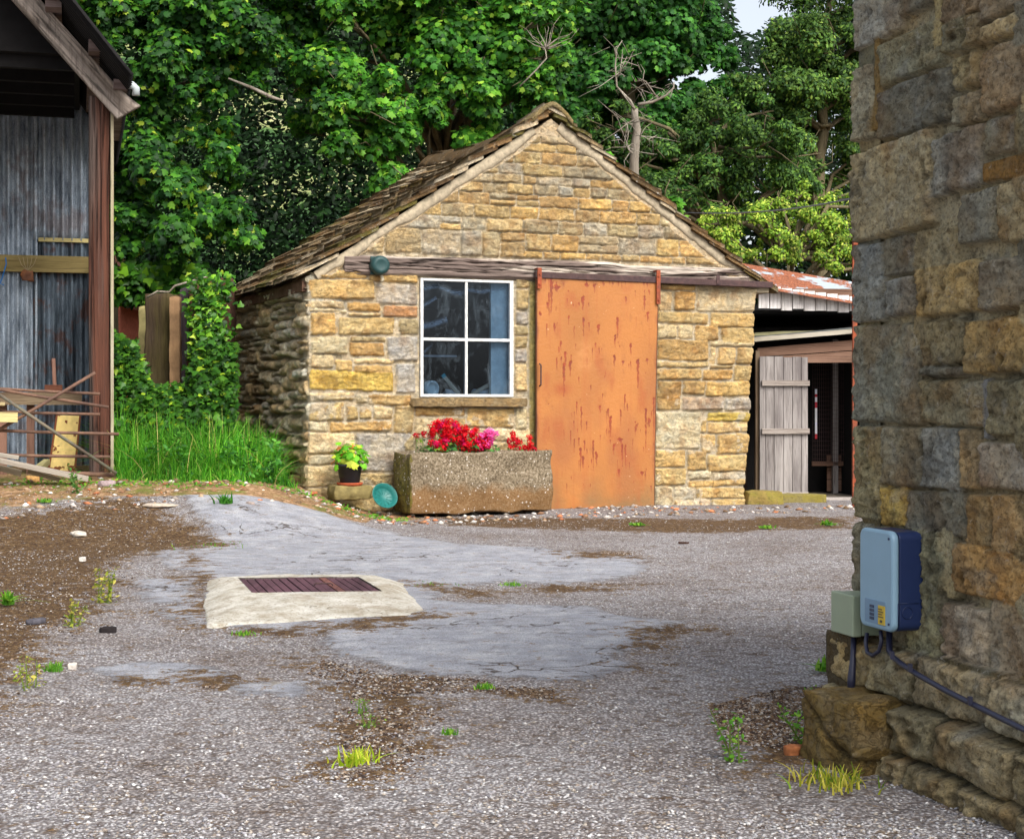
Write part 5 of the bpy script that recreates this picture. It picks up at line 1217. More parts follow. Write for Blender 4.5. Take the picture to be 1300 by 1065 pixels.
# ---------------------------------------------------------------- loose gravel (stuff)
def pebbles(name, n, fx, smin, smax, mat, seed, cols):
    r = np.random.default_rng(seed); P = fx(r, n); n = len(P)
    base = np.array([(1, 0, 0), (0, 1, 0), (-1, 0, 0), (0, -1, 0), (0, 0, 1), (0, 0, -1), (.66, .66, .3), (-.66, .66, .35), (-.66, -.66, .3), (.66, -.66, .35)], float)
    fc = np.array([(6, 4, 0), (6, 1, 4), (7, 4, 1), (7, 2, 4), (8, 4, 2), (8, 3, 4), (9, 4, 3), (9, 0, 4), (6, 0, 5), (6, 5, 1), (7, 1, 5), (7, 5, 2), (8, 2, 5), (8, 5, 3), (9, 3, 5), (9, 5, 0)])
    s = smin+(smax-smin)*r.random(n)**2.6
    B = base[None]*(1+r.uniform(-.28, .28, (n, len(base), 1)))
    a = r.uniform(0, 2*pi, n); ca, sa = np.cos(a)[:, None], np.sin(a)[:, None]
    sx_, sy_, sz_ = s[:, None]*r.uniform(.7, 1.35, (n, 1)), s[:, None]*r.uniform(.6, 1, (n, 1)), s[:, None]*r.uniform(.35, .7, (n, 1))
    x, y, z = B[..., 0]*sx_, B[..., 1]*sy_, B[..., 2]*sz_; z = z+x*r.uniform(-.3, .3, (n, 1))
    V = np.stack([ca*x-sa*y+P[:, :1], sa*x+ca*y+P[:, 1:2], z+P[:, 2:3]+s[:, None]*.18], -1)
    Fq = (fc[None]+(np.arange(n)*len(base))[:, None, None]).reshape(-1, 3)
    C = np.array([lin(*c) for c in cols])[r.integers(0, len(cols), n)]*r.uniform(.75, 1.1, (n, 1)); C = np.repeat(C, len(base), 0)
    return mesh_obj(name, V.reshape(-1, 3), Fq, mat, None, False, {'Col': C})
t = NT('gravel stones'); M['peb'] = t.set(t.mix(t.ramp(t.noise(120), [(.3, .4), (.55, 0)]), t.attr('Col'), (.08, .07, .07)), .9)
def fx1(r, n):
    y = 3.5+12.5*r.random(n)**1.7; x = (r.random(n)*2-1)*y*.37
    sd = np.full(n, -9.0)
    for p in tar: sd = np.maximum(sd, poly_sd(x, y, p))
    slab = poly_sd(x, y, gp([(250, 727), (520, 735), (552, 780), (250, 800)]))
    k = ((sd < .02) | (r.random(n) < .05)) & (slab < 0)
    cl = fbm(x*2.5, y*2.5, 0, 3, 70); k &= r.random(n) < np.clip(.55+cl*1.6, .08, 1)
    hutm = np.array([HF.L(a, b)[1] > -.05 for a, b in zip(x, y)]); k &= ~hutm
    bl_ = np.array([BF.L(a, b)[1] > -.05 and BF.L(a, b)[0] > -.1 for a, b in zip(x, y)]); k &= ~bl_
    x, y = x[k], y[k]; return np.stack([x, y, terrain(x, y)], -1)
o = pebbles('gravel', 70000, fx1, .0028, .0080, M['peb'], 5, [(158, 157, 160), (176, 175, 177), (190, 189, 189), (208, 205, 202), (132, 130, 136), (172, 162, 150), (144, 132, 122), (164, 160, 164)]); o['kind'] = 'stuff'
def fx2(r, n):
    y = 8.0+7.5*r.random(n); x = (r.random(n)*2-1)*y*.37
    ok = ((poly_sd(x, y, ea[0]) > -.2) | ((y > HFy(x)-1.6) & (y < HFy(x)-.05))) & (y < 15.9)
    hutm = np.array([HF.L(a, b)[1] > -.04 for a, b in zip(x, y)]); ok &= ~hutm & ~((x < -1.9) & (y > 13.8))
    x, y = x[ok], y[ok]; return np.stack([x, y, terrain(x, y)], -1)
def HFy(x): return 14.45+(x+1.864)*.4
o = pebbles('rubble_chips', 7000, fx2, .008, .04, M['peb'], 8, [(206, 196, 186), (176, 150, 120), (150, 110, 80), (230, 224, 214), (120, 96, 70), (190, 120, 80), (150, 140, 130)]); o['kind'] = 'stuff'
def fx3(r, n):
    a, b = [], []
    for p in mo[:2]+mo[-3:]:
        P_ = np.array(p); x = r.uniform(P_[:, 0].min(), P_[:, 0].max(), n); y = r.uniform(P_[:, 1].min(), P_[:, 1].max(), n); k = (poly_sd(x, y, p)+.10*fbm(x*4, y*4, 0, 3, 6) > -.05) & (fbm(x*3, y*3, 1, 3, 8) > -.15) & (np.abs(x) < y*.36); a.append(x[k]); b.append(y[k])
    x, y = np.concatenate(a), np.concatenate(b); k = (poly_sd(x, y, gp([(250, 727), (520, 735), (552, 780), (250, 800)])) < 0); x, y = x[k], y[k]; return np.stack([x, y, terrain(x, y)], -1)
o = pebbles('bark_litter', 26000, fx3, .002, .0085, M['peb'], 18, [(60, 42, 30), (84, 60, 40), (44, 32, 26), (110, 84, 56), (74, 54, 38), (176, 166, 154), (120, 100, 82), (140, 120, 100)]); o['kind'] = 'stuff'
# ---------------------------------------------------------------- concrete surround with plank cover
slab_px = [(262, 737), (300, 733), (400, 731), (470, 731), (512, 741), (541, 775), (520, 781), (440, 783), (360, 789), (262, 793), (258, 770)]
hole_px = [(302, 734.5), (455, 733), (486, 751.5), (320, 753.5)]
hS = .052
def GPz(px, py, z): Y_ = F*(EYE-z)/(py-HY); return ((px-CX)/F*Y_, Y_)
H4 = [GPz(*p, hS) for p in hole_px]; O = [GPz(*p, .01) for p in slab_px]
cx = sum(p[0] for p in H4)/4; cy = sum(p[1] for p in H4)/4
sl = empty('concrete_surround', (cx, cy, gz(cx, cy)), 0, 'low whitish concrete surround with a purple-brown slatted cover in the yard', 'cover')
na, nb_ = 220, 40; Vv = []; Cs = []
def ray_poly(a, P):
    d = (cos(a), sin(a)); best = 9
    for i in range(len(P)):
        p, q_ = P[i], P[(i+1) % len(P)]; ex, ey = q_[0]-p[0], q_[1]-p[1]; det = d[0]*ey-d[1]*ex
        if abs(det) < 1e-9: continue
        t_ = ((p[0]-cx)*ey-(p[1]-cy)*ex)/det; s_ = ((p[0]-cx)*d[1]-(p[1]-cy)*d[0])/det
        if t_ > 0 and -1e-6 <= s_ <= 1+1e-6: best = min(best, t_)
    return best
for j in range(nb_+1):
    for i in range(na):
        a = 2*pi*i/na; r0 = ray_poly(a, H4); r1 = ray_poly(a, O); t_ = j/nb_
        r = r0+(r1-r0)*t_; x, y = r*cos(a), r*sin(a)
        z = hS*(1-t_**2.2)-.02*(t_ > .98)+.008*float(fbm(cos(a)*9, sin(a)*9, t_*3, 3, 19))*(t_ > .1)+.005*float(fbm(x*6, y*6, 0, 4, 3))*(1 if 0 < j else .2)
        wob = 1+.03*float(fbm(cos(a)*4, sin(a)*4, 0, 3, 8))*t_
        Vv.append((x*wob, y*wob, z))
fc = [(j*na+i, j*na+(i+1) % na, (j+1)*na+(i+1) % na, (j+1)*na+i) for j in range(nb_) for i in range(na)]
b0 = len(Vv); Vv += [(v[0], v[1], -.05) for v in Vv[:na]]; fc += [(i, (i+1) % na, b0+(i+1) % na, b0+i) for i in range(na)]
t = NT('pale concrete'); n1 = t.noise(9, 7, .7); n2 = t.noise(60, 5, .7); c = t.ramp(n1, [(.3, lin(160, 150, 130, .8)), (.5, lin(196, 190, 176, .82)), (.7, lin(222, 218, 208, .84))]); c = t.mix(t.ramp(n2, [(.36, .7), (.48, 0)]), c, lin(120, 108, 88)); c = t.mix(t.ramp(t.noise(3.5, 6, .75), [(.5, 0), (.64, .5)]), c, lin(130, 114, 88))
wv = t.n.new('ShaderNodeTexVoronoi'); wv.feature = 'DISTANCE_TO_EDGE'; wv.inputs['Scale'].default_value = 3.2; mp = t.n.new('ShaderNodeVectorMath'); mp.operation = 'ADD'; ns = t.n.new('ShaderNodeTexNoise'); ns.inputs['Scale'].default_value = 5; ns.inputs['Detail'].default_value = 6; sc_ = t.n.new('ShaderNodeVectorMath'); sc_.operation = 'SCALE'; sc_.inputs['Scale'].default_value = .35
cr0 = t.coord(); t.l.new(cr0, ns.inputs['Vector']); t.l.new(ns.outputs['Color'], sc_.inputs[0]); t.l.new(cr0, mp.inputs[0]); t.l.new(sc_.outputs[0], mp.inputs[1]); t.l.new(mp.outputs[0], wv.inputs['Vector'])
ck = t.math('MULTIPLY', t.ramp(wv.outputs[0], [(.002, .8), (.012, 0)]), t.ramp(t.noise(3), [(.45, 0), (.55, 1)])); c = t.mix(ck, c, lin(96, 84, 66)); t.set(c, .9, 0, t.math('SUBTRACT', n2, ck), .004)
mesh_obj('surround', Vv, fc, t.m, sl, True)
pm = m_wood('purple brown slats', lin(112, 78, 88, .72), lin(84, 58, 66, .7), 'Y', (.04, .02, .02), 1, .5)
n = 15; A, B, C_4, D_4 = [np.array(p)-np.array([cx, cy]) for p in (H4[0], H4[1], H4[2], H4[3])]
cov = MB()
cov_e = empty('slatted_cover', (0, 0, 0)); cov_e.parent = sl; rb = random.Random(4)
for i in range(n):
    a, b = i/n+.003, (i+1)/n-.006
    p0, p1, p2, p3 = A+(B-A)*a, A+(B-A)*b, D_4+(C_4-D_4)*b, D_4+(C_4-D_4)*a; zt_ = hS-.004+rb.uniform(-.004, .003)
    m = MB(); V8 = [(*p, z) for z in (zt_-.02, zt_) for p in (p0, p1, p2, p3)]
    m.add(V8, [(3, 2, 1, 0), (4, 5, 6, 7), (0, 1, 5, 4), (1, 2, 6, 5), (2, 3, 7, 6), (3, 0, 4, 7)]); m.build('slat', pm if i != 10 else m_wood('reddish slat', lin(140, 92, 84, .72), lin(112, 74, 70, .7), 'Y', (.04, .02, .02), 1, .4), cov_e, bevel=.002)
m = MB(); q_ = (A+B+C_4+D_4)/4; m.tube([(q_[0]+.04, q_[1]-.05, hS), (q_[0]+.05, q_[1]-.05, hS+.01), (q_[0]+.13, q_[1]-.05, hS+.01), (q_[0]+.14, q_[1]-.05, hS)], .004, 6); m.build('handle', M['iron'], cov_e)
m = MB(); m.add([(*p, -.01) for p in (A, B, C_4, D_4)], [(0, 1, 2, 3)]); m.build('pit', M['void'], sl)
# ---------------------------------------------------------------- stone trough
(tx0, tz1) = HF.hit(519, 572, -.62); (tx1, _) = HF.hit(701, 600, -.62); tzb = HF.hit(600, 650, -.62)[1]; tz1 = HF.hit(600, 573.5, -.62)[1]
(bx0, _) = HF.hit(492, 600, -.12)
TW = tx1-tx0; Hh = tz1-tzb; Dp = .50
tr = empty('stone_trough', HF.W((tx0+tx1)/2, -.62, tzb), TH+.0, 'long speckled brown stone trough full of flowers under the window', 'trough')
n = 40; V, Fc = rock_arrays(TW, Dp, Hh, n=n, rough=.030, seed=15, sq=.08, freq=5)
V = V+np.array([0, Dp/2, Hh/2])
inn = (np.abs(V[:, 0]) < TW/2-.075) & (np.abs(V[:, 1]-Dp/2) < Dp/2-.075) & (V[:, 2] > Hh*.8); V[inn, 2] -= Hh*.32
t = NT('trough stone'); n1 = t.noise(55, 6, .75); n2 = t.noise(5, 5, .6); sp = t.n.new('ShaderNodeSeparateXYZ'); t.l.new(t.coord(), sp.inputs[0])
c = t.ramp(n1, [(.34, lin(70, 58, 42, .7)), (.5, lin(136, 120, 96, .72)), (.66, lin(180, 166, 144, .8))])
lowb = t.ramp(t.math('ADD', t.math('MULTIPLY', sp.outputs[2], 1/Hh), t.math('MULTIPLY', n2, -.6)), [(-.1, 1), (.18, 0)]); c = t.mix(t.math('MULTIPLY', lowb, .65), c, lin(140, 96, 44, .7))
ms = t.ramp(t.math('ADD', sp.outputs[0], t.math('MULTIPLY', n2, .25)), [(0, 0), (1, 0)])
lft = t.n.new('ShaderNodeMath'); lft.operation = 'LESS_THAN'; t.l.new(t.math('ADD', sp.outputs[0], t.math('MULTIPLY', t.noise(14), .10)), lft.inputs[0]); lft.inputs[1].default_value = -TW/2+.075
c = t.mix(t.math('MULTIPLY', lft.outputs[0], .8), c, t.ramp(t.noise(40), [(.35, lin(48, 46, 16)), (.6, lin(122, 112, 34, .8))]))
vs = t.vor(22, out='Distance'); spot = t.ramp(t.math('ADD', vs, t.math('MULTIPLY', t.noise(4), -.25)), [(-.02, 1), (.06, 0)]); c = t.mix(t.math('MULTIPLY', spot, .8), c, lin(214, 206, 196, .85))
t.set(c, .95, 0, n1, .010)
mesh_obj('basin', V, np.array(Fc), t.m, tr, True)
m = MB(); m.box(-TW/2+.06, TW/2-.06, .06, Dp-.06, Hh*.6, Hh*.86); m.build('soil', M['earth'], tr)
# pot, saucer, stone, green dish
px_, pz_ = HF.hit(444, 618, -.30); pw = HF.W(px_, -.30, 0)
zb = HF.hit(444, 617, -.30)[1]
tag(rock('flat_stone', (pw[0], pw[1], zb-.055), (.36, .26, .13), m_attr_stone('mossy slab', .3, .1) if False else m_plain('mossy slab', lin(150, 134, 84, .6), .4, .9, 14, 0, .006), None, TH, 3, 14, .05, .25), 'low mossy stone block carrying the potted plant', 'stone')
pot = empty('potted_plant', (pw[0], pw[1], zb+.012), TH, 'black plastic pot with a yellow-green leafy plant left of the trough', 'potted plant')
m = MB(); m.lathe([(.082, .015), (.088, .02), (.112, .165), (.120, .167), (.121, .19), (.112, .19), (.105, .165), (0, .165)], 32); m.build('pot', m_plain('black pot', (.022, .022, .026), .2, .45), pot, True)
m = MB(); m.lathe([(.10, -.012), (.112, .0), (.122, .022), (.116, .022), (.105, .003), (0, .002)], 32); m.build('saucer', m_plain('terracotta', lin(176, 84, 50, .75), .15, .8), pot, True)
dz = HF.hit(486, 632, -.40); dw = HF.W(dz[0], -.40, dz[1])
dish = MB(); dish.lathe([(.0, .01), (.085, .012), (.092, .02), (.118, .055), (.124, .055), (.124, .049), (.098, .008), (.09, -.002), (.0, -.002)], 40, caps=False)
for k in range(12): a = k*pi/6; dish.bar((.03*cos(a), .03*sin(a), .0135), (.085*cos(a), .085*sin(a), .0135), .004, .003)
o = dish.build('plastic_dish', m_plain('teal plastic', lin(38, 116, 110, .8), .1, .35, 30), None, True, loc=(dw[0], dw[1], dw[2])); o.rotation_euler = (radians(62), 0, TH+.15)
tag(o, 'round teal plastic dish leaning on edge beside the trough', 'dish')
# scattered recognisable stones and debris
lst = [((378, 615), .16, .10, (120, 96, 66), 'brown cornerstone lying at the foot of the hut corner'), ((413, 630), .10, .03, (206, 150, 120), 'flat pink stone chip below the hut corner'), ((395, 628), .13, .03, (190, 110, 70), 'flat orange tile shard below the hut corner'),
       ((100, 680), .16, .03, (214, 204, 190), 'flat pale shard on the brown earth at the left'), ((204, 643), .26, .02, (206, 190, 170), 'long thin pale sliver lying in the earth before the tall grass'), ((137, 803), .07, .03, (40, 34, 34), 'small black stone on the gravel at the left'),
       ((46, 792), .09, .03, (90, 88, 96), 'dark grey flat stone on the brown moss at the left'), ((92, 850), .05, .03, (226, 216, 206), 'small white stone left of the lower tarmac patch'), ((318, 641), .07, .03, (176, 160, 150), 'grey pebble beside the green weed clump'),
       ((42, 612), .11, .06, (196, 150, 90), 'ochre stone below the boards in front of the shed'), ((135, 617), .13, .05, (170, 150, 150), 'greyish stone shard at the foot of the shed post'), ((105, 712), .05, .03, (226, 220, 210), 'small white pebble on the brown moss at the left'),
       ((506, 641), .08, .04, (176, 140, 110), 'small brown stone between the teal dish and the trough'), ((868, 690), .07, .015, (70, 46, 36), 'dark brown scrap lying on the gravel in front of the orange door'), ((1012, 958), .07, .03, (170, 104, 62), 'rusty orange stone in the weeds near the barn corner'), ((345, 872), .10, .012, (150, 142, 132), 'flat greyish stone set in the gravel left of centre')]
for i, ((px, py), w, h, col, lab) in enumerate(lst):
    x, y, z = ray_ground(px, py)
    tag(rock('loose_stone', (x, y, z+h*.35), (w, w*.6, h), m_plain('loose stone %d' % i, lin(*col, .75), .3, .9, 30, 0, .004), None, i*.7, 90+i, 8, .10, .35), lab, 'stone')
# ================================================================ vegetation
def leaf_tpl(kind):
    if kind == 'syc':
        P = [(0, 0), (.30, .05), (.50, .32), (.36, .40), (.52, .72), (.24, .66), (0, 1.0), (-.24, .66), (-.52, .72), (-.36, .40), (-.50, .32), (-.30, .05)]
        c = (0, .42)
    elif kind == 'ivy':
        P = [(0, 0), (.40, .02), (.48, .38), (.22, .50), (0, 1.0), (-.22, .50), (-.48, .38), (-.40, .02)]; c = (0, .35)
    else:
        P = [(0, 0), (.24, .35), (.2, .68), (0, 1), (-.2, .68), (-.24, .35)]; c = (0, .5)
    V = [(c[0], c[1], .0)]+[(x, y, -.25*abs(x)-.10*y*y) for x, y in P]; n = len(P)
    return np.array(V, float), np.array([(0, i+1, (i+1) % n+1) for i in range(n)])
def leaves_arrays(P, N, S, kind, r, C, droop=.3):
    """P positions, N approximate normals"""
    T, Fc = leaf_tpl(kind); n = len(P)
    N = N+r.normal(0, .35, N.shape); N /= np.linalg.norm(N, axis=1, keepdims=True)+1e-9
    d = r.normal(0, 1, N.shape); d[:, 2] -= droop*2; d -= N*(d*N).sum(1, keepdims=True); d /= np.linalg.norm(d, axis=1, keepdims=True)+1e-9
    s = np.cross(d, N)
    V = P[:, None]+(T[None, :, 0:1]*s[:, None]+T[None, :, 1:2]*d[:, None]+T[None, :, 2:3]*N[:, None])*S[:, None, None]
    return V.reshape(-1, 3), (Fc[None]+(np.arange(n)*len(T))[:, None, None]).reshape(-1, 3), np.repeat(C, len(T), 0)
def pal(r, n, cols, w=None, var=.25):
    c = np.array([lin(*q) for q in cols]); k = r.choice(len(c), n, p=None if w is None else np.array(w)/sum(w))
    return c[k]*r.uniform(1-var, 1+var, (n, 1))
M['leafS'] = m_leaf('sycamore leaf', .24, .5, .86); M['leafF'] = m_leaf('fine leaf', .25, .55, .9); M['ivy'] = m_leaf('ivy leaf', .2, .35); M['grass'] = m_leaf('grass blade', .4, .5)
M['bark'] = m_wood('mossy bark', (.09, .075, .045), (.16, .13, .07), 'Z', (.02, .018, .012)); M['dead'] = m_wood('bleached dead wood', lin(206, 196, 180, .6), lin(160, 146, 130, .6), 'Z', (.12, .1, .08), 1, .4)
SYC = [(54, 106, 32), (40, 84, 30), (72, 126, 34), (32, 68, 30), (104, 154, 44), (156, 180, 54)]; SW = [4, 4, 3, 4, 1.0, .5]
def bough_points(r, cen, rad, n, flat=.9, shell=.35):
    """points in a lumpy half-shell; returns positions and outward normals"""
    d = r.normal(0, 1, (n, 3)); d /= np.linalg.norm(d, axis=1, keepdims=True); d[:, 2] = np.where((d[:, 2] < -.5) & (r.random(n) < .6), -d[:, 2]*.6, d[:, 2])
    rr = rad*(shell+(1-shell)*r.random((n, 1))**.6)
    lump = 1+.35*noise(d[:, 0]*2.2+cen[0], d[:, 1]*2.2, d[:, 2]*2.2+cen[2], 3)[:, None]
    P = d*rr*lump*np.array([1, 1, flat]); return P+np.array(cen), d*.9+np.array([0, -.45, .5])+r.normal(0, .25, (n, 3))
def grid_boughs(x0, x1, y0, y1, step, rp, Y, dY, seed, skip=()):
    r = np.random.default_rng(seed); L = []
    y = y0
    while y < y1:
        x = x0
        while x < x1:
            px, py = x+r.uniform(-.45, .45)*step, y+r.uniform(-.45, .45)*step
            if not any(((px-a)/ra)**2+((py-b)/rb)**2 < 1 for a, b, ra, rb in skip): L.append(B(px, py, Y+r.uniform(-dY, dY), rp*r.uniform(.7, 1.2)))
            x += step
        y += step*.9
    return L
SKY = ((958, 4, 34, 52), (882, 100, 46, 30), (1042, 182, 18, 26))
def tree(name, label, cat, boughs, kind, mat, S, dens, cols, w, seed, trunk=None, group=None, base=None, flat=.85, limbs=True, leafvar=.28):
    r = np.random.default_rng(seed); base = base or (boughs[0][0], boughs[0][1], 0)
    root = empty(name, base, 0, label, cat, group); b0 = np.array(base)
    PV, PF, PC = [], [], []; off = 0
    for (x, y, z, rad) in boughs:
        n = int(dens*rad*rad); k = max(4, int(rad*9))
        for _ in range(k):
            dv = r.normal(0, 1, 3); dv /= np.linalg.norm(dv); dv *= rad*r.uniform(.3, .85); rr = rad*r.uniform(.25, .6)
            dn_ = 0
            P, N = bough_points(r, (x+dv[0], y+dv[1], z+dv[2]), rr, max(20, n//k), flat)
            C = pal(r, len(P), cols, w, leafvar)*r.uniform(.65, 1.25)
            V, Fc, Cc = leaves_arrays(P-b0, N, S*r.uniform(.7, 1.25, len(P)), kind, r, C)
            PV.append(V); PF.append(Fc+off); PC.append(Cc); off += len(V)
    mesh_obj('crown', np.concatenate(PV), np.concatenate(PF), mat, root, False, {'Col': np.concatenate(PC)})
    m = MB(); tr = trunk or [((base[0], base[1], base[2]-.2), .22), ((boughs[0][0], boughs[0][1], boughs[0][2]), .10)]
    pts = [np.array(p)-b0 for p, _ in tr]; rad = [q for _, q in tr]
    P2, R2 = [], []
    rad = [q*.62 for q in rad]
    for i in range(len(pts)-1):
        for t_ in np.linspace(0, 1, 6)[:-1 if i < len(pts)-2 else None]:
            p = pts[i]*(1-t_)+pts[i+1]*t_; P2.append(p+r.normal(0, .02, 3)); R2.append((rad[i]*(1-t_)+rad[i+1]*t_)*r.uniform(.93, 1.07))
    m.tube(P2, R2, 12)
    if limbs:
        for (x, y, z, rd_) in boughs:
            b = np.array((x, y, z))-b0; k = int(np.argmin([abs(p[2]-(b[2]-.6*np.hypot(p[0]-b[0], p[1]-b[1]))) for p in P2])); a = P2[k]; mid = (a+b)/2+np.array([0, 0, .12*np.linalg.norm(b-a)])+r.normal(0, .1, 3)
            m.tube([a, a*.5+mid*.5+r.normal(0, .03, 3), mid, mid*.5+b*.5+r.normal(0, .05, 3), b], [min(R2[k]*.5, .05), .036, .028, .02, .010], 7)
            for _ in range(3):
                e = b+r.normal(0, rd_*.55, 3); m.tube([mid*.3+b*.7, (b+e)/2+r.normal(0, .05, 3), e], [.012, .008, .004], 5)
    m.build('trunk', M['bark'], root, True); return root
def B(px, py, Y, rp):   # bough from its place in the view and depth
    x, y, z = WP(px, py, Y); return (x, y, z, rp/F*Y)
# left sycamore: dark depth plus lit branches low on the right
tree('sycamore', 'tall sycamore with broad lobed leaves standing just right of the open shed', 'tree',
     [B(175, 40, 19, 75), B(260, 20, 19, 80), B(200, 110, 18.5, 60), B(300, 85, 19, 65), B(345, 40, 20, 70), B(160, 190, 18.2, 50), B(215, 235, 17.6, 55), B(272, 215, 17.8, 36), B(175, 290, 17.8, 50), B(245, 300, 17.4, 52), B(300, 270, 17.6, 45), B(90, -40, 19, 90), B(240, -80, 19, 110), B(380, -40, 20, 80), B(120, 120, 19.5, 45), B(395, 110, 19.5, 42)]+grid_boughs(150, 345, 0, 330, 42, 30, 18.6, .5, 21, ((325, 170, 52, 60), (345, 265, 46, 70), (240, 150, 20, 14), (390, 60, 40, 30))),
     'syc', M['leafS'], .086, 7000, SYC, SW, 101, [((WP(128, 400, 20.8)[0], 20.8, .2), .42), (WP(118, 200, 20.8), .38), (WP(106, 40, 20.8), .36), (WP(118, -60, 20.8), .32), (WP(120, -160, 20.8), .2)], limbs=False, base=(WP(128, 400, 20.8)[0], 20.8, .3))
_t = [o for o in bpy.data.objects if o.name.startswith('sycamore') and o.type == 'EMPTY'][0]; _b = np.array(_t.location); m = MB()
for pts, a, b in (([(112, 62), (135, 40), (158, 14), (175, -20), (180, -80)], .15, .09), ([(110, 120), (150, 110), (200, 118), (250, 100)], .05, .02), ([(110, 180), (150, 190), (200, 215), (260, 225)], .045, .015), ([(112, 250), (150, 262), (210, 275)], .04, .012), ([(150, 25), (190, 20), (240, 35), (300, 60)], .05, .02)):
    P = [np.array(WP(x, y, 20.6-.25*i))-_b for i, (x, y) in enumerate(pts)]; m.tube(P, list(np.linspace(a, b, len(P))), 9)
m.build('limb', M['bark'], _t, True)
tree('sycamore', 'sycamore with bright drooping boughs hanging over the left slope of the hut roof', 'tree',
     [B(480, 190, 19.6, 58), B(445, 140, 19.4, 52), B(500, 240, 19.8, 42), B(430, 100, 20, 60), B(520, 150, 19.8, 45), B(560, 60, 20.3, 80), B(620, 110, 20, 58), B(655, 60, 20.4, 60), B(600, 165, 20.3, 42), B(480, 30, 20.5, 70), B(650, -20, 20.5, 80), B(540, -50, 21, 100), B(665, 120, 20.4, 42), B(700, 50, 20.6, 45), B(440, -60, 21, 90), B(395, 160, 20.4, 34)]+grid_boughs(395, 700, -10, 150, 42, 30, 20.0, .5, 22, ((470, 70, 60, 30), (640, 150, 30, 20), (590, 30, 30, 22))),
     'syc', M['leafS'], .090, 6500, [(76, 136, 38), (56, 112, 32), (104, 160, 46), (42, 86, 30), (146, 186, 62)], [4, 4, 2.5, 4, .8], 102, [((WP(560, 400, 21.5)[0], 21.5, .3), .32), (WP(565, 100, 21.5), .24), (WP(560, -80, 21.5), .15)], base=(WP(560, 400, 21.5)[0], 21.5, .3))
tree('sycamore', 'dense dark green sycamore rising straight behind the hut ridge', 'tree',
     [B(760, 40, 24, 70), B(830, 30, 24, 75), B(890, 50, 24.5, 65), B(780, 110, 23.6, 55), B(860, 100, 24, 58), B(740, 150, 23.4, 48), B(830, 165, 23.5, 50), B(800, -40, 24.5, 110), B(900, -60, 25, 70), B(720, 90, 23.8, 45), B(900, 120, 24.6, 42), B(780, 210, 23.5, 45), B(715, 0, 24, 60)]+grid_boughs(700, 925, -30, 250, 55, 42, 25, .8, 6, SKY),
     'syc', M['leafS'], .088, 5600, [(50, 100, 36), (38, 82, 34), (66, 122, 42), (92, 146, 50)], [4, 4, 3, 1], 103, [((WP(790, 400, 24.5)[0], 24.5, .4), .3), (WP(800, 120, 24.5), .2), (WP(810, -60, 24.5), .12)], base=(WP(790, 400, 24.5)[0], 24.5, .4))
FIN = [(78, 110, 44), (58, 90, 40), (96, 130, 52), (44, 70, 34), (126, 150, 66)]; FW = [4, 4, 3, 2, 1]
tree('ash_tree', 'tall fine-leaved tree with airy dark green crown next to the barn corner', 'tree',
     [B(1010, 60, 24, 62), B(1060, 40, 24, 65), B(1020, 120, 23.6, 60), B(1075, 120, 23.8, 55), B(975, 110, 23.8, 40), B(1000, 175, 23.6, 42), B(1055, -30, 24.5, 80), B(1120, 60, 24.5, 90)]+grid_boughs(960, 1150, -20, 260, 48, 38, 24.2, .9, 4, SKY),
     'oval', M['leafF'], .07, 6500, FIN, FW, 104, [((WP(1048, 400, 24.2)[0], 24.2, .4), .2), (WP(1040, 200, 24.2), .14), (WP(1050, 60, 24.2), .1), (WP(1055, -40, 24.2), .06)], base=(WP(1048, 400, 24.2)[0], 24.2, .4), leafvar=.35)
tree('hawthorn', 'spreading small-leaved tree filling the middle between the dead snag and the ash', 'tree',
     [B(880, 200, 22.5, 48), B(840, 235, 22, 38), B(930, 190, 22.6, 42), B(905, 150, 22.8, 40), B(960, 215, 22.6, 38), B(820, 195, 22.4, 30), B(1000, 225, 22.6, 34), B(890, 250, 21.8, 34), B(770, 190, 23, 26)]+grid_boughs(760, 1060, 150, 290, 44, 34, 22.8, .7, 5, SKY),
     'oval', M['leafF'], .065, 6500, [(72, 104, 40), (52, 86, 36), (96, 130, 50), (40, 66, 30)], [4, 4, 2, 2], 105, [((WP(930, 400, 23)[0], 23, .4), .13), (WP(915, 240, 23), .1), (WP(900, 170, 23), .05)], base=(WP(930, 400, 23)[0], 23, .4), leafvar=.35)
tree('thorn_bush', 'bright yellow-green thorn bush above the rusty lean-to roof', 'bush',
     [B(920, 300, 19.6, 36), B(970, 280, 19.8, 38), B(1030, 275, 20, 42), B(1075, 300, 20, 36), B(1000, 320, 19.4, 34), B(940, 330, 19.4, 26), B(1060, 330, 19.6, 30), B(895, 285, 19.8, 18), B(1010, 245, 20.4, 22), B(1120, 290, 20, 50), B(1100, 240, 20.6, 22)]+grid_boughs(900, 1130, 262, 350, 34, 24, 20.2, .5, 7),
     'oval', M['leafF'], .05, 7500, [(128, 158, 48), (100, 136, 42), (156, 180, 66), (78, 110, 38), (190, 196, 90)], [4, 4, 3, 2, 1], 106, [((WP(1000, 420, 20)[0], 20, .3), .09), (WP(1000, 330, 20), .05)], base=(WP(1000, 420, 20)[0], 20, .3), leafvar=.35)
tree('sycamore_sapling', 'young bright sycamore peeping over the right roof slope of the hut', 'sapling',
     [B(800, 235, 18.9, 22), B(845, 262, 19.1, 22), B(770, 215, 18.9, 18), B(865, 285, 19.3, 16), B(820, 265, 19.2, 18)],
     'syc', M['leafS'], .11, 3500, [(92, 156, 40), (70, 130, 36), (124, 180, 54)], [4, 4, 2], 107, [((WP(830, 400, 19.2)[0], 19.2, .3), .05), (WP(820, 250, 19.2), .02)], base=(WP(830, 400, 19.2)[0], 19.2, .3))
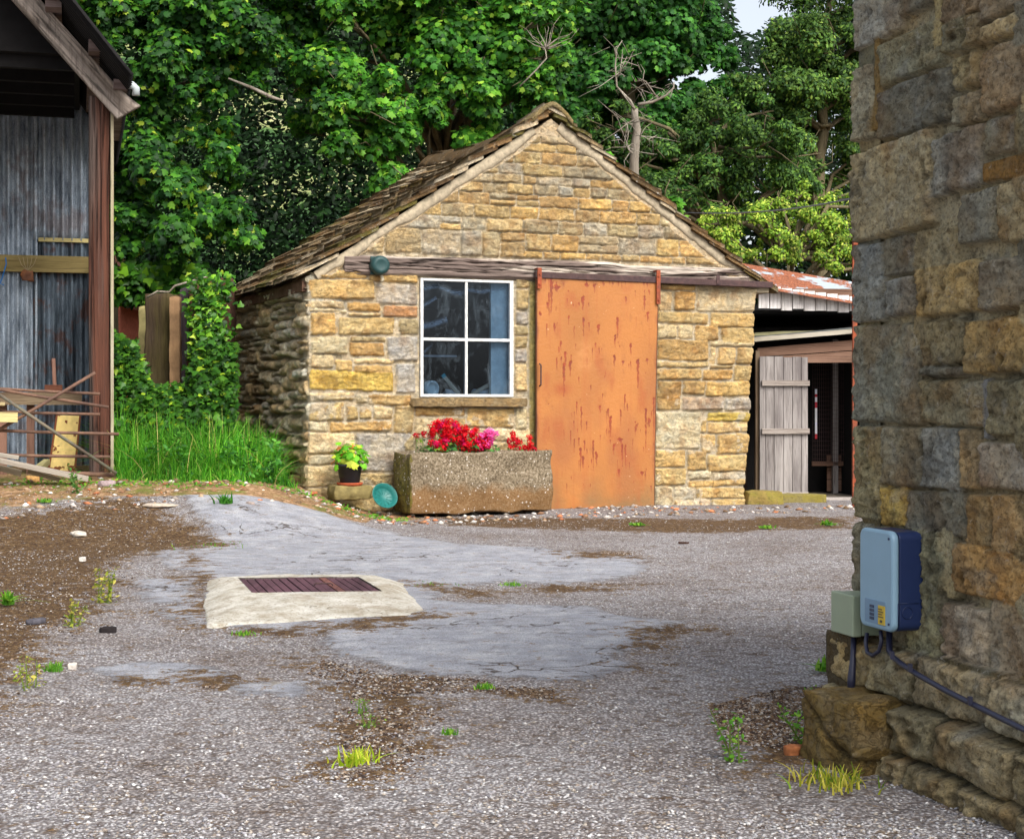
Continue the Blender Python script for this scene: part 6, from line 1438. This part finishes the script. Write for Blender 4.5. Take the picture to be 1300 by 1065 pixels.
# dead snag
sn = empty('dead_snag', (WP(805, 400, 20)[0], 20, .2), 0, 'bleached dead trunk with bare twisted branches behind the hut ridge', 'dead tree'); b0 = np.array((WP(805, 400, 20)[0], 20, .2))
def seg(pts, r0, r1, nm, Y=20, mat=None):
    P = [np.array(WP(x, y, Y-.02*i))-b0 for i, (x, y) in enumerate(pts)]; m = MB(); rr = np.linspace(r0, r1, len(P))*.55; rs_ = np.random.default_rng(int(pts[0][0]*7+pts[-1][1])); m.tube(P, list(rr), 9)
    if nm == 'branch':
        for q in range(7):
            i_ = int(rs_.integers(0, len(P)-1)); a_ = P[i_]*.5+P[i_+1]*.5; e_ = a_+rs_.normal(0, .22, 3)+np.array([0, 0, .08]); m.tube([a_, (a_+e_)/2+rs_.normal(0, .03, 3), e_], [.006, .004, .002], 5)
            m.tube([(a_+e_)/2, (a_+e_)/2+rs_.normal(0, .1, 3)], [.003, .0015], 4)
    m.build(nm, mat or M['dead'], sn, True)
seg([(806, 330), (805, 205), (807, 180), (809, 165), (806, 150), (806, 138)], .12, .075, 'trunk')
for pts, a, b in (([(806, 140), (800, 128), (790, 118), (783, 110), (781, 85), (783, 62), (790, 52)], .035, .008), ([(783, 100), (790, 85), (796, 72)], .015, .005), ([(810, 133), (828, 130), (845, 122), (855, 112), (856, 104)], .04, .012), ([(836, 127), (828, 115), (820, 104), (812, 100)], .02, .006), ([(807, 172), (818, 174), (828, 180)], .012, .004), ([(803, 158), (790, 157)], .012, .005), ([(803, 195), (798, 190), (795, 184)], .02, .01)):
    seg(pts, a, b, 'branch', 19.7)
tw = empty('dead_branch', WP(700, 60, 19.5), 0, 'pale leafless branch among the leaves above the hut ridge', 'branch'); b0 = np.array(WP(700, 60, 19.5)); m = MB(); r = np.random.default_rng(6)
for k in range(14):
    a = r.uniform(-2.6, -.4); L = r.uniform(25, 55); x, y = 692, 62; P = [np.array(WP(x, y, 19.5))-b0]
    for j in range(4): x += L/4*cos(a)+r.normal(0, 3); y += L/4*sin(a)*.8+r.normal(0, 3); P.append(np.array(WP(x, y, 19.5+r.normal(0, .05)))-b0)
    m.tube(P, [.008, .006, .004, .003, .002], 5)
m.tube([np.array(WP(*p, 19.5))-b0 for p in ((692, 62), (694, 74), (680, 90), (660, 110))], [.007, .009, .010, .010], 6); m.build('twigs', M['dead'], tw, True)
tw = MB(); P = [np.array(WP(*p, 18.4)) for p in ((290, 100), (320, 112), (345, 124), (360, 128))]; b0 = P[0]; tw.tube([p-b0 for p in P], [.012, .02, .022, .010], 8)
tag(tw.build('broken_branch', M['dead'], None, True, loc=tuple(b0)), 'short broken pale branch end in the foliage above the left roof slope', 'branch')
# wood behind everything (stuff), leaf colours darkened to paint in shaded depth
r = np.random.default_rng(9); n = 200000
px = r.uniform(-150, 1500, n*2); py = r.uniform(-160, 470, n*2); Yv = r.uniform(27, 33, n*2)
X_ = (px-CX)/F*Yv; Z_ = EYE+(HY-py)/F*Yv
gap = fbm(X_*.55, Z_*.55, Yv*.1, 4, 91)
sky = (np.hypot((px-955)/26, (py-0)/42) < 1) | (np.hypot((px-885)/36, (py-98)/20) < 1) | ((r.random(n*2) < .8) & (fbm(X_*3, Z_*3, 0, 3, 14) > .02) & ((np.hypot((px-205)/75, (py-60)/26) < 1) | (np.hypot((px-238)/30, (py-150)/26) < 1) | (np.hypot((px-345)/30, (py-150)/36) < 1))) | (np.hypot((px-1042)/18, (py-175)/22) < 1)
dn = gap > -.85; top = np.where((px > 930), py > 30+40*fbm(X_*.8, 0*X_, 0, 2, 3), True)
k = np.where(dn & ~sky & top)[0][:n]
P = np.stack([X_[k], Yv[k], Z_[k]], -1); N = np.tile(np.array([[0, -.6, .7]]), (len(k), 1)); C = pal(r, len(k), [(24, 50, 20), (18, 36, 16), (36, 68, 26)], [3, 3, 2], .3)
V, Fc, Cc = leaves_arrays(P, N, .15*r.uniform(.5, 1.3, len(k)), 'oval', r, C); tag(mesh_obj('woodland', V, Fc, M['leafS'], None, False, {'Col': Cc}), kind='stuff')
# ---------------------------------------------------------------- ruined wall / posts with ivy on the left
def slabp(px0, px1, py0, py1, Y, dep, lab, mat, name, seed, rough=.03, sq=.08, rz=.0):
    A = WP(px0, py1, Y); Bq = WP(px1, py0, Y); return tag(rock(name, ((A[0]+Bq[0])/2, Y+dep/2, (A[2]+Bq[2])/2), (Bq[0]-A[0], dep, Bq[2]-A[2]), mat, None, rz, seed, 20, rough, sq), lab, 'post')
mg = m_plain('mossy pale stone', lin(176, 164, 110, .65), .4, .9, 6, 0, .006)
slabp(176, 196, 388, 520, 17.2, .2, 'pale squared gatepost behind the nettles, furthest left', mg, 'gatepost', 70)
o = slabp(184, 229, 372, 520, 16.6, .16, 'broad dark timber slab with a green moss streak in the ruined fence', m_wood('dark slab', lin(92, 74, 60, .5), lin(112, 100, 60, .5), 'Z'), 'fence_slab', 71, .04, .06)
o = slabp(215, 228, 376, 500, 16.4, .1, 'narrow post with peeling pink paint beside the dark slab', m_plain('peeling pink', lin(190, 150, 110, .6), .4, .9, 5, 0, .005), 'fence_post', 72)
o = slabp(228, 240, 366, 520, 16.5, .14, 'thin blackened post between the pink post and the ivy', m_wood('black post', (.04, .03, .035), (.09, .07, .08), 'Z'), 'fence_post', 73)
o = slabp(240, 292, 352, 560, 16.3, .35, 'broad brick-brown pier smothered in ivy next to the hut', m_plain('brown pier', lin(110, 74, 56, .5), .4, .9, 8, 0, .01), 'pier', 74, .05, .1)
m = MB(); P = [WP(*p, 16.3) for p in ((186, 378), (200, 370), (215, 371), (222, 363), (240, 358), (262, 352))]; b0 = np.array(P[0]); m.tube([np.array(p)-b0 for p in P], .012, 6)
tag(m.build('dead_vine', M['dead'], None, True, loc=P[0]), 'bare pale vine stem trailing over the top of the ruined fence', 'vine')
def leafmass(name, label, cat, fn, n, S, kind, mat, cols, w, seed, base, kindtag=None, parent=None, N0=(0, -.8, .5)):
    r = np.random.default_rng(seed); P = fn(r, n)-np.array(base); N = np.tile(np.array([N0], float), (len(P), 1)); C = pal(r, len(P), cols, w, .3)
    V, Fc, Cc = leaves_arrays(P, N, S*r.uniform(.55, 1.3, len(P)), kind, r, C, .5); o = mesh_obj(name, V, Fc, mat, parent, False, {'Col': Cc}, base); return tag(o, label, cat, kind=kindtag)
def ivyfn(r, n):
    px = r.normal(264, 13, n); py = 345+r.random(n)**.8*185; px = px+(py-345)*.02*r.normal(0, 1, n)+np.where(py < 375, (375-py)*.8*r.uniform(-1, 1, n), 0); k = (px > 236) & (px < 318-.1*(py-345)); px, py = px[k], py[k]
    Y = 16.15-.12*r.random(len(px))-.15*np.exp(-((px-264)/22)**2); return np.stack([(px-CX)/F*Y, Y, EYE+(HY-py)/F*Y], -1)
leafmass('ivy', 'bright ivy climbing the pier at the back corner of the hut', 'ivy', ivyfn, 1900, .07, 'ivy', M['ivy'], [(80, 132, 34), (58, 104, 30), (120, 168, 48), (40, 74, 28), (176, 206, 70)], [4, 4, 1.5, 4, .7], 21, WP(264, 520, 16.1))
def bramfn(r, n):
    px = r.uniform(140, 300, n); top = 432+30*fbm(px*.05, px*0, 0, 3, 4)+62*sst(168, 195, px)-70*sst(232, 256, px); py = top+r.random(n)*(545-top); Y = 15.9-.9*(py-top)/(545-top)+r.normal(0, .18, n)
    return np.stack([(px-CX)/F*Y, Y, EYE+(HY-py)/F*Y], -1)
leafmass('bramble', 'tangled dark bramble and nettle thicket behind the tall grass', 'bramble', bramfn, 6500, .068, 'ivy', M['ivy'], [(50, 92, 28), (38, 72, 26), (74, 118, 34), (132, 160, 40)], [4, 4, 3, .7], 22, WP(215, 560, 15.6), 'stuff', N0=(0, -.5, .8))  # palette darkened to stand in for the weak light here
def upfn(r, n):
    px = r.uniform(140, 262, n); py = r.uniform(335, 385, n); Y = r.uniform(17.6, 18.4, n); return np.stack([(px-CX)/F*Y, Y, EYE+(HY-py)/F*Y], -1)
leafmass('elder_bush', 'leafy green bush filling the gap above the ruined fence', 'bush', upfn, 1100, .11, 'ivy', M['ivy'], [(58, 104, 28), (44, 84, 26), (96, 140, 34)], [4, 4, 3], 23, WP(190, 500, 18))
# ---------------------------------------------------------------- blades
def blades(P, L, W, r, C, lean=.5, nseg=4):
    n = len(P); a = r.uniform(0, 2*pi, n); la = r.normal(0, lean, n); dx, dy = np.cos(a)*la, np.sin(a)*la
    wa = r.uniform(-.9, .9, n); wx, wy = np.cos(wa), np.sin(wa); V = []
    for j in range(nseg+1):
        t_ = j/nseg; w = W*(1-t_**1.6)*.5+.0006; cx_ = P[:, 0]+dx*L*t_**1.8; cy_ = P[:, 1]+dy*L*t_**1.8; cz_ = P[:, 2]+L*t_*(1-.35*np.abs(la)*t_)
        V.append(np.stack([cx_-wx*w, cy_-wy*w, cz_], -1)); V.append(np.stack([cx_+wx*w, cy_+wy*w, cz_], -1))
    V = np.stack(V, 1); k = 2*(nseg+1); f = np.array([(2*j, 2*j+1, 2*j+3, 2*j+2) for j in range(nseg)])
    return V.reshape(-1, 3), (f[None]+(np.arange(n)*k)[:, None, None]).reshape(-1, 4), np.repeat(C, k, 0)
r = np.random.default_rng(31); n = 21000
x = r.uniform(-4.0, -1.7, n); y = r.uniform(13.2, 16.3, n)
hl = np.array([HF.L(a, b) for a, b in zip(x, y)]); k = (hl[:, 0] < -.22+.12*fbm(x*4, y*4, 0, 2, 6)) & (np.array([SF.L(a, b)[0] for a, b in zip(x, y)]) > .03)
edge = 13.62+.12*fbm(x*3, x*0, 0, 3, 7)+.35*sst(-2.45, -1.9, x); k &= y > edge; k &= x < -1.9+.3*fbm(y*2, y*0, 0, 2, 3)-.1*(y < 14.3)
x, y, edge = x[k], y[k], edge[k]; ln = (.10+.30*sst(0, .8, y-edge))*r.uniform(.45, 1.5, len(x))*(1+.7*fbm(x*2.5, y*2.5, 0, 3, 5))
P = np.stack([x, y, terrain(x, y)-.01], -1); C = pal(r, len(x), [(84, 152, 40), (64, 130, 36), (112, 172, 52), (50, 100, 34), (160, 170, 90)], [5, 4, 4, 2, .7], .3)
C = C*(1+.5*fbm(x*2, y*2, 3, 3, 9))[:, None]
V, Fc, Cc = blades(P, ln, r.uniform(.005, .012, len(x)), r, C, .95, 6)
o = mesh_obj('tall_grass', V, Fc, M['grass'], None, False, {'Col': Cc}); tag(o, 'lush tall green grass between the open shed and the hut', 'grass', kind='stuff')
# low ground cover fringe
r = np.random.default_rng(33); n = 5200; x = r.uniform(-4.3, -.9, n); y = r.uniform(12.6, 14.3, n); e_ = 13.55+.4*sst(-2.4, -1.7, x); k = (np.abs(y-e_+.1) < .28*r.random(n)+.1*fbm(x*4, y*4, 0, 2, 3)) & (np.array([HF.L(a, b)[1] < -.05 or HF.L(a, b)[0] < -.05 for a, b in zip(x, y)])); x, y = x[k], y[k]
P = np.stack([x, y, terrain(x, y)+.015*r.random(len(x))], -1); C = pal(r, len(x), [(90, 150, 40), (70, 124, 34), (120, 160, 50)], None, .25)
V, Fc, Cc = leaves_arrays(P, np.tile([[0, -.4, .9]], (len(P), 1)), .035*r.uniform(.6, 1.4, len(P)), 'oval', r, C, 0.0); tag(mesh_obj('clover', V, Fc, M['grass'], None, False, {'Col': Cc}), 'low leafy ground cover along the front edge of the tall grass', 'ground cover', kind='stuff')
# broad-leaved weeds and dry stalks standing in the grass
r = np.random.default_rng(36); PV, PF, PC = [], [], []; off = 0
for i in range(150):
    x = r.uniform(-3.6, -2.0); y = r.uniform(13.75, 15.6)
    if HF.L(x, y)[0] > -.12 or SF.L(x, y)[0] < .05: continue
    z = gz(x, y); h = r.uniform(.12, .42); k = 22; t_ = r.random(k)**.7; lx, ly = r.normal(0, .08, 2)
    P = np.stack([x+lx*t_+r.normal(0, .025, k), y+ly*t_+r.normal(0, .025, k), z+h*t_], -1); a = r.uniform(0, 2*pi, k); N = np.stack([np.cos(a)*.7, np.sin(a)*.7-.2, np.ones(k)], -1)
    V, Fc, Cc = leaves_arrays(P, N, .055*r.uniform(.6, 1.3, k), 'oval', r, pal(r, k, [(60, 116, 40), (84, 140, 50), (44, 90, 36)], None, .2), .2); PV.append(V); PF.append(Fc+off); PC.append(Cc); off += len(V)
tag(mesh_obj('nettles', np.concatenate(PV), np.concatenate(PF), M['ivy'], None, False, {'Col': np.concatenate(PC)}), 'broad-leaved weeds standing in the tall grass beside the hut', 'weeds', kind='stuff')
n = 36; x = r.uniform(-3.6, -2.0, n); y = r.uniform(13.7, 15.3, n); k = np.array([HF.L(a, b)[0] < -.1 and SF.L(a, b)[0] > .05 for a, b in zip(x, y)]); x, y = x[k], y[k]
V, Fc, Cc = blades(np.stack([x, y, terrain(x, y)], -1), r.uniform(.35, .65, len(x)), r.uniform(.004, .007, len(x)), r, pal(r, len(x), [(200, 180, 120), (170, 160, 96)]), .7, 6); tag(mesh_obj('dry_stalks', V, Fc, M['grass'], None, False, {'Col': Cc}), 'thin dry straw stalks in the tall grass', 'stalks', kind='stuff')
r = np.random.default_rng(34)
def weed(px, py, h, w, kind, label, seed, cols=((96, 150, 50), (76, 130, 40), (130, 170, 60)), n=None, loc=None, name='weed', cat='weed'):
    r = np.random.default_rng(seed); x, y, z = loc or ray_ground(px, py); root = (x, y, z)
    if kind == 'tuft':
        n = n or 60; P = r.normal(0, w*.35, (n, 3)); P[:, 2] = 0; C = pal(r, n, cols, None, .25)
        V, Fc, Cc = blades(P, h*r.uniform(.5, 1.1, n), np.full(n, .005), r, C, .7); o = mesh_obj(name, V, Fc, M['grass'], None, False, {'Col': Cc}, root)
    elif kind == 'ros':
        n = n or 50; P = r.normal(0, w*.12, (n, 3)); P[:, 2] = .01; C = pal(r, n, cols, None, .25)
        V, Fc, Cc = blades(P, h*r.uniform(.5, 1.1, n), np.full(n, .02), r, C, 1.1); o = mesh_obj(name, V, Fc, M['grass'], None, False, {'Col': Cc}, root)
    else:
        n = n or 3; PV, PF, PC = [], [], []; off = 0
        for i in range(n):
            bx_, by_ = r.normal(0, w*.3, 2); hh_ = h*r.uniform(.6, 1.1); lx, ly = r.normal(0, .2*h, 2); k = 26; t_ = r.random(k)
            P = np.stack([bx_+lx*t_+r.normal(0, .012, k), by_+ly*t_+r.normal(0, .012, k), hh_*t_], -1); a = r.uniform(0, 2*pi, k); N = np.stack([np.cos(a)*.6, np.sin(a)*.6, np.ones(k)], -1)
            V, Fc, Cc = leaves_arrays(P, N, h*.16*r.uniform(.6, 1.3, k), 'oval', r, pal(r, k, cols, None, .2), .1); PV.append(V); PF.append([tuple(q+off) for q in Fc]); PC.append(Cc); off += len(V)
            m = MB(); m.tube([(bx_, by_, 0), (bx_+lx*.5, by_+ly*.5, hh_*.5), (bx_+lx, by_+ly, hh_)], [.003, .0025, .001], 5); PV.append(np.array(m.v)); PF.append([tuple(q+off for q in f) for f in m.f]); PC.append(np.tile([lin(110, 130, 60)], (len(m.v), 1))); off += len(m.v)
        fl = [f for l in PF for f in l]; o = mesh_obj(name, np.concatenate(PV), fl, M['grass'], None, False, {'Col': np.concatenate(PC)}, root)
    return tag(o, label, cat)
YG = ((150, 160, 60), (120, 140, 50), (190, 180, 90))
weed(285, 641, .10, .22, 'ros', 'dark green dock rosette on the bare earth before the tall grass', 1, ((50, 110, 34), (70, 130, 44)))
weed(100, 627, .24, .05, 'stem', 'slim weed standing in front of the loose boards by the shed', 2, ((80, 130, 60), (110, 150, 80)))
weed(58, 639, .04, .2, 'ros', 'flat green weed patch on the earth below the shed', 3)
weed(130, 765, .17, .10, 'stem', 'spindly yellow-green weed on the brown moss, the tallest of the left-hand group', 4, YG, 5)
weed(100, 795, .13, .10, 'stem', 'thin sprouting weed just left of the tallest one on the moss', 5, YG, 4)
weed(35, 875, .12, .06, 'stem', 'straggly weed near the left edge of the gravel', 6, YG, 3)
weed(70, 852, .04, .05, 'tuft', 'tiny green tuft beside the straggly weed at the left', 7)
weed(452, 970, .05, .07, 'tuft', 'yellow-green grass clump at the bottom centre of the yard', 8, ((150, 176, 40), (190, 190, 70)), 90)
weed(474, 925, .05, .06, 'stem', 'small weed just above the yellow-green clump in the brown strip', 9)
weed(462, 905, .05, .05, 'stem', 'upper small weed growing in the brown strip of the gravel', 10)
weed(570, 932, .02, .03, 'tuft', 'lone tiny tuft on the gravel right of the brown strip', 11)
weed(615, 875, .025, .04, 'tuft', 'small green sprig at the lower edge of the grey tarmac patch', 12)
weed(926, 966, .13, .04, 'stem', 'upright weed with several stems on the gravel left of the barn corner', 13, n=3)
weed(1013, 945, .13, .05, 'stem', 'leaning weed close to the footing stone', 14, n=3)
weed(1048, 855, .06, .10, 'ros', 'broad green weed at the foot of the barn corner', 15)
weed(1040, 905, .09, .06, 'stem', 'small green weed beside the cracked footing stone', 16, n=5)
weed(1060, 998, .06, .13, 'tuft', 'tuft of yellowish grass at the base of the footing stone', 17, ((150, 156, 50), (190, 180, 80), (110, 140, 44)), 110)
weed(1050, 668, .05, .16, 'ros', 'green weed on the gravel in front of the dark doorway', 18)
weed(974, 672, .03, .2, 'ros', 'flat green weed before the yellow-grey stone step', 19)
weed(810, 668, .03, .2, 'ros', 'flat green weed on the moss strip under the orange door', 20)
weed(595, 648, .06, .05, 'ros', 'little green weed at the foot of the trough', 21)
weed(497, 640, .06, .05, 'ros', 'small bright weed in front of the teal dish', 22)
weed(450, 642, .04, .25, 'ros', 'low green weeds on the earth below the potted plant', 23, n=80)
weed(650, 743, .025, .08, 'tuft', 'bright green tuft in the crack right of the concrete surround', 24)
weed(545, 744, .02, .2, 'tuft', 'thin line of grass at the back right of the concrete surround', 25)
weed(270, 693, .03, .3, 'tuft', 'patch of fine green grass at the back edge of the tarmac', 26)
weed(10, 770, .08, .08, 'ros', 'leafy green weed at the very left edge of the moss', 27)
weed(312, 806, .02, .08, 'tuft', 'mossy green tuft under the front edge of the concrete surround', 28)
weed(180, 608, .1, .1, 'ros', 'leafy green dock at the front edge of the tall grass', 29, ((50, 120, 34), (70, 140, 40)))
weed(235, 607, .09, .1, 'ros', 'leafy light green dock between the tall grass and the bare earth', 30)
# pot plant
def foliage(name, parent, fn, n, S, kind, cols, w, seed, loc=(0, 0, 0)):
    r = np.random.default_rng(seed); P, N = fn(r, n); C = pal(r, len(P), cols, w, .25); V, Fc, Cc = leaves_arrays(P, N, S*r.uniform(.6, 1.3, len(P)), kind, r, C, .1); return mesh_obj(name, V, Fc, M['grass'], parent, False, {'Col': Cc}, loc)
def dome(rx, rz, z0):
    def fn(r, n):
        d = r.normal(0, 1, (n, 3)); d /= np.linalg.norm(d, axis=1, keepdims=True); d[:, 2] = np.abs(d[:, 2]); q = r.random((n, 1))**.4; P = d*q*np.array([rx, rx*.8, rz])+np.array([0, 0, z0]); return P, d+np.array([0, -.2, .4])
    return fn
foliage('foliage', pot, dome(.17, .24, .17), 210, .06, 'syc', [(120, 190, 50), (90, 160, 40), (190, 200, 70), (206, 130, 70)], [4, 3, 2, 1.2], 41)
m = MB(); r = random.Random(3)
for _ in range(9): a = r.uniform(0, 6.3); m.tube([(0, 0, .16), (.05*cos(a), .05*sin(a), .24), (.10*cos(a), .10*sin(a), .32)], .003, 5)
m.build('stems', m_plain('plant stem', lin(130, 120, 60)), pot)
# flowers in the trough
def flowerplant(px, py0, label, cols, spots, seed, w, h, fol=130):
    xk, z = HF.hit(px, 574, -.40); root = empty('flowering_plant', HF.W(xk, -.40, tzb+Hh*.84), TH, label, 'flowers', 'flowers in the stone trough' if False else None)
    foliage('foliage', root, lambda r, n: (np.stack([r.normal(0, w*.45, n), r.normal(0, .06, n), r.random(n)*h*.9], -1), np.stack([r.normal(0, .5, n), -np.ones(n)*.5, np.ones(n)], -1)), fol, .05, 'ivy', [(62, 112, 50), (90, 140, 70), (50, 90, 44), (120, 150, 60)], None, seed)
    r = np.random.default_rng(seed+1); fm = MB()
    for k, (fx_, fy_, c) in enumerate(spots):
        x, zz = HF.hit(fx_, fy_, -.42); PV, PF, PC = [], [], []; off = 0
        rb_ = r.uniform(.026, .042); n = 40; d = r.normal(0, 1, (n, 3)); d /= np.linalg.norm(d, axis=1, keepdims=True); P = d*rb_*r.uniform(.5, 1, (n, 1))
        V, Fc, Cc = leaves_arrays(P, d, np.full(n, .026), 'oval', r, np.array(lin(*c))[None]*r.uniform(.7, 1.15, (n, 1)), 0)
        mesh_obj('flower_head', V, Fc, M['petal'], root, False, {'Col': Cc}, (x-xk, -.04+r.uniform(-.06, .04), zz-(tzb+Hh*.84)))
        fm.tube([(x-xk+r.uniform(-.02, .02), -.02, 0), (x-xk, -.03, zz-(tzb+Hh*.84))], .0025, 5)
    fm.build('stems', m_plain('geranium stem %d' % seed, lin(96, 120, 60)), root)
M['petal'] = m_leaf('petal', .25, .5)
RD, CR, PK2, MG = (216, 16, 34), (190, 10, 40), (232, 90, 170), (206, 20, 90)
r = np.random.default_rng(55); sp = []
for _ in range(110):
    t_ = r.random(); x = 545+t_*72; top = 534+12*abs(t_-.35)*2; y = top+(570-top)*r.random(); sp.append((x, y, RD if r.random() < .8 else MG))
sp += [(553, 536, RD), (569, 535, RD), (560, 540, RD), (536, 551, CR), (529, 553, CR), (548, 540, RD), (588, 545, RD)]
flowerplant(575, 0, 'mass of red flowers filling the left half of the trough', None, sp, 60, .36, .22, 260)
flowerplant(625, 0, 'small pink flowers just right of the big red mass in the trough', None, [(620+r.normal(0, 5), 556+r.normal(0, 6), PK2 if r.random() < .8 else (240, 170, 210)) for _ in range(26)]+[(608, 560, RD), (602, 550, RD), (612, 566, CR)], 70, .10, .12, 50)
flowerplant(658, 0, 'separate small clump of red flowers at the right end of the trough', None, [(652, 551, RD), (651, 557, RD), (645, 560, CR), (655, 564, RD), (660, 560, RD), (662, 567, RD), (669, 556, RD), (670, 564, RD), (656, 570, CR), (668, 571, RD), (677, 571, CR), (648, 567, RD), (672, 568, RD), (654, 560, CR)], 80, .12, .10, 70)
for i, (px, py, h, lab) in enumerate(((583, 548, .12, 'dark leafy sprig rising above the red flowers'), (611, 545, .08, 'blue-green sprig between red and pink flowers'), (568, 528, .16, 'tall thin green sprig at the top of the red flowers'), (533, 566, .08, 'pale green trailing leaves at the left end of the trough'))):
    xk, z = HF.hit(px, 574, -.36); weed(0, 0, h+.10, .06, 'stem', lab, 90+i, ((70, 110, 70), (50, 90, 56)), 6, HF.W(xk, -.38, tzb+Hh*.8), 'green_sprig', 'plant')
# overhead cable
A = HF.W(4.3, .6, 0); P0 = np.array(WP(868, 270, 17.4)); P1 = np.array(WP(1100, 248, 9.5)); pts = []
for i in range(25):
    t_ = i/24; q_ = 1/((1-t_)/17.4+t_/9.5); pxx = 868+(1100-868)*t_; pyy = 270+(248-270)*t_+4*14*t_*(1-t_)*.6; pts.append(np.array(WP(pxx, pyy, q_)))
m = MB(); m.tube([p-pts[0] for p in pts], .006, 6); tag(m.build('overhead_cable', m_plain('grey cable', lin(120, 126, 140, .7), .1, .5), None, True, loc=tuple(pts[0])), 'thin grey cable strung from the hut to the barn corner', 'cable')
# little brick outhouse at far left
x0, y0, z0 = WP(142, 500, 23); ob = empty('brick_outhouse', (x0-.6, 23, 0), 0, 'sliver of a red brick outhouse with rusty roof behind the shed post', 'outhouse')
m = MB(); zt = WP(150, 385, 23)[2]; m.box(-1, .72, 0, 2, 0, zt); m.build('wall', m_plain('red brick', (.28, .08, .05), .4, .9, 30, 0, .01), ob)
m = MB(); m.prism([(-1, zt), (.78, zt), (.62, zt+.2), (.40, zt+.45), (-1, zt+.5)], -.02, 0); m.build('gable_board', m_plain('pale blue board', lin(160, 180, 200, .7), .1), ob)
m = MB(); m.prism([(.95, zt-.1), (.98, zt-.05), (.40, zt+.9), (.36, zt+.82)], -.1, 2.1); m.build('roof', m_rust('rusty brown roof', (.12, .05, .035), (.2, .08, .05)), ob)
# ================================================================ camera, light
cam = bpy.data.cameras.new('camera'); co = bpy.data.objects.new('camera', cam); COL.objects.link(co); SC.camera = co
co.location = (0, 0, EYE); co.rotation_euler = (radians(90), 0, 0); cam.sensor_width = 36; cam.lens = 36*F/1300; cam.shift_y = -(532.5-HY)/1300; cam.clip_end = 1000; cam.clip_start = .05
w = bpy.data.worlds.new('World'); SC.world = w; w.use_nodes = True; nt = w.node_tree; bg = nt.nodes['Background']; sky = nt.nodes.new('ShaderNodeTexSky'); sky.sky_type = 'NISHITA'; sky.sun_disc = False
SD = np.array((.42, -.70, .80)); SD /= np.linalg.norm(SD); el = math.asin(SD[2]); az = math.atan2(SD[0], SD[1])
sky.sun_elevation = el; sky.sun_rotation = az; sky.dust_density = 4.0; sky.air_density = 1.0; sky.ozone_density = 1.0
hs = nt.nodes.new('ShaderNodeHueSaturation'); hs.inputs['Saturation'].default_value = .4; nt.links.new(sky.outputs[0], hs.inputs['Color']); nt.links.new(hs.outputs[0], bg.inputs[0]); bg.inputs[1].default_value = .125
sl_ = bpy.data.lights.new('sun', 'SUN'); sl_.energy = 1.5; sl_.angle = radians(34); sl_.color = (1, .97, .92); so = bpy.data.objects.new('sun', sl_); COL.objects.link(so)
from mathutils import Vector
so.rotation_euler = Vector(-SD).to_track_quat('-Z', 'Y').to_euler(); so.location = (5, -5, 12)
SC.view_settings.view_transform = 'Standard'; SC.view_settings.look = 'None'; SC.view_settings.exposure = 1.1; SC.view_settings.gamma = 1; SC.view_settings.use_curve_mapping = False
SC.cycles.max_bounces = 6; SC.cycles.diffuse_bounces = 3; SC.cycles.transparent_max_bounces = 12; SC.cycles.use_denoising = True
